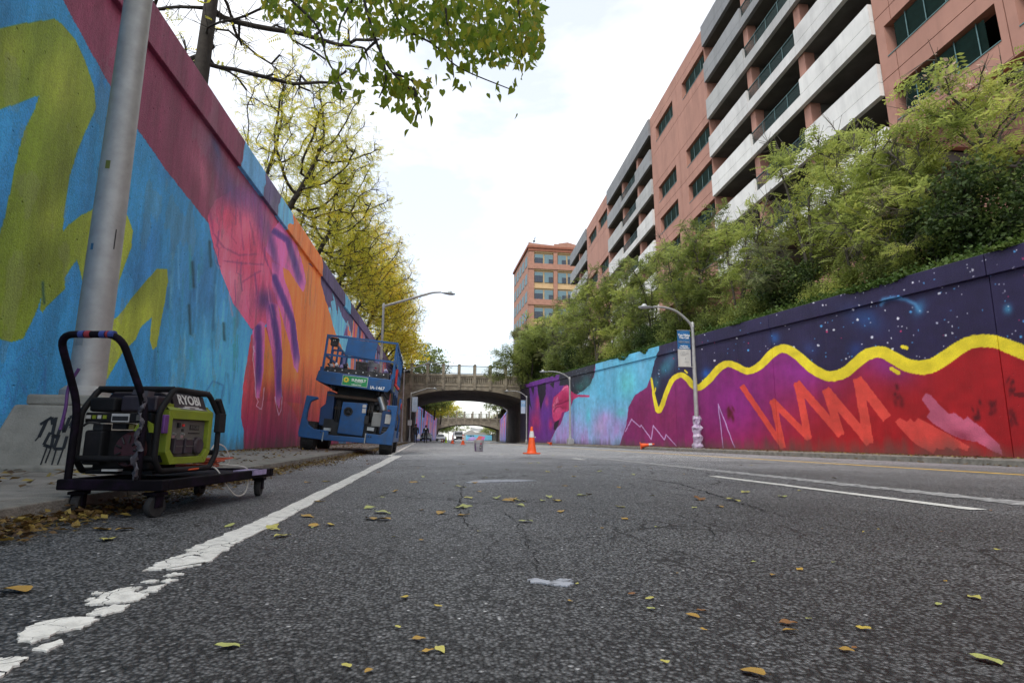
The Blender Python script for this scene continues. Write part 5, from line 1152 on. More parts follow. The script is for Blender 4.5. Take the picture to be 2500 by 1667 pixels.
def addleaf(p, s):
    me = HM[rl.integers(6)]; Mx = leafM(p, s); b = len(vs); vs.extend([tuple(Mx @ v.co) for v in me.vertices]); fs.extend([tuple(b + i for i in q.vertices) for q in me.polygons])
reg = [(640, 880, -70, 45, 330), (880, 1080, -70, 90, 560), (1060, 1325, -70, 125, 1200), (1130, 1310, 60, 160, 260), (950, 1050, 190, 275, 60), (700, 830, 20, 80, 60), (1290, 1325, 20, 130, 40)]
for x0, x1, y0, y1, n in reg:
    for _ in range(n):
        y = y0 + (y1 - y0) * rl.random() ** 1.25; addleaf(K(rl.uniform(x0, x1), y, Dp + rl.normal(0, .7)), rl.uniform(.06, .115))
# the rest of the crown, out of view, added to shade the near left
for _ in range(5200):
    d_ = rl.normal(size=3); d_ /= np.linalg.norm(d_); p_ = Vector((-4.6, .3, 11.2)) + Vector(d_ * np.array([5.2, 6.0, 3.4]) * rl.random() ** .4)
    if p_.z > 7.4 and p_.y < 5.6: addleaf(p_ - hang.location, rl.uniform(.22, .34))
me = bpy.data.meshes.new('leaf_mass'); me.from_pydata(vs, [], fs); me.materials.append(LM['heart']); me.polygons.foreach_set('use_smooth', [True] * len(me.polygons))
tag(link('foliage', me, hang), kind='stuff')

# ------------------------------------------------------------------ street lamps
M_GALV = pm('galvanised_steel', (.36, .36, .35), .55, metal=.3, var=.14, scale=7, dirt=(.24, .235, .22), damt=.5, dscale=4)
M_LAMPH = pm('lamp_head_paint', (.40, .43, .44), .5, metal=.2, var=.1)
M_LENS = pm('lamp_lens', (.46, .48, .47), .15, var=.05)
M_BASEC = pm('lamp_base_concrete', (.26, .25, .215), .9, var=.15, scale=4, bump=.4, bscale=70, dirt=(.10, .095, .08), damt=.7, dscale=3)
M_BLACK = pm('black_spray', (.008, .008, .009), .6)
def lamp_head(t, p, d, s=1.0):
    """cobra head luminaire at p pointing along d"""
    d = Vector(d).normalized(); Mx = basis(p, d.cross(Vector((0, 0, 1))) * -1, d)
    prof = [(0, .035), (.08, .06), (.22, .11), (.42, .145), (.58, .14), (.68, .09), (.72, .03)]
    m = MB(); m.M = Mx; vs = []; n = 10
    for y, r in prof:
        for j in range(n):
            a = 2 * math.pi * j / n; vs.append((r * math.cos(a) * s, y * s, r * .55 * math.sin(a) * s * (1 if math.sin(a) > 0 else .5) + .02 * s))
    m.add(vs, [(i * n + j, i * n + (j + 1) % n, (i + 1) * n + (j + 1) % n, (i + 1) * n + j) for i in range(len(prof) - 1) for j in range(n)] + [tuple(range(n)), tuple(range((len(prof) - 1) * n, len(prof) * n))])
    h = m.build('lamp_head', M_LAMPH, t, smooth=True)
    m = MB(); m.M = Mx; m.lathe([(.115 * s, -.02 * s), (.105 * s, -.07 * s), (.06 * s, -.11 * s), (.01 * s, -.12 * s)], (0, .45 * s, 0), 10); m.build('lens', M_LENS, h, smooth=True)
def lamp(label, x, y, z0, h, reach, rise, side=1, curved=False, r0=.085, r1=.055, base='plate', head=True, group=None, wrap=False):
    t = thing('street_lamp', label, 'street lamp', (x, y, z0), 0, group); h -= z0
    MB_ = MB(); MB_.tube([(0, 0, .02), (0, 0, h * .3), (0, 0, h * .65), (0, 0, h)], [r0, r0 * .9, (r0 + r1) / 2, r1], 14); MB_.build('pole', M_GALV, t, smooth=True)
    m = MB()
    if base == 'plate': m.box(-.2, .2, -.2, .2, 0, .04); m.lathe([(.14, .04), (.13, .3), (.10, .36)], (0, 0, 0), 10)
    else: m.prism([(-.24, -.24), (.24, -.24), (.24, .24), (-.24, .24)], 2, 0, .42); m.lathe([(.15, .42), (.12, .6)], (0, 0, 0), 10)
    m.build('base', M_GALV, t, bevel=.01)
    if head:
        if curved: pts = smooth_path([(0, 0, h - .35), (side * .12, 0, h - .02), (side * reach * .40, 0, h + rise * .75), (side * reach * .72, 0, h + rise), (side * reach, 0, h + rise * 1.02)], 5)
        else: pts = fillet([(0, 0, h - .12), (side * reach * .84, 0, h + rise * .95), (side * reach, 0, h + rise)], .4)
        m = MB(); k = len(pts); m.tube(pts, [.062 - .022 * j / k for j in range(k)], 9); m.lathe([(r1 + .02, h - .22), (r1 + .02, h - .02), (r1 * .6, h + .04)], (0, 0, 0), 12); m.build('arm', M_GALV, t, smooth=True)
        p = pts[-1]; lamp_head(t, Vector(p) - Vector((side * .03, 0, 0)), (side, 0, -.06 if not curved else -.02), 1.0)
    return t
# big foreground lamp: pole on a tapered concrete block with sprayed drips
q = onZ(188, 1146, .10); big_l = thing('street_lamp', 'big steel lamp pole on a tapered concrete block with black graffiti, nearest on the left', 'street lamp', (q.x - .16, q.y + .28, .10))
m = MB(); m.tube([(0, 0, .62), (0, 0, 2), (0, 0, 4.5), (0, 0, 8.2)], [.138, .132, .118, .09], 28); m.build('pole', M_GALV, big_l, smooth=True)
m = MB(); m.lathe([(.19, .60), (.19, .66), (.15, .70)], (0, 0, 0), 20); m.build('collar', M_GALV, big_l, smooth=True)
m = MB(); w0, w1 = .47, .34
m.add([(-w0, -w0, 0), (w0, -w0, 0), (w0, w0, 0), (-w0, w0, 0), (-w1, -w1, .52), (w1, -w1, .52), (w1, w1, .52), (-w1, w1, .52)], [(0, 3, 2, 1), (4, 5, 6, 7), (0, 1, 5, 4), (1, 2, 6, 5), (2, 3, 7, 6), (3, 0, 4, 7)])
m.prism([(-.29, -.29), (.29, -.29), (.29, .29), (-.29, .29)], 2, .522, .61); m.box(-.6, .6, -.6, .6, -.02, .045); m.build('concrete_base', M_BASEC, big_l, bevel=.02)
m = MB(); pts = fillet([(0, 0, 8.0), (2.2, 0, 8.8), (2.6, 0, 8.9)], .4); m.tube(pts, .05, 9); m.build('arm', M_GALV, big_l, smooth=True); lamp_head(big_l, pts[-1], (1, 0, -.05))
def onface(u, v): f = v / .52; y = -(w0 + (w1 - w0) * f) - .003; return Vector((u, y, v))
gp = MB()
for pts, wd in (([(-.10, .36), (-.03, .42), (-.01, .36)], .012), ([(-.06, .40), (-.08, .26)], .013), ([(0, .42), (.01, .28), (.05, .26), (.06, .42)], .013), ([(.05, .40), (.09, .30), (.10, .42), (.14, .44), (.12, .35), (.16, .34)], .013), ([(-.01, .30), (-.03, .2), (.03, .18), (.02, .28)], .012), ([(.06, .28), (.05, .17), (.12, .17), (.12, .27)], .012), ([(.0, .20), (-.01, .03)], .006), ([(.03, .18), (.02, .06)], .006), ([(.07, .18), (.07, .02)], .006), ([(.12, .18), (.11, .04)], .006), ([(-.08, .27), (-.10, .23)], .006)):
    for (a, b), (c, d) in zip(pts, pts[1:]):
        ln = math.hypot(c - a, d - b); nx, nz = -(d - b) / ln * wd, (c - a) / ln * wd; gp.add([onface(a + nx, b + nz), onface(c + nx, d + nz), onface(c - nx, d - nz), onface(a - nx, b - nz)], [(3, 2, 1, 0)])
gp.build('graffiti', M_BLACK, big_l)
m = MB(); m.M = Matrix.Translation((0, 0, 0))
for z, s, a in ((2.62, .06, -1.0), (1.12, .05, -1.9)): m.box(.128 * math.cos(a), .128 * math.cos(a) + .02, .128 * math.sin(a) - .06, .128 * math.sin(a), z, z + s)
def strip_mark(z0, z1, a0, a1, mat, name, r=.1375):
    m = MB(); k = 5; vs = []
    for i in range(k + 1):
        a = a0 + (a1 - a0) * i / k; vs += [(r * math.cos(a), r * math.sin(a), z0), (r * math.cos(a), r * math.sin(a), z1)]
    m.add(vs, [(2 * i, 2 * i + 2, 2 * i + 3, 2 * i + 1) for i in range(k)]); m.build(name, mat, big_l)
strip_mark(2.70, 2.78, -1.75, -1.45, pm('olive_paint', (.12, .14, .02), .6), 'sticker', .131); strip_mark(1.92, 1.98, -2.0, -1.8, pm('blue_sticker', (.03, .12, .22), .5), 'sticker', .134); strip_mark(1.05, 1.13, -2.1, -1.6, pm('grey_tape', (.20, .22, .23), .4), 'tape', .1385); strip_mark(1.95, 2.14, -.62, -.55, M_BLACK, 'sticker', .134)

GL, GR = 'lamps along the left kerb', 'lamps along the right kerb'
def at_lamp(px, py, X): q = onX(px, py, X); return q
yA = onX(928, 1075, -2.05).y
qa = onX(937, 742, -2.05); lamp('tall grey lamp with long rising arm behind the blue lift', -2.05, qa.y, .09, qa.z, 2.75, .72, 1, group=GL)
qb = onX(987, 903, -1.95); lamp('slim lamp with rising arm just before the near bridge on the left', -1.95, qb.y, .09, qb.z, 2.75, .80, 1, group=GL)
qc = onX(1004, 958, -1.55); qc = onY(1004, 958, 66.5); lc = lamp('shorter lamp with pale banner at the left bridge abutment', qc.x, 66.5, .09, qc.z, 2.2, .55, 1, group=GL)
qd = onX(1690, 792, 11.42); yd = onX(1697, 1094, 11.42).y
lampR = lamp('curved arm lamp with blue and white banner, base wrapped in painted plastic', 11.42, 22.9, .085, 5.45, 1.75, .62, -1, True, r0=.10, group=GR)
yE = onX(1392, 1084, 11.42).y; qe = onX(1391, 921, 11.42)
lampE = lamp('curved arm lamp in front of the painted lips', 11.42, qe.y, .085, qe.z, 1.75, .42, -1, True, r0=.10, base='box', group=GR)
qf = onX(1286, 967, 11.55); lampF = lamp('curved arm lamp with pale banner at the right end of the wall', 11.55, qf.y, .085, qf.z, 1.85, .55, -1, True, group=GR)
for px, py, X, lb, sd, hd in ((1022, 990, -.9, 'bare grey pole just past the first arch on the left', 1, False), (1041, 1001, 1.3, 'lamp between the bridges on the left, second beyond the arch', 1, True), (1060, 1012, 3.4, 'lamp at the foot of the farther bridge on the left', 1, True), (1237, 1000, 13.6, 'lamp seen through the near arch against the blue drips', -1, True), (1096, 1051, 6.3, 'short pole under the farther bridge', 1, False)):
    q = onX(px, py, X); lamp(lb, X, q.y, 0, q.z, 2.4, .7, sd, sd < 0, head=hd, r0=.10, group=None)
# painted plastic wrapped round the near right lamp's foot
m = MB(); rr = np.random.default_rng(5); vs = []; n = 14; kk = 12
for i in range(kk):
    z = i / (kk - 1) * 1.35; r = .20 - .05 * i / kk + .035 * math.sin(i * 2.1)
    for j in range(n): a = 2 * math.pi * j / n; rad = r * (1 + rr.normal(0, .13)); vs.append((rad * math.cos(a), rad * math.sin(a), z + rr.normal(0, .02)))
m.add(vs, [(i * n + j, i * n + (j + 1) % n, (i + 1) * n + (j + 1) % n, (i + 1) * n + j) for i in range(kk - 1) for j in range(n)])
M_WRAP = pm('spattered_plastic', (.42, .36, .46), .35, var=.3, scale=6, dirt=(.20, .08, .26), damt=.8, dscale=5)
w_ = m.build('plastic_wrap', M_WRAP); w_.location = lampR.location; tag(w_, 'crumpled lilac plastic sheet tied round the lamp foot by the red mural', 'plastic wrap')

# banners
M_BBLUE = pm('banner_blue', (.02, .13, .32), .6, var=.12, scale=3); M_BWHITE = pm('banner_white', (.52, .51, .48), .6, var=.06, scale=3); M_BLET = pm('banner_white_print', (.75, .77, .78), .6, var=.03); M_BGREY = pm('banner_grey_print', (.24, .25, .27), .6); M_BPALE = pm('banner_pale_blue', (.42, .50, .60), .6, var=.1); M_BMID = pm('banner_mid_print', (.22, .38, .56), .6)
def banner(label, lampo, zt, w, h, side, top, split, lines):
    t = thing('lamp_banner', label, 'banner', (lampo.location.x + side * .14, lampo.location.y, zt), 0, 'banners on the lamps')
    x0, x1 = (0, side * w) if side > 0 else (side * w, 0); n = 8
    for nm, za, zb, mt in (('upper_cloth', -h * split, 0, top), ('lower_cloth', -h, -h * split - .002, M_BWHITE if top is M_BBLUE else M_BPALE if split < 1 else top)):
        if za >= zb: continue
        m = MB(); vs = []
        for i in range(n + 1):
            x = x0 + (x1 - x0) * i / n; y = .012 * math.sin(i * .9); vs += [(x, y, za), (x, y, zb), (x, y + .006, za), (x, y + .006, zb)]
        m.add(vs, [f for i in range(n) for f in ((4 * i, 4 * i + 4, 4 * i + 5, 4 * i + 1), (4 * i + 2, 4 * i + 3, 4 * i + 7, 4 * i + 6))]); m.build(nm, mt, t)
    m = MB()
    for z in (.015, -h - .015): m.tube([(-side * .16, .003, z), (side * (w + .02), .003, z)], .014, 6)
    m.build('bracket', M_GALV, t)
    for s, u, v, sz, mt, bold in lines:
        lettering(s, sz, mt, t, Matrix.Translation(((x0 + x1) / 2 + u, -.022, -v)) @ Matrix.Rotation(R(90), 4, 'X'), ext=.002, bold=bold)
    return t
zt = onX(1660, 811, 11.0).z
B1 = banner('blue and white lamp banner reading You Make The Call', lampR, zt, .58, 1.55, -1, M_BBLUE, .52, [('You Make', 0, .20, .13, M_BLET, .004), ('The Call', 0, .31, .13, M_BLET, .004), ('NEWARK', 0, .50, .12, M_BGREY, .003), ("We'll Make", 0, .68, .075, M_BLET, .003), ('The Difference', 0, .76, .075, M_BLET, .003), ('You Make', -.08, .92, .045, M_BGREY, 0), ('The Call and Choose', -.02, .99, .045, M_BGREY, 0), ('the difference', -.06, 1.06, .045, M_BGREY, 0), ('/', .04, 1.22, .10, M_BGREY, .006), ('PARKING', .08, 1.36, .045, M_BGREY, 0)])
qg = onY(1012, 969, 66.5); B2 = banner('pale blue banner hanging on the lamp at the left abutment', lc, qg.z, .62, 1.65, 1, M_BPALE, 1.0, [('You', 0, .6, .12, M_BMID, .003), ('The Call', 0, .75, .10, M_BMID, .003)])
qh = onX(1279, 977, 11.2); B3 = banner('small pale blue banner on the lamp at the right bridge end', lampF, qh.z, .52, 1.45, -1, M_BMID, .5, [('You Make', 0, .2, .10, M_BLET, .003), ('The Call', 0, .32, .10, M_BLET, .003)])
sg = thing('road_sign', 'small blank white sign plate strapped to the lamp before the left abutment', 'sign', (lc.location.x, lc.location.y - .09, onY(1000, 1038, 66.4).z)); MB().box(-.26, .20, -.012, 0, 0, .58).build('plate', M_BWHITE, sg); MB().box(-.03, .03, .001, .03, .05, .53).build('strap', M_GALV, sg)
# overhead wires
M_WIRE = pm('cable_black', (.02, .02, .02), .6)
def wire(label, p, q, sag, r=.02):
    m = MB(); P_ = [p + (q - p) * (i / 16) - Vector((0, 0, sag * 4 * (i / 16) * (1 - i / 16))) for i in range(17)]; m.tube(P_, r, 4); tag(m.build('overhead_wire', M_WIRE), label, 'wire')
wire('upper sagging wire crossing the sky over the bridge', onY(1000, 852, 78), onY(1260, 872, 78), .25); wire('lower thin wire just above the bridge railing', onY(1000, 880, 79), onY(1280, 888, 79), .1, .012); wire('wire crossing the sky between the two bridges', onY(1090, 984, 150), onY(1260, 992, 150), .2, .03)

# ------------------------------------------------------------------ traffic cones, bucket
M_ORANGE = pm('cone_orange', (.80, .10, .015), .5, var=.12, scale=8, dirt=(.42, .07, .02), damt=.5, dscale=7); M_REFL = pm('cone_reflective', (.58, .57, .55), .35, var=.12, scale=9, dirt=(.3, .3, .3), damt=.4); M_LIMEC = pm('cone_lime', (.42, .62, .04), .5); M_RUB = pm('cone_black_rubber', (.02, .02, .02), .8)
def cone(label, x, y, h=.71, z=0, body=None, collars=((.60, .84),), rot=0, group=None, name='traffic_cone'):
    s = h / .71; t = thing(name, label, 'traffic cone', (x, y, z), rot, group); body = body or M_ORANGE
    m = MB(); q = .18 * s; c = .03 * s; m.prism([(-q + c, -q), (q - c, -q), (q, -q + c), (q, q - c), (q - c, q), (-q + c, q), (-q, q - c), (-q, -q + c)], 2, 0.004, .035 * s); m.build('base', body, t, bevel=.004)
    rad = lambda f: (.125 - .096 * f) * s
    m = MB(); pr_ = [(rad(0) + .012 * s, .035 * s), (rad(.03), .055 * s)] + [(rad(f), h * (.05 + .93 * f)) for f in (.1, .3, .5, .7, .9, .985)] + [(rad(1) * .8, h)]; m.lathe(pr_, (0, 0, 0), 20); m.build('body', body, t, smooth=True)
    for a, b in collars: m = MB(); m.lathe([(rad((a - .05) / .93) + .004, h * a), (rad((b - .05) / .93) + .004, h * b)], (0, 0, 0), 20); m.build('reflective_band', M_REFL, t, smooth=True)
    return t
q = onZ(1298, 1108, 0); c0 = cone('large orange traffic cone with a peeling white band in mid road', q.x, q.y, .745, rot=.3, collars=((.60, .83),))
m = MB(); m.box(.075, .12, -.01, .01, .44, .47); m.build('loose_tape', M_REFL, c0)
for px, py, hp, lb, col_, dis in ((1130, 1085.4, 24.7, 'orange cone with two white bands right of the white van', None, 40), (1104.5, 1082.7, 17.5, 'orange and white cone in front of the white van', None, 57)):
    q = onZ(px, py, 0); s = proj(q.x, q.y, 0); cone(lb, q.x, q.y, .74, group='cones further up the road', collars=((.42, .58), (.68, .86)), rot=.2)
q = onZ(1089, 1080.6, 0); cone('lime green cone beside the parked white sedan', q.x, q.y, .74, body=M_LIMEC, collars=())
for k, px in enumerate((1078.6, 1082.6)): q = onZ(px, 1079.2, 0); cone('small red cone of a pair before the white sedan, ' + ('left one' if k == 0 else 'right one'), q.x, q.y, .5, collars=(), group='pair of small red cones')
q = onX(1563, 1094, 10.85); fc = cone('orange cone lying on its side by the right kerb', q.x, q.y, .71, z=.14, collars=((.60, .84),)); fc.rotation_euler = (0, R(82), R(-18))
q = onX(1345, 1085, 10.85); fc2 = cone('small orange cone lying against the far right kerb', q.x, q.y, .5, z=.1, collars=()); fc2.rotation_euler = (R(-80), 0, R(30))
M_PLASW = pm('bucket_plastic', (.30, .29, .32), .45, var=.15, scale=10, dirt=(.09, .07, .12), damt=.8, dscale=6); M_PURPS = pm('purple_smear', (.10, .05, .16), .5); M_REDS = pm('red_print', (.42, .03, .08), .5)
def bucket(label, loc, s=1.0, prints=True):
    t = thing('paint_bucket', label, 'bucket', loc)
    m = MB(); m.lathe([(.130 * s, 0.002), (.134 * s, .02 * s), (.150 * s, .28 * s), (.150 * s, .37 * s), (.146 * s, .37 * s), (.143 * s, .30 * s), (.127 * s, .03 * s)], (0, 0, 0), 24); m.build('body', M_PLASW, t, smooth=True)
    m = MB()
    for z in (.285, .318, .35): m.lathe([(.150 * s, (z - .006) * s), (.160 * s, (z - .004) * s), (.160 * s, (z + .006) * s), (.150 * s, (z + .008) * s)], (0, 0, 0), 24)
    m.build('rim', M_BWHITE, t, smooth=True)
    m = MB(); m.tube([(.158 * s * math.cos(a), .158 * s * math.sin(a) - .01 - .06 * math.sin(a) ** 2, (.315 - .16 * abs(math.sin(a))) * s) for a in [math.pi + math.pi * i / 12 for i in range(13)]], .003, 5); m.build('handle', M_GALV, t)
    if prints:
        for a0, a1, z0, z1, mt, nm in ((-1.45, -1.05, .08, .20, M_BLACK, 'label_print'), (-1.35, -1.0, .225, .27, M_REDS, 'label_print'), (-2.7, -2.35, .03, .26, M_PURPS, 'paint_smear'), (-1.36, -1.15, .115, .165, M_BWHITE, 'label_print'), (-2.0, -1.9, .10, .17, M_BGREY, 'label_print')):
            m = MB(); vs = []
            for i in range(7):
                a = a0 + (a1 - a0) * i / 6
                for z in (z0, z1): r = (.134 + .016 * (z - .02) / .26) * s + (.0025 if mt is not M_BWHITE else .004); vs.append((r * math.cos(a), r * math.sin(a), z * s))
            m.add(vs, [(2 * i, 2 * i + 2, 2 * i + 3, 2 * i + 1) for i in range(6)]); m.build(nm, mt, t)
    return t
q = onZ(1168.5, 1102, 0); bucket('white paint bucket with dark label smears standing alone in the road', (q.x, q.y, 0))
# ------------------------------------------------------------------ scissor lift
M_LBLUE = pm('lift_blue_paint', (.010, .080, .235), .45, var=.22, scale=3, bump=.1, bscale=60, dirt=(.06, .07, .09), damt=.55, dscale=4)
M_LBLUD = pm('lift_dark_blue', (.012, .045, .14), .5, var=.2, scale=3, dirt=(.03, .03, .04), damt=.6)
M_BLKST = pm('grimy_black_steel', (.012, .012, .013), .6, var=.4, scale=6, dirt=(.05, .045, .04), damt=.5)
M_TYRE = pm('tyre_rubber', (.016, .016, .016), .85, var=.3, scale=12, bump=.3, bscale=40, dirt=(.06, .055, .05), damt=.5)
M_CHROME = pm('scuffed_steel', (.42, .42, .41), .35, metal=.8, dirt=(.2, .19, .17), damt=.5)
M_DECAL = pm('decal_green', (.02, .26, .085), .45, var=.08); M_DYEL = pm('decal_yellow', (.70, .58, .04), .5, var=.05); M_DWHT = pm('decal_white', (.72, .74, .72), .5, var=.05); M_STICK = pm('warning_sticker', (.48, .47, .45), .5, var=.1, dirt=(.2, .2, .2), damt=.4, dscale=20); M_RED = pm('red_paint', (.55, .03, .025), .5)
TH_ = R(5.2); LS = .002127
lift = thing('scissor_lift', 'blue scissor lift parked half on the pavement, leaning, with a green rental decal', 'scissor lift', (onY(843, 1075, 14.0).x, 14.0, .0475)); lift.rotation_euler = (0, TH_, 0)
def LZ(zx, zy):
    dx, dy = zx - 685, 1340 - zy; c, s = math.cos(TH_), math.sin(TH_); return ((dx * c - dy * s) * LS, .235 + (dx * s + dy * c) * LS)
def lp(name, pts, y0, y1, mat, bevel=.012, parent=None, raw=False):
    m = MB(); m.prism(pts if raw else [LZ(*p) for p in pts], 1, y0, y1); return m.build(name, mat, parent or lift, bevel=bevel)
for zl, x, y in ((.0355, .90, .38), (-.0355, -.90, .38), (.0355, .90, 2.55), (-.0355, -.90, 2.55)):
    m = MB(); w = .15; m.lathe([(.19, -w), (.30, -w), (.335, -w + .05), (.335, w - .05), (.30, w), (.19, w)], (x, y, .335 + zl), 26, 0)
    for j in range(26):
        a = 2 * math.pi * j / 26; mm = Matrix.Translation((x, y, .335 + zl)) @ Matrix.Rotation(a, 4, 'X'); m.M = mm; m.box(-w + .01, (-.02 if j % 2 else w - .01) if j % 2 else 0, -.022, .022, .32, .345); m.box(.02 if j % 2 == 0 else 0, w - .01, -.022, .022, .32, .345); m.M = None
    t = m.build('tyre', M_TYRE, lift)
    m = MB(); m.lathe([(.05, -.13), (.18, -.12), (.19, -.10), (.19, .10), (.18, .12), (.05, .13)], (x, y, .335 + zl), 16, 0); m.build('rim', M_LBLUD, t)
    m = MB(); m.tube([(x * .2, y, .335), (x, y, .335 + zl)], .06, 8); m.build('axle', M_BLKST, lift)
lp('bumper_wing', [(235, 832), (352, 848), (357, 868), (310, 885), (280, 905), (256, 1000), (250, 1090), (272, 1150), (330, 1197), (482, 1214), (486, 1262), (455, 1318), (180, 1282), (172, 1240)], 0, .16, M_LBLUE)
lp('bumper_wing', [(1108, 925), (1224, 932), (1205, 1130), (1180, 1368), (892, 1345), (888, 1238), (1048, 1256), (1108, 1214), (1142, 1150), (1160, 1050), (1152, 985), (1108, 972)], 0, .16, M_LBLUE)
lp('bumper', [(457, 1258), (890, 1290), (890, 1348), (457, 1318)], .01, .14, M_LBLUE)
for zx, zy in ((410, 1232), (437, 1236), (918, 1275), (945, 1278)):
    u, v = LZ(zx, zy); m = MB(); m.lathe([(.016, -.006), (.016, .012)], (u, 0, v), 10, 1); m.build('bolt_hole', M_BLKST, lift)
for a, b in (((440, 1230), (455, 1330)), ((890, 1240), (900, 1350))):
    u, v = LZ(*a); u2, v2 = LZ(*b); MB().box(u - .012, u + .012, -.03, -.002, v2, v).build('tow_bracket', M_CHROME, lift)
pan = lp('engine_panel', [(612, 892), (884, 906), (842, 1272), (568, 1240)], .22, .26, M_LBLUE)
u, v = LZ(676, 1000); m = MB(); m.lathe([(.108, 0), (.108, .01), (.07, .012), (.07, 0)], (u, .207, v), 24, 1); m.build('fan_guard', M_BLKST, pan)
m = MB(); m.lathe([(.045, 0), (.045, .012)], (u, .205, v), 14, 1)
for j in range(3): a = j * 2.094; m.tube([(u, .212, v), (u + .1 * math.sin(a), .212, v + .1 * math.cos(a))], .012, 5)
m.build('fan_hub', M_BLKST, pan)
for z0 in ((832, 918, 870, 955), (830, 962, 866, 1015)): u, v = LZ(z0[0], z0[1]); u2, v2 = LZ(z0[2], z0[3]); MB().box(u, u2, .212, .219, v2, v).build('sticker', M_STICK, pan)
lp('side_cabinet', [(430, 770), (515, 790), (508, 905), (500, 1170), (358, 1150), (366, 960), (418, 915)], .30, .9, M_LBLUD)
sc_ = lp('side_cabinet', [(1055, 985), (1150, 990), (1140, 1225), (1025, 1245), (1040, 1030)], .25, .9, M_LBLUD)
u, v = LZ(1090, 1022); u2, v2 = LZ(1145, 1132); MB().box(u, u2, .236, .248, v2, v).build('control_plate', M_STICK, sc_)
MB().box(-.62, .62, .28, 3.35, .36, .74).build('chassis', M_BLKST, lift)
m = MB(); m.box(1.00, 1.06, .16, 3.3, .34, .62); m.box(-1.06, -1.0, .16, 3.3, .34, .62); m.box(-.95, .95, 3.2, 3.35, .36, .95); m.build('side_skirt', M_LBLUE, lift, bevel=.01)
m = MB()
for s in (-1, 1):
    for k in range(5):
        z0, z1 = (.95 + k * .12, 1.01 + k * .12); x = s * (.52 + .07 * (k % 2)); y0, y1 = (.32, 3.3)
        m.add([(x - .03, y0, z0), (x + .03, y0, z0), (x + .03, y1, z0 + .05), (x - .03, y1, z0 + .05), (x - .03, y0, z1 + .03), (x + .03, y0, z1 + .03), (x + .03, y1, z1 + .08), (x - .03, y1, z1 + .08)], [(0, 3, 2, 1), (4, 5, 6, 7), (0, 1, 5, 4), (1, 2, 6, 5), (2, 3, 7, 6), (3, 0, 4, 7)])
m.build('scissor_arm', M_BLKST, lift)
MB().box(-.46, .60, .62, 3.1, .745, 1.50).build('scissor_stack', M_BLKST, lift)
m = MB(); m.tube([(-.62, .34, 1.30), (.62, .34, 1.30)], .045, 10); m.tube([(-.62, .5, 1.02), (.62, .5, 1.02)], .04, 10); m.build('cross_tube', pm('rusty_tube', (.11, .07, .045), .7, var=.3, dirt=(.03, .03, .03)), lift, smooth=True)
a_, b_ = LZ(1010, 830), LZ(1110, 985); m = MB(); m.tube([(a_[0], .34, a_[1]), (b_[0] - .1, .32, b_[1])], .075, 12); m.build('hydraulic_cylinder', M_CHROME, lift, smooth=True)
a_, b_ = LZ(945, 1000), LZ(1035, 1170); MB().box(a_[0], b_[0], .24, .5, b_[1], a_[1]).build('hydraulic_tank', pm('grey_plastic', (.2, .2, .19), .5, dirt=(.08, .08, .08)), lift, bevel=.02)
for zx, zy, w, h, mt, nm in ((880, 1090, .10, .20, M_BLKST, 'valve_block'), (540, 960, .10, .36, M_BLKST, 'hose_bundle'), (905, 960, .06, .3, M_BLKST, 'hose_bundle'), (930, 1190, .16, .08, M_CHROME, 'bracket'), (460, 1200, .16, .07, M_CHROME, 'bracket')):
    u, v = LZ(zx, zy); m = MB()
    if 'hose' in nm:
        for k in range(4): m.tube(smooth_path([(u + k * .03, .3, v - h), (u + k * .03 + .03 * math.sin(k), .24, v - h * .4), (u + k * .025, .32, v + h * .5)], 5), .012, 6)
    else: m.box(u - w / 2, u + w / 2, .2, .34, v - h / 2, v + h / 2)
    m.build(nm, mt, lift)
# deck
yD = 3.75
dk = [LZ(*p) for p in ((345, 552), (1150, 642), (1142, 742), (1098, 780), (440, 704), (318, 662))]
lp('deck_fascia', dk, .02, .10, M_LBLUE, raw=True); zD = LZ(700, 592)[1]; x0d, x1d = dk[0][0], dk[1][0]
MB().box(x0d + .02, x1d - .02, .105, yD, zD - .07, zD - .02).build('deck', M_BLKST, lift); MB().box(x0d + .25, x1d - .2, .62, 3.1, 1.502, zD - .072).build('deck_frame', M_BLKST, lift)
for x in (x0d + .01, x1d - .05): MB().box(x, x + .05, .105, yD, zD - .24, zD + .12).build('toe_board', M_LBLUE, lift)
u, v = LZ(608, 596); u2, v2 = LZ(884, 735); cu, cv = (LZ(613, 597)[0] + LZ(872, 737)[0]) / 2, (LZ(613, 597)[1] + LZ(872, 737)[1]) / 2; DW, DH = .59, .235
d = empty('decal', (cu, .018, cv), 0, lift)
MB().box(-DW / 2, DW / 2, -.004, 0, -DH / 2, DH / 2).build('decal_plate', M_DECAL, d)
m = MB(); e = .006
for q in ((-DW / 2, DW / 2, DH / 2 - e, DH / 2), (-DW / 2, DW / 2, -DH / 2, -DH / 2 + e), (-DW / 2, -DW / 2 + e, -DH / 2 + e, DH / 2 - e), (DW / 2 - e, DW / 2, -DH / 2 + e, DH / 2 - e)): m.box(q[0], q[1], -.006, -.004, q[2], q[3])
m.build('decal_border', M_DWHT, d)
FR = lambda x, z: Matrix.Translation((x, -.0055, z)) @ Matrix.Rotation(R(90), 4, 'X')
lettering('SUNBELT', .082, M_DWHT, d, FR(.085, .025), ext=.0015, bold=.003); lettering('R E N T A L S', .030, M_DWHT, d, FR(.085, -.022), ext=.0015, bold=.001); lettering('1-800-667-9328', .036, M_DWHT, d, FR(.04, -.082), ext=.0015, bold=.001)
m = MB(); pts = []
for k in range(20): a = 2 * math.pi * k / 20; r = .075 if k % 2 == 0 else .05; pts.append((-.205 + r * math.cos(a), .015 + r * math.sin(a)))
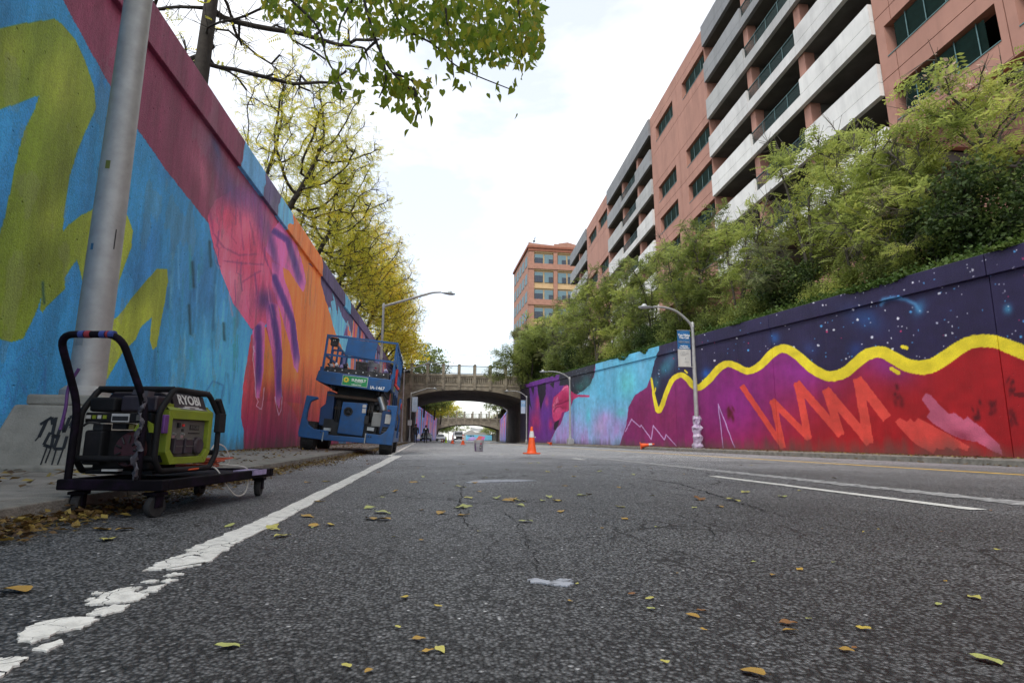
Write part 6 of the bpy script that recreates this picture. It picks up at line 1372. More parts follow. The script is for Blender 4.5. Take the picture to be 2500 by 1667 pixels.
m.prism(pts, 1, -.0075, -.0045); m.build('sunflower_mark', M_DYEL, d); m = MB(); m.lathe([(.026, -.009), (.026, -.0078)], (-.205, 0, .015), 16, 1); m.build('sunflower_mark', M_DECAL, d)
cu, cv = LZ(990, 738); lettering('IA-1467', .105, M_DWHT, lift, Matrix.Translation((cu, .016, cv)) @ Matrix.Rotation(R(90), 4, 'X'), ext=.002, bold=.002, name='fleet_number')
# rails
zT = LZ(800, 187)[1]; zM = LZ(800, 405)[1]; xl, xr = LZ(415, 140)[0] + .01, LZ(1187, 240)[0]
def railpost(x, y, z0=None, z1=None, r=.024): MB().box(x - r, x + r, y - r, y + r, z0 or zD - .01, z1 or zT - .026).build('rail_post', M_LBLUE, lift)
for x in (xl, xr):
    for y in (.06, .95, 1.85, 2.75, 3.65): railpost(x, y)
    for z in (zT, zM): MB().box(x - .022, x + .022, .086, yD, z - .025, z + .02).build('side_rail', M_LBLUE, lift)
for z in (zT, zM): MB().box(xl - .022, xr + .022, .03, .075, z - .025, z + .02).build('front_rail', M_LBLUE, lift)
for z in (zT, zM): MB().box(xl + .03, xr - .03, yD - .05, yD, z - .025, z + .02).build('rear_rail', M_LBLUE, lift)
for x in (xl + .08, xl + .30): MB().box(x, x + .035, .5, .54, zD, zT - .3).build('inner_post', M_LBLUE, lift)
MB().box(xl + .08, xl + .335, .5, .54, zT - .298, zT - .26).build('inner_post', M_LBLUE, lift)
lp('rail_panel', [(640, 187), (972, 226), (945, 424), (612, 372)], .005, .024, M_LBLUE, bevel=.003)
lp('control_box', [(452, 168), (536, 180), (520, 272), (444, 260)], .09, .26, M_BLKST)
for x, z in ((-.02, 0), (.02, .01)):
    u, v = LZ(488, 208); m = MB(); m.lathe([(.012, 0), (.012, .02)], (u + x, .075, v + z), 10, 1); m.build('button', M_STICK, lift)
# right flank: ladder, reflector plate, hanging tie
xs = 1.09
MB().box(xs - .02, xs + .02, .35, .85, 1.02, 1.40).build('flank_plate', M_LBLUE, lift)
m = MB(); m.lathe([(.075, .0), (.075, .025)], (xs + .02, .5, 1.22), 18, 0); m.build('red_reflector', M_RED, lift)
m = MB()
for y in (.3, .62): m.tube([(xs + .03, y, .45), (xs + .03, y, .92), (xs + .0, y, 1.0)], .014, 6)
for z in (.5, .65, .8): m.tube([(xs + .03, .3, z), (xs + .03, .62, z)], .012, 6)
m.build('ladder', M_LBLUE, lift)
for k in range(3): y = .9 + k * .9; m = MB(); m.tube([(x1d + .03, y, zD - .25), (x1d + .02, y + .5, zD - .62)], .022, 6); m.build('brace', M_LBLUE, lift)
rt = thing('red_grinder', 'red tool with dark tip hung on the right flank of the blue lift', 'tool', (0, 0, 0)); LM_ = Matrix.Translation(lift.location) @ Matrix.Rotation(TH_, 4, 'Y')
rt.matrix_world = LM_
m = MB(); m.tube([(x1d + .07, .3, zD + .28), (x1d + .075, .3, zD - .10)], .03, 8); m.tube([(x1d + .06, .28, zD - .10), (x1d + .17, .24, zD - .22)], .035, 8); m.build('handle', M_RED, rt, smooth=True); m = MB(); m.tube([(x1d + .17, .24, zD - .22), (x1d + .21, .23, zD - .255)], .034, 8); m.build('tip', M_BLKST, rt)
m = MB(); m.box(x1d - .01, x1d + .015, 1.2, 1.28, zD - .2, zD + .5); st = m.build('ratchet_strap', pm('lime_webbing', (.42, .52, .06), .7)); st.matrix_world = LM_; tag(st, 'lime green strap hanging from the rail of the blue lift', 'strap')
# load on the deck
def deck_thing(name, label, cat): t = thing(name, label, cat, (0, 0, 0)); t.matrix_world = LM_; return t
M_TRAY = pm('black_tray_plastic', (.010, .010, .011), .5, dirt=(.16, .15, .16), damt=.6, dscale=9)
t = deck_thing('paint_tray', 'long black tray of paint pots behind the lift front rail', 'tray'); a_, b_ = LZ(405, 500), LZ(820, 590)
m = MB(); xa, xb = a_[0], LZ(1105, 630)[0]; m.box(xa, xb, .14, .17, zD - .01, zD + .14); m.box(xa, xb, .6, .63, zD - .01, zD + .14); m.box(xa, xa + .03, .171, .599, zD - .01, zD + .14); m.box(xb - .03, xb, .171, .599, zD - .01, zD + .14); m.build('tray', M_TRAY, t)
m = MB()
for k in range(9): x = xa + .1 + k * (xb - xa - .2) / 8; m.lathe([(.03, 0), (.04, .1), (.032, .13)], (x, .3 + .05 * (k % 2), zD + .02), 8)
m.build('paint_pot', M_TRAY, t)
m = MB()
for k in range(9): x = xa + .06 + k * (xb - xa - .2) / 8; m.box(x, x + .022, .128, .138, zD + .02 + .03 * (k % 3), zD + .045 + .03 * (k % 3))
m.build('paint_spot', M_DWHT, t)
t = deck_thing('black_bin', 'black plastic bin standing on the lift deck', 'bin'); u0, v0 = LZ(702, 545); u1, v1 = LZ(836, 410); m = MB(); m.prism([(u0 + .02, zD - .02), (u1 + .02, zD - .02), (u1 + .02, v1), (u0 - .02, v1)], 1, .66, .98); m.build('bin_body', M_TRAY, t, bevel=.015)
u0, v0 = LZ(915, 610); bk = bucket('grey white bucket full of rags on the lift deck', (0, 0, 0), .98, True); bk.matrix_world = LM_ @ Matrix.Translation((u0, .36, zD + .0))
M_RAG = [pm('rag_white', (.55, .54, .56), .9), pm('rag_lilac', (.30, .26, .48), .9), pm('rag_dark', (.03, .03, .04), .9)]
def rags(name, label, cat, cx, y, z, w, n, seed):
    r = np.random.default_rng(seed); t = deck_thing(name, label, cat)
    for k in range(n):
        m = MB(); c = (cx + r.uniform(-w, w), y + r.uniform(-.08, .08), z + r.uniform(0, .05)); m.lathe([(.01, -.04), (.05, -.02), (.045, .02), (.015, .05)], c, 7); m.v = [(a + r.normal(0, .012), b + r.normal(0, .012), c_ + r.normal(0, .012)) for a, b, c_ in m.v]; m.build('rag', M_RAG[k % 3], t)
rags('rags', 'white and dark rags heaped in the bucket on the lift', 'rags', u0, .36, zD + .37, .09, 7, 3)
rags('crumpled_cloths', 'lilac and white cloths on the tray at the left of the lift', 'cloths', LZ(530, 495)[0], .35, zD + .16, .2, 9, 4); rags('tape_rolls', 'pale rolls on the tray at the right of the lift', 'rolls', LZ(1075, 560)[0], .35, zD + .16, .07, 6, 5)

# ------------------------------------------------------------------ generator on its cart
M_CART = pm('spattered_black_paint', (.004, .003, .005), .75, spec=.12, var=.5, scale=8, dirt=(.04, .015, .055), damt=.35, dscale=9)
M_GBLK = pm('generator_black', (.005, .005, .006), .7, spec=.25, var=.3, scale=8, dirt=(.04, .035, .04), damt=.5)
M_GLIME = pm('generator_lime', (.19, .24, .012), .6, var=.1, scale=6, dirt=(.09, .12, .03), damt=.4, dscale=9)
M_GGREY = pm('generator_grey_panel', (.10, .097, .088), .6, var=.1, dirt=(.08, .08, .07), damt=.5)
M_GTANK = pm('fuel_tank_plum', (.022, .014, .021), .5, var=.2, dirt=(.09, .08, .09), damt=.4)
M_TAPE = pm('silver_tape', (.07, .066, .078), .5, metal=.3, var=.3, scale=15)
M_PURT = pm('purple_tape', (.10, .03, .16), .5, var=.3)
NR, NL, FRc = onZ(395, 1206, .11), onZ(159, 1200, .11), onZ(667, 1166, .11)
ey = (FRc - NR); ey.z = 0; CL = ey.length; rz = math.atan2(-ey.x, ey.y); ex = Vector((math.cos(rz), math.sin(rz), 0)); CW = (NR - NL).dot(ex); ctr = NR - ex * CW / 2
print('cart', CW, CL, math.degrees(rz), ctr)
cart = thing('equipment_cart', 'paint spattered low black cart with tall bent handle, carrying the generator', 'cart', (ctr.x, ctr.y, 0), rz); hw = CW / 2
zp0, zp1 = .122, .172
m = MB(); m.box(-hw, hw, 0, .05, zp0, zp1); m.box(-hw, hw, CL - .05, CL, zp0, zp1); m.box(-hw, -hw + .045, .052, CL - .052, zp0, zp1); m.box(hw - .045, hw, .052, CL - .052, zp0, zp1); m.build('platform_frame', M_CART, cart, bevel=.006)
MB().box(-hw + .047, hw - .047, .052, CL - .052, zp1 - .03, zp1 - .012).build('platform', M_CART, cart)
m = MB(); m.box(hw - .12, hw + .006, CL - .30, CL - .12, zp0 + .02, zp0 + .05); m.build('lilac_paint_scuff', pm('lilac_scuff', (.28, .24, .40), .6, var=.4, scale=20), cart)
for x, y, a in ((-hw + .07, .06, .3), (hw - .06, .05, -.2), (-hw + .07, CL - .09, .1), (hw - .06, CL - .07, .2)):
    c = empty('caster', (x, y, 0), a, cart)
    m = MB(); m.lathe([(.02, -.017), (.046, -.017), (.05, -.010), (.05, .010), (.046, .017), (.02, .017)], (0, 0, .0505), 20, 0); m.build('wheel', M_TYRE, c, smooth=True)
    m = MB(); m.box(-.026, -.020, -.022, .022, .045, .10); m.box(.020, .026, -.022, .022, .045, .10); m.box(-.035, .035, -.035, .035, .10, .1145); m.tube([(-.03, 0, .0505), (.03, 0, .0505)], .007, 8); m.build('fork', M_CART, c)
# handle leaning out towards the viewer
hz = .835; lean = .15
P_ = fillet([(-hw + .03, .03, zp1 - .05), (-hw + .03, .03, .515), (-hw + .015, .03 - lean, hz), (hw - .20, .03 - lean, hz), (hw - .145, .03, .515), (hw - .145, .03, zp1 - .05)], .075, 6)
m = MB(); m.tube(P_, .0165, 12); m.build('handle', M_CART, cart, smooth=True)
M_HB, M_HR = pm('handle_stripes', (.03, .05, .22), .5), pm('handle_red', (.24, .02, .03), .5)
for x0, x1, r_, mt in ((-.14, -.115, .0175, M_HB), (-.11, -.085, .0178, M_HR), (-.04, -.015, .0175, M_HB), (-.01, .0, .0178, M_HR), (.002, .027, .0175, M_HB)): MB().tube([(x0, .03 - lean, hz), (x1, .03 - lean, hz)], r_, 12).build('handle_tape', mt, cart)
m = MB(); r_ = np.random.default_rng(2)
tp = [(hw - .145 + .012 * math.sin(k * 1.7) + r_.normal(0, .003), .008 + r_.normal(0, .003), .17 + k * .031) for k in range(14)]; m.tube(smooth_path(tp, 3), [.005 + .006 * abs(math.sin(k * .53)) for k in range(40)], 7)
m.v = [(a + r_.normal(0, .004), b + r_.normal(0, .003), c + r_.normal(0, .004)) for a, b, c in m.v]; m.build('tape', M_TAPE, cart, smooth=True)
m = MB(); m.prism([(hw - .20, .57), (hw - .125, .558), (hw - .12, .585), (hw - .19, .592)], 1, .0, .05); m.build('tape', M_TAPE, cart)
m = MB(); m.tube(smooth_path([(-hw + .035, .0, .69), (-hw + .005, -.01, .60), (-hw - .0, -.005, .50), (-hw - .015, .0, .40)], 5), .007, 6); m.build('tape', M_PURT, cart)

gen = thing('generator', 'lime and black portable generator on the cart with paint spattered sockets', 'generator', (0, 0, 0)); gen.matrix_world = Matrix.Translation((ctr.x, ctr.y, 0)) @ Matrix.Rotation(rz, 4, 'Z') @ Matrix.Translation((-.04, 0, 0)) @ Matrix.Diagonal((.88, 1, 1, 1))
gw = hw - .035; y0, y1 = .07, .62; zb, zt = .205, .607
def ring(x): return [(x, y0 + .10, zt), (x, y1 - .13, zt), (x, y1, zt - .12), (x, y1, zb + .08), (x, y1 - .06, zb), (x, y0 + .05, zb), (x, y0, zb + .06), (x, y0, zt - .12)]
for x in (-gw, gw): m = MB(); P_ = ring(x); m.tube([p for i in range(8) for p in fillet([(Vector(P_[i - 1]) + Vector(P_[i])) / 2, P_[i], (Vector(P_[i]) + Vector(P_[(i + 1) % 8])) / 2], .03, 3)[:-1]], .0155, 10, True); m.build('frame_tube', M_GBLK, gen, smooth=True)
for y, z in ((y0 + .10, zt), (y0, zb + .06), (y1, zb + .08), (y1 - .13, zt)): MB().tube([(-gw, y, z), (gw, y, z)], .0155, 10).build('cross_tube', M_GBLK, gen, smooth=True)
m = MB(); m.box(gw - .01, gw + .03, y1 - .035, y1 + .03, zt - .21, zt - .10); m.prism([(y1 - .02, zt - .10), (y1 + .03, zt - .10), (y1 - .04, zt - .015), (y1 - .07, zt - .03)], 0, gw - .008, gw + .028); m.build('corner_bumper', M_GBLK, gen, bevel=.006)
MB().box(gw + .012, gw + .03, y0 + .01, y0 + .045, zt - .22, zt - .13).build('corner_bumper', M_PURT, gen, bevel=.004)
# control side (+x): lime surround, grey panel, sockets
ya, yb = .135, .535; za, zc = .235, .505; xf = gw + .012
fr = MB(); o_ = [(ya, za + .06), (ya + .045, za), (yb - .045, za), (yb, za + .06), (yb, zc), (ya, zc)]; i_ = [(ya + .035, za + .075), (ya + .075, za + .035), (yb - .075, za + .035), (yb - .035, za + .075), (yb - .035, zc - .045), (ya + .035, zc - .045)]
for k in range(6):
    q = [o_[k], o_[(k + 1) % 6], i_[(k + 1) % 6], i_[k]]; fr.prism(q, 0, xf - .06, xf)
fr.prism([(ya, zc + .001), (yb, zc + .001), (yb - .02, zc + .03), (ya + .01, zc + .03)], 0, xf - .12, xf - .025); fr.add([(xf, ya, zc), (xf, yb, zc), (xf - .05, yb - .01, zc + .035), (xf - .05, ya + .005, zc + .035)], [(0, 1, 2, 3)])
fr.build('lime_surround', M_GLIME, gen, bevel=.003)
MB().box(xf - .14, xf - .035, ya + .01, yb - .01, za + .012, zc - .004).build('panel_body', M_GBLK, gen)
gp_ = MB().box(xf - .034, xf - .028, ya + .036, yb - .036, za + .037, zc - .047).build('control_panel', M_GGREY, gen)
SX = xf - .0275
def S(y0, y1, z0, z1, t, mat, name, par=gp_, bevel=0): return MB().box(SX, SX + t, y0, y1, z0, z1).build(name, mat, par, bevel=bevel)
for y in (.205, .295):
    s = S(y, y + .068, .285, .365, .03, M_GTANK, 'socket_cover', bevel=.006); MB().box(SX + .031, SX + .034, y + .004, y + .064, .357, .3645).build('socket_edge', M_GGREY, s); MB().box(SX + .031, SX + .034, y + .004, y + .064, .322, .326).build('socket_edge', M_GGREY, s)
m = MB(); m.lathe([(.046, 0), (.046, .022), (.036, .03), (.012, .032)], (SX, .425, .325), 20, 0); m.build('round_socket', M_GTANK, gp_)
S(.245, .262, .418, .442, .012, M_BLACK, 'rocker_switch'); S(.290, .302, .425, .437, .008, M_RED, 'pilot_light'); S(.288, .302, .40, .412, .006, M_BLACK, 'button')
for y in (.218, .292): m = MB(); m.tube([(SX, y, .388), (SX + .018, y, .384)], .006, 8); m.box(SX + .001, SX + .004, y - .012, y + .012, .365, .384); m.build('breaker', M_CHROME, gp_)
S(.36, .445, .408, .434, .002, M_BLACK, 'badge'); lettering('RYOBI', .026, M_GGREY, gp_, basis((SX + .0025, .4025, .421), (0, 1, 0), (0, 0, 1)), ext=.0006, bold=.0006)
S(.35, .455, .388, .394, .002, M_BLACK, 'print_line')
for k in range(2): MB().box(xf - .048 - .0, xf - .012, 0, 0.0001, 0, .0001) if False else None
lb = MB(); 
def slope(y, t): return (xf - .05 * t, y, zc + .035 * t + .0015)
lb.add([slope(.24, .15), slope(.49, .15), slope(.47, .85), slope(.22, .85)], [(0, 1, 2, 3)]); lb.build('warning_strip', M_GGREY, gen)
lb = MB()
for a, b in ((.27, .33), (.38, .45)): lb.add([tuple(Vector(slope(a, .3)) + Vector((.0006, 0, .0006))), tuple(Vector(slope(b, .3)) + Vector((.0006, 0, .0006))), tuple(Vector(slope(b - .01, .75)) + Vector((.0006, 0, .0006))), tuple(Vector(slope(a - .01, .75)) + Vector((.0006, 0, .0006)))], [(0, 1, 2, 3)])
lb.build('warning_print', M_DWHT, gen)
# tank with sloping name panel on the control side
tk = MB(); tk.prism([(-gw + .02, .49), (gw - .01, .49), (gw - .05, .58), (gw - .10, .598), (-gw + .05, .595), (-gw + .02, .56)], 1, .20, .50); tank = tk.build('fuel_tank', M_GTANK, gen, bevel=.012)
p0, p1 = Vector((gw - .006, 0, .502)), Vector((gw - .043, 0, .584)); up = (p1 - p0).normalized(); nrm = Vector((0, 1, 0)).cross(up)
c_ = (p0 + p1) / 2 + nrm * .004 + Vector((0, .345, .006))
np_ = MB(); np_.M = basis(c_, (0, 1, 0), up); np_.box(-.145, .145, -.043, .043, -.004, .0); np_.build('name_panel', M_GTANK, tank)
lettering('RYOBI', .072, M_DWHT, tank, basis(c_ + nrm * .0006 + up * .010, (0, 1, 0), up), ext=.0008, bold=.0018)
np_ = MB(); np_.M = basis(c_ + nrm * .001, (0, 1, 0), up); np_.box(-.06, .07, -.030, -.024, 0, .001); np_.box(-.12, .12, -.037, -.0355, 0, .001); np_.build('name_line', M_STICK, tank)
# engine end (towards the viewer)
eng = MB().box(-gw + .05, gw - .06, .12, .34, .21, .40).build('engine_block', M_GBLK, gen, bevel=.012)
m = MB(); m.lathe([(.03, -.012), (.075, -.010), (.088, .012), (.088, .03)], (.05, .10, .305), 24, 1); m.build('recoil_cover', pm('recoil_dark_red', (.045, .010, .014), .5), eng, smooth=True)
m = MB()
for k in range(9): a = 2 * math.pi * k / 9; m.tube([(.05 + .035 * math.cos(a), .086, .305 + .035 * math.sin(a)), (.05 + .07 * math.cos(a), .086, .305 + .07 * math.sin(a))], .005, 5)
m.build('recoil_slot', M_BLACK, eng)
MB().box(-gw + .03, -gw + .135, .07, .19, .235, .40).build('air_filter', M_GBLK, gen, bevel=.012)
m = MB(); m.tube(smooth_path([(-gw + .03, .06, .42), (-gw + .07, .05, .435), (-gw + .12, .06, .43)], 4), .006, 6); m.box(-gw + .075, -gw + .13, .07, .13, .40, .43); m.build('choke_lever', M_BLKST, gen)
sh = MB().box(-gw + .01, gw - .05, .085, .12, .435, .485).build('side_shroud', M_GBLK, gen, bevel=.006)
for x0, x1, z0, z1, mt in ((-.20, -.175, .455, .472, M_STICK), (-.165, -.145, .455, .472, M_GLIME), (-.135, -.115, .455, .472, M_STICK), (-.105, -.085, .455, .472, M_GLIME), (-.055, .045, .44, .48, M_STICK), (.085, .12, .447, .475, M_GGREY)): MB().box(x0, x1, .081, .0845, z0, z1).build('sticker', mt, sh)
MB().box(-.05, .04, .0795, .0808, .446, .468).build('sticker_print', M_BLKST, sh)
MB().box(-gw + .02, -.05, .09, .22, .49, .56).build('muffler_guard', M_GBLK, gen, bevel=.012)
MB().box(-.03, gw - .04, .10, .198, .49, .57).build('tank_end', M_GTANK, gen, bevel=.012)
MB().box(-.06, .02, .10, .16, .405, .434).build('carburettor', M_GBLK, gen); MB().box(.03, .06, .105, .12, .405, .43).build('yellow_tag', pm('faded_yellow_tag', (.18, .15, .03), .6), gen)
for q in ([(.09, .40), (.135, .46), (.15, .46), (.11, .395)], [(.155, .45), (.20, .43), (.205, .39), (.18, .39)]): m = MB(); m.prism(q, 1, .062, .066); m.build('lime_plate', M_GLIME, gen)
MB().box(-gw + .03, gw - .03, .11, .56, .19, .206).build('base_plate', M_GBLK, gen); MB().box(-.07, .02, .075, .11, .206, .215).build('foot_bracket', M_STICK, gen)
# cables on the cart
M_CORDO = pm('orange_cord', (.42, .065, .02), .5); M_CORDW = pm('white_cable', (.48, .46, .42), .45)
CM = gen.matrix_world.copy(); rc = np.random.default_rng(8)
m = MB()
for k in range(9):
    cx, cy = rc.uniform(-.05, .1), rc.uniform(.68, .80); a0 = rc.uniform(0, 6); pts = [(cx + rc.uniform(.10, .16) * math.cos(a0 + t * 1.1), cy + rc.uniform(.07, .12) * math.sin(a0 + t * 1.1), .192 + .012 * k * .5 + rc.uniform(0, .012)) for t in range(7)]; m.tube(smooth_path(pts, 5), .0045, 6)
m.tube(smooth_path([(xf - .02, .30, .2), (xf + .01, .42, .205), (.1, .58, .20), (.05, .7, .21)], 6), .0045, 6)
o = m.build('extension_cord', M_CORDO, None, smooth=True); o.matrix_world = CM; tag(o, 'orange extension cord in a loose coil on the cart platform', 'cord')
m = MB(); m.tube(smooth_path([(.02, .66, .2), (.08, .74, .26), (.10, .80, .33), (.14, .86, .30), (.15, .88, .21), (.05, .80, .2), (-.02, .72, .205), (.1, .64, .20), (hw - .02, .60, .20), (hw + .03, .66, .10), (hw + .05, .75, .035), (hw + .05, .86, .05), (hw + .02, .93, .16), (hw - .03, .88, .2), (.0, .78, .21)], 6), .0042, 6)
o = m.build('white_cable', M_CORDW, None, smooth=True); o.matrix_world = CM; tag(o, 'white cable looping off the edge of the cart', 'cable')
# ------------------------------------------------------------------ people
M_SKIN = pm('skin', (.20, .10, .065), .6, var=.08); M_JEAN = pm('dark_jeans', (.035, .05, .085), .8); M_COATB = pm('black_jacket', (.012, .013, .016), .8); M_HAIR = pm('dark_hair', (.012, .010, .009), .7); M_BEIGE = pm('beige_lining', (.42, .36, .28), .8); M_SHOE = pm('dark_shoe', (.02, .02, .02), .6)
def person(label, x, y, rz, pose, leg_mat, h=1.76, hood=False):
    t = thing('person', label, 'person', (x, y, 0), rz); s = h / 1.76
    J = dict(pel=(0, 0, .95, .145), waist=(0, .0, 1.10, .145), chest=(0, .02, 1.32, .17), neck=(0, .0, 1.50, .065), head0=(0, -.01, 1.58, .085), head=(0, -.02, 1.66, .098), top=(0, -.01, 1.73, .07))
    E_ = [('pel', 'waist'), ('waist', 'chest'), ('chest', 'neck'), ('neck', 'head0'), ('head0', 'head'), ('head', 'top')]
    for sd, sx in (('l', -1), ('r', 1)):
        p = pose[sd]
        J['hip' + sd] = (sx * .09, 0, .90, .10); J['knee' + sd] = (sx * .10, p[0] * .55 - .03, .50, .068); J['ank' + sd] = (sx * .10, p[0], .10 + p[1], .048); J['toe' + sd] = (sx * .12, p[0] - .16, .045 + p[1], .04); J['heel' + sd] = (sx * .10, p[0] + .04, .05 + p[1], .045)
        J['sho' + sd] = (sx * .20, .02, 1.42, .075); J['elb' + sd] = (sx * .26, p[2] * .5 + .03, 1.14, .055); J['wri' + sd] = (sx * .25, p[2], .90 + abs(p[2]) * .25, .036); J['pal' + sd] = (sx * .245, p[2] - .02, .83 + abs(p[2]) * .25, .034)
        E_ += [('pel', 'hip' + sd), ('hip' + sd, 'knee' + sd), ('knee' + sd, 'ank' + sd), ('ank' + sd, 'toe' + sd), ('ank' + sd, 'heel' + sd), ('chest', 'sho' + sd), ('sho' + sd, 'elb' + sd), ('elb' + sd, 'wri' + sd), ('wri' + sd, 'pal' + sd)]
        for f in range(4):
            n_ = 'f%d%s' % (f, sd); J[n_] = (sx * (.235 + .0), p[2] - .055 + f * .024, .765 + abs(p[2]) * .25 + .008 * abs(f - 1.5), .010); E_.append(('pal' + sd, n_))
        J['th' + sd] = (sx * .215, p[2] - .07, .80 + abs(p[2]) * .25, .011); E_.append(('pal' + sd, 'th' + sd))
    ks = list(J); me = bpy.data.meshes.new('body'); me.from_pydata([tuple(c * s for c in J[k][:3]) for k in ks], [(ks.index(a), ks.index(b)) for a, b in E_], [])
    o = bpy.data.objects.new('body', me); COL.objects.link(o); md = o.modifiers.new('skin', 'SKIN')
    for i, k in enumerate(ks): v = me.skin_vertices[0].data[i]; v.radius = (J[k][3] * s * (1.15 if k in ('chest', 'waist', 'pel') else 1), J[k][3] * s * (.75 if k in ('chest', 'waist', 'pel') else 1)); v.use_root = k == 'pel'
    sb = o.modifiers.new('sub', 'SUBSURF'); sb.levels = 1; sb.render_levels = 1
    dg = bpy.context.evaluated_depsgraph_get(); m2 = bpy.data.meshes.new_from_object(o.evaluated_get(dg)); bpy.data.objects.remove(o)
    for mt in (M_SKIN, M_COATB, leg_mat, M_SHOE): m2.materials.append(mt)
    for f in m2.polygons:
        z = f.center.z / s; f.use_smooth = True; ax = abs(f.center.x) / s
        f.material_index = 3 if z < .09 else (2 if z < .88 and ax < .205 else (0 if (z > 1.505 or (z < .90 and ax > .205)) else 1))
    link('body', m2, t)
    m = MB(); m.lathe([(.10 * s, 1.62 * s), (.112 * s, 1.69 * s), (.09 * s, 1.76 * s), (.03 * s, 1.79 * s)], (0, .012, 0), 12); m.build('hood' if hood else 'hair', M_COATB if hood else M_HAIR, t, smooth=True)
    m = MB(); m.lathe([(.004, -.012), (.014, 0), (.004, .02)], (0, -.118 * s, 1.645 * s), 6); m.build('nose', M_SKIN, t)
    m = MB(); m.box(-.045 * s, -.02 * s, -.112 * s, -.098 * s, 1.672 * s, 1.684 * s); m.box(.02 * s, .045 * s, -.112 * s, -.098 * s, 1.672 * s, 1.684 * s); m.build('eyes', M_HAIR, t)
    if hood:   # hem of the jacket over the hips
        m = MB(); m.lathe([(.19 * s, .80 * s), (.175 * s, .95 * s), (.17 * s, 1.05 * s)], (0, 0, 0), 14); m.v = [(a, b * .72, c) for a, b, c in m.v]; m.build('jacket_hem', M_COATB, t, smooth=True)
    return t
yP = 55.0
q = onY(1014, 1080, yP); p1 = person('person in a black hooded jacket and jeans walking with a white carrier bag', q.x, yP, R(8), dict(l=(-.16, 0, .12), r=(.22, .03, -.08)), M_JEAN, 1.76, True)
q2 = onY(1039, 1080, yP); p2 = person('person all in black with a pale print on the chest walking beside the other', q2.x, yP + .6, R(-6), dict(l=(.10, .0, -.10), r=(-.08, 0, .12)), M_COATB, 1.68)
MB().box(-.06, .05, -.175, -.165, 1.30, 1.42).build('shirt_print', M_DWHT, p2)
m = MB(); rr = np.random.default_rng(4); m.lathe([(.02, .0), (.13, -.22), (.17, -.42), (.15, -.50), (.06, -.53)], (0, 0, 0), 10); m.v = [(a * (1 + rr.normal(0, .08)), b * .6 * (1 + rr.normal(0, .08)), c) for a, b, c in m.v]
bg_ = m.build('carrier_bag', pm('white_carrier_bag', (.72, .72, .72), .5, var=.08), None, smooth=True); bg_.location = (q.x + .29, yP - .1, .86 + .05); tag(bg_, 'white carrier bag held by the walker in jeans', 'bag')

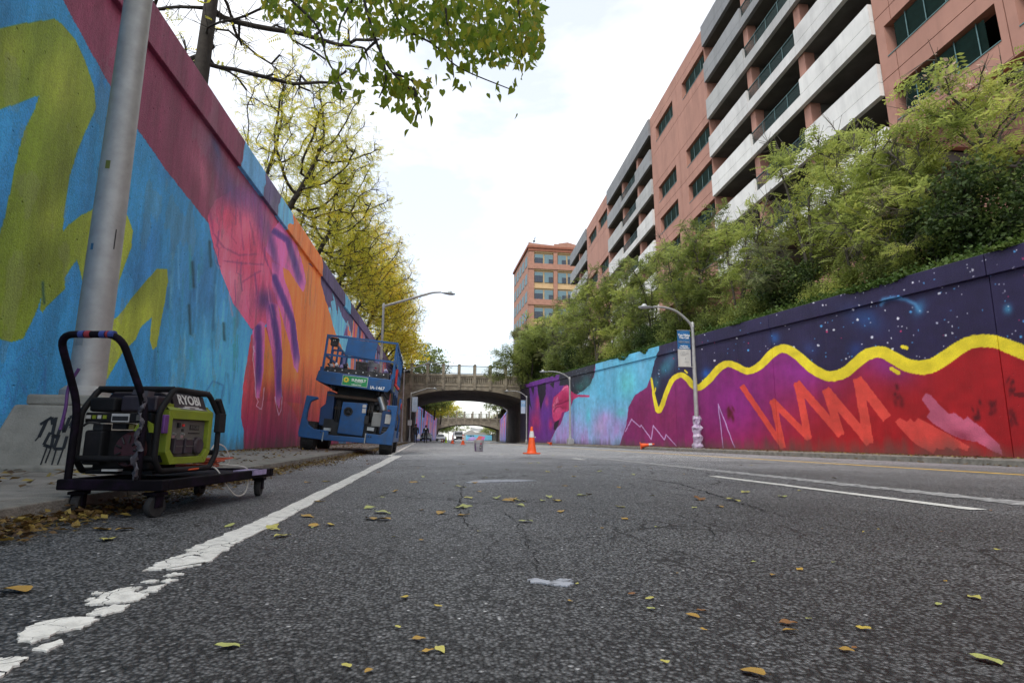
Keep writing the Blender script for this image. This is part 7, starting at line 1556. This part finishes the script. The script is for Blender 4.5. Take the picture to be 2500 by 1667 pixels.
# ------------------------------------------------------------------ cars
M_CARW = pm('white_car_paint', (.55, .56, .57), .25, var=.03); M_CARD = pm('dark_blue_car_paint', (.02, .035, .07), .2, var=.05); M_CGLASS = pm('car_glass', (.015, .018, .022), .06, var=.1); M_CBLK = pm('car_black_trim', (.015, .015, .016), .5); M_HUB = pm('alloy', (.35, .35, .36), .35, metal=.7)
M_HEADON = glow('lit_headlight', (1, .97, .9), 6.0); M_HEADOFF = pm('headlight_lens', (.45, .46, .47), .1)
def car(label, x, y, rz, paint, suv=False, lit=False, name='parked_car'):
    t = thing(name, label, 'car', (x, y, 0), rz); w = .98 if suv else .90; L_ = 4.9 if suv else 4.6; H_ = 1.92 if suv else 1.45; hb = 1.12 if suv else .88; hood_y = 1.25 if suv else 1.3
    m = MB(); prof = [(0, .42), (.06, .32), (L_ - .1, .32), (L_, .5), (L_ - .02, hb), (L_ - .6, hb + .05), (hood_y, hb + .02), (.35, hb - .10), (.05, hb - .28)]
    m.prism(prof, 0, -w, w); body = m.build('body', paint, t, bevel=.07)
    a, b, r = hood_y - .05, L_ - (.15 if suv else .75), .22; ws, wt = w - .05, w - (.16 if suv else .26)
    yf, yr = a + (.62 if suv else .85), b - (.25 if suv else .7)
    cab = MB(); cab.add([(-ws, a, hb), (ws, a, hb), (ws, b, hb), (-ws, b, hb), (-wt, yf, H_), (wt, yf, H_), (wt, yr, H_), (-wt, yr, H_)], [(4, 5, 6, 7), (0, 1, 5, 4), (1, 2, 6, 5), (2, 3, 7, 6), (3, 0, 4, 7)]); cab.build('cabin', paint, t, bevel=.05)
    def lerp(p, q, f): return Vector(p) + (Vector(q) - Vector(p)) * f
    g = MB(); A, B, C, D = map(Vector, ((-ws, a, hb), (ws, a, hb), (wt, yf, H_), (-wt, yf, H_))); n = (B - A).cross(D - A).normalized() * .012
    g.add([tuple(lerp(lerp(A, B, u), lerp(D, C, u), v) + n) for u, v in ((.05, .06), (.95, .06), (.94, .88), (.06, .88))], [(0, 1, 2, 3)]); g.build('windscreen', M_CGLASS, t)
    for s in (-1, 1):
        g = MB(); A, B, C, D = map(Vector, ((s * ws, a, hb), (s * ws, b, hb), (s * wt, yr, H_), (s * wt, yf, H_))); n = Vector((s * .012, 0, .003))
        g.add([tuple(lerp(lerp(A, B, u), lerp(D, C, u), v) + n) for u, v in ((.10, .08), (.94, .08), (.92, .86), (.08, .86))], [(0, 1, 2, 3) if s < 0 else (3, 2, 1, 0)]); g.build('side_window', M_CGLASS, t)
        h = MB(); h.lathe([(.13, 0), (.12, -.03), (.05, -.05)], (s * (w - .22), -.005, hb - .36 if suv else hb - .30), 12, 1); h.build('headlight', M_HEADON if lit else M_HEADOFF, t)
        mr = MB(); mr.cbox((s * (w + .10), a + .25, hb + .14), (.18, .10, .14)); mr.build('wing_mirror', M_CBLK if suv else paint, t, bevel=.03)
        for yy in (.85, L_ - .95):
            wh = MB(); wh.lathe([(.2, -.1), (.31, -.1), (.34, -.06), (.34, .06), (.31, .1), (.2, .1)], (s * (w - .09), yy, .34), 18, 0); tt = wh.build('wheel', M_TYRE, t); wh = MB(); wh.lathe([(.05, 0), (.2, .01)], (s * (w + .012) - (0.012 if s > 0 else 0), yy, .34), 14, 0); wh.build('rim', M_HUB, tt)
    MB().box(-.80 if suv else -.5, .80 if suv else .5, -.03, .03, .52 if suv else .62, hb - (.10 if suv else .25)).build('grille', M_CBLK, t); MB().box(-w + .08, w - .08, -.03, .04, .34, .50).build('bumper', M_CBLK, t); MB().box(-.2, .2, -.045, -.032, .42, .53).build('number_plate', M_HEADOFF, t)
    if suv: MB().box(-w + .15, w - .15, hood_y + .9, L_ - .9, H_ + .02, H_ + .06).build('roof_rack', M_CBLK, t)
    return t
q = onY(1120.5, 1077, 109); car('white van like car with both headlights lit, driving up mid road', q.x, 109, 0, M_CARW, True, True, 'moving_car')
q = onY(1074, 1076, 120); car('white sedan parked at the left kerb beyond the bridge', q.x, 120, R(-6), M_CARW, name='parked_car')
q = onY(1038, 1077, 96); car('dark blue car mostly hidden behind the two walkers', q.x, 96, R(-3), M_CARD)

# ------------------------------------------------------------------ fallen leaves
LM['fallen'] = leafmat('fallen_leaf', [(.20, .095, .02), (.36, .22, .03), (.46, .34, .05), (.42, .40, .09), (.33, .36, .10)], .2, .0)
LM['litter'] = leafmat('leaf_litter', [(.045, .024, .012), (.09, .05, .018), (.17, .105, .028), (.30, .23, .055)], .2, .35, 3)
def curled(v):
    r = np.random.default_rng(v); n = 7; vs = []; k1, k2, k3 = r.uniform(.06, .32), r.uniform(-.25, .3), r.uniform(.1, .35)
    for i in range(n):
        t = i / (n - 1); wd = .36 * math.sin(math.pi * min(1, .06 + t * .94)) ** .8 * (1.12 - .5 * t) * r.uniform(.85, 1.15)
        for sx in (-1, 0, 1): vs.append((sx * wd, t - .5, abs(sx) * wd * k1 + (t - .5) ** 2 * k2 + abs(sx) * k3 * .12 * math.sin(t * 9 + sx)))
    vs += [(.012, -.5, .01), (-.012, -.5, .01), (0, -.85, .05)]
    fs = [(3 * i + j, 3 * i + j + 1, 3 * i + j + 4, 3 * i + j + 3) for i in range(n - 1) for j in (0, 1)] + [(3 * n, 3 * n + 1, 3 * n + 2)]
    mz = min(v[2] for v in vs); me = bpy.data.meshes.new('fallen_leaf'); me.from_pydata([(a, b, c - mz) for a, b, c in vs], [], fs); me.polygons.foreach_set('use_smooth', [True] * len(fs)); return me
FC = [(.34, .20, .03), (.46, .34, .05), (.44, .40, .09), (.36, .38, .11), (.20, .085, .02), (.40, .24, .035)]
FMs = []
for i, c in enumerate(FC): FMs.append(pm('dry_leaf_%s' % ('amber', 'yellow', 'straw', 'green', 'brown', 'gold')[i], c, .6, var=.3, scale=30, dirt=tuple(x * .5 for x in c), dscale=40, damt=.6))
LV = []
for i in range(12): me = curled(i); me.materials.append(FMs[i % 6]); LV.append(me)
CN = ['amber', 'yellow', 'straw coloured', 'greenish', 'brown', 'gold']
rf = np.random.default_rng(12)
def fall(px, py, s, k, label=None, group=None, z=.004):
    q = onZ(px, py, z); o = link('fallen_leaf', LV[k]); o.location = q; o.rotation_euler = (rf.normal(0, .10), rf.normal(0, .10), rf.uniform(0, 6.28)); o.scale = (s, s, s)
    tag(o, label or 'small %s leaf fallen on the open asphalt' % CN[k % 6], 'fallen leaf', group or ('%s leaves on the asphalt' % CN[k % 6]))
    return o
Q = lambda x, y: (.5315 * x, 1050 + .5315 * y)
near = [(60, 735, .085, 0, 'curled amber leaf at the left edge beside the broken line'), (462, 455, .075, 5, 'big gold curled leaf on the asphalt below the cart'), (575, 455, .07, 0, 'amber folded leaf just right of the big gold leaf'), (490, 502, .08, 2, 'flat straw leaf in front of the two gold leaves'), (1055, 438, .055, 3, 'greenish leaf touching the left side of the white line'), (1255, 443, .07, 2, 'straw leaf lying across the white line'), (1265, 455, .05, 2, 'smaller straw leaf on the right edge of the white line'),
        (1300, 484, .07, 2, 'pale straw leaf just off the right edge of the white line'), (1758, 378, .10, 3, 'long pale green leaf alone in the near lane'), (2115, 355, .075, 3, 'green yellow leaf on the crack in the near lane'), (2130, 390, .065, 5, 'gold leaf just below the green yellow one on the crack'), (2115, 260, .09, 2, 'straw leaf left of the grey paint smear'), (2148, 310, .07, 2, 'flat straw leaf under the paint smear'), (1040, 990, .045, 3, 'torn greenish leaf scrap low in the picture'), (1695, 155, .09, 4, 'brown leaf on the far part of the white line'), (1500, 236, .085, 1, 'yellow leaf left of the white line, midway'), (1415, 240, .07, 0, 'amber leaf beside the yellow one left of the line'), (1740, 193, .07, 4, 'dark brown leaf on the right side of the white line'), (135, 226, .09, 5, 'gold leaf on the pavement before the concrete lamp base')]
for x, y, s, k, lb in near: px, py = Q(x, y); fall(px, py, s, k, lb, 'fallen leaves near the white line')
R1q = lambda x, y: (1280 + .5187 * x, 560 + .5187 * y)
for x, y, s, k, lb in ((978, 1272, .11, 2, 'straw leaf in the near lane before the white dash'), (1217, 1257, .09, 3, 'green leaf just left of the near white dash'), (825, 1270, .11, 4, 'rust brown leaf with a dark stain round it'), (1045, 1236, .09, 2, 'flat straw leaf above the near dash')): px, py = R1q(x, y); fall(px, py, s, k, lb, 'fallen leaves near the white dash')
for px, py, s, k, lb in ((1268, 1222, .08, 2, 'yellow green leaf in the centre of the near lane'), (1282, 1272, .07, 3, 'pale leaf below the centre of the near lane'), (2404, 1608, .05, 3, 'pale green leaf at the lower right corner'), (1835, 1640, .045, 0, 'amber leaf at the bottom edge right of centre'), (1925, 1520, .035, 4, 'small brown leaf right of the bottom centre'), (1930, 1538, .03, 0, 'small amber scrap under the small brown leaf'), (2382, 1458, .04, 2, 'thin straw leaf at the right edge'), (1690, 1502, .03, 0, 'tiny amber leaf at lower right of centre')): fall(px, py, s, k, lb, 'fallen leaves low in the picture')
for i in range(130):
    py = 1085 + 560 * rf.random() ** 3.4; px = rf.uniform(620, 2480) if py < 1300 else rf.uniform(820, 2480)
    q = onZ(px, py, 0)
    if q.x > 7 or q.x < -.6 or q.y > 40: continue
    fall(px, py, rf.uniform(.03, .07) * (1 if q.y > 3 else .42), int(rf.integers(12)))
for i in range(60):
    py = 1086 + 210 * rf.random() ** 1.1; px = rf.uniform(680, 1560); q = onZ(px, py, 0)
    if -.6 < q.x < 5 and q.y < 30: fall(px, py, rf.uniform(.05, .085), int(rf.choice([1, 2, 3, 5, 7, 8, 9, 11, 0])))
# drifts in the gutter and along the wall foot
def litter(label, n, fx, fy, fz, size, seed):
    r = np.random.default_rng(seed); y = fy(r, n); x = fx(r, n, y); z = fz(r, n, x, y); c = np.stack([x, y, z], 1)
    d = r.normal(size=(n, 3)); d[:, 2] *= .35; d /= np.linalg.norm(d, axis=1)[:, None]; up = np.array([0, 0, 1.]) + r.normal(0, .35, (n, 3)); s = np.cross(d, up); s /= np.linalg.norm(s, axis=1)[:, None]; u = np.cross(s, d)
    L_ = (size * (.6 + .8 * r.random(n)))[:, None]; W_ = L_ * .34
    vs = np.stack([c - d * L_ * .5, c - s * W_ + u * L_ * .12, c + s * W_ + u * L_ * .12, c + d * L_ * .5 + u * L_ * .06], 1).reshape(-1, 3); o = (np.arange(n) * 4)[:, None]
    vs[:, 2] = np.maximum(vs[:, 2], np.repeat(z, 4) - .004)
    me = quads('leaf_litter', vs, np.concatenate([o + np.array([[0, 1, 3]]), o + np.array([[0, 3, 2]])], 1).reshape(-1, 3)); me.materials.append(LM['litter']); return tag(link('leaf_litter', me), label, 'leaf litter', kind='stuff')
litter('drift of dead leaves in the left gutter along the kerb', 10000, lambda r, n, y: -1.60 + np.abs(r.normal(0, .10, n)) * (1 + .8 * (y > 8)), lambda r, n: 2.3 + 62 * r.random(n) ** 1.45, lambda r, n, x, y: .010 + .05 * np.exp(-(x + 1.6) / .09) * r.random(n), .036, 1)
litter('thin scatter of dead leaves on the left pavement', 5200, lambda r, n, y: np.where(r.random(n) < .7, XL + .04 + np.abs(r.normal(0, .28, n)), r.uniform(XL, -1.8, n)), lambda r, n: 3.4 + 60 * r.random(n) ** 1.6, lambda r, n, x, y: .108 + .012 * r.random(n), .055, 2)
litter('dead leaves along the foot of the right wall', 5200, lambda r, n, y: np.where(r.random(n) < .5, XR - .02 - np.abs(r.normal(0, .12, n)), r.uniform(10.85, 11.75, n)), lambda r, n: 5 + 60 * r.random(n) ** 1.4, lambda r, n, x, y: np.where(x > 11.19, .10, np.where(x > 11.02, .088, -.03)) + .012 * r.random(n), .06, 3)
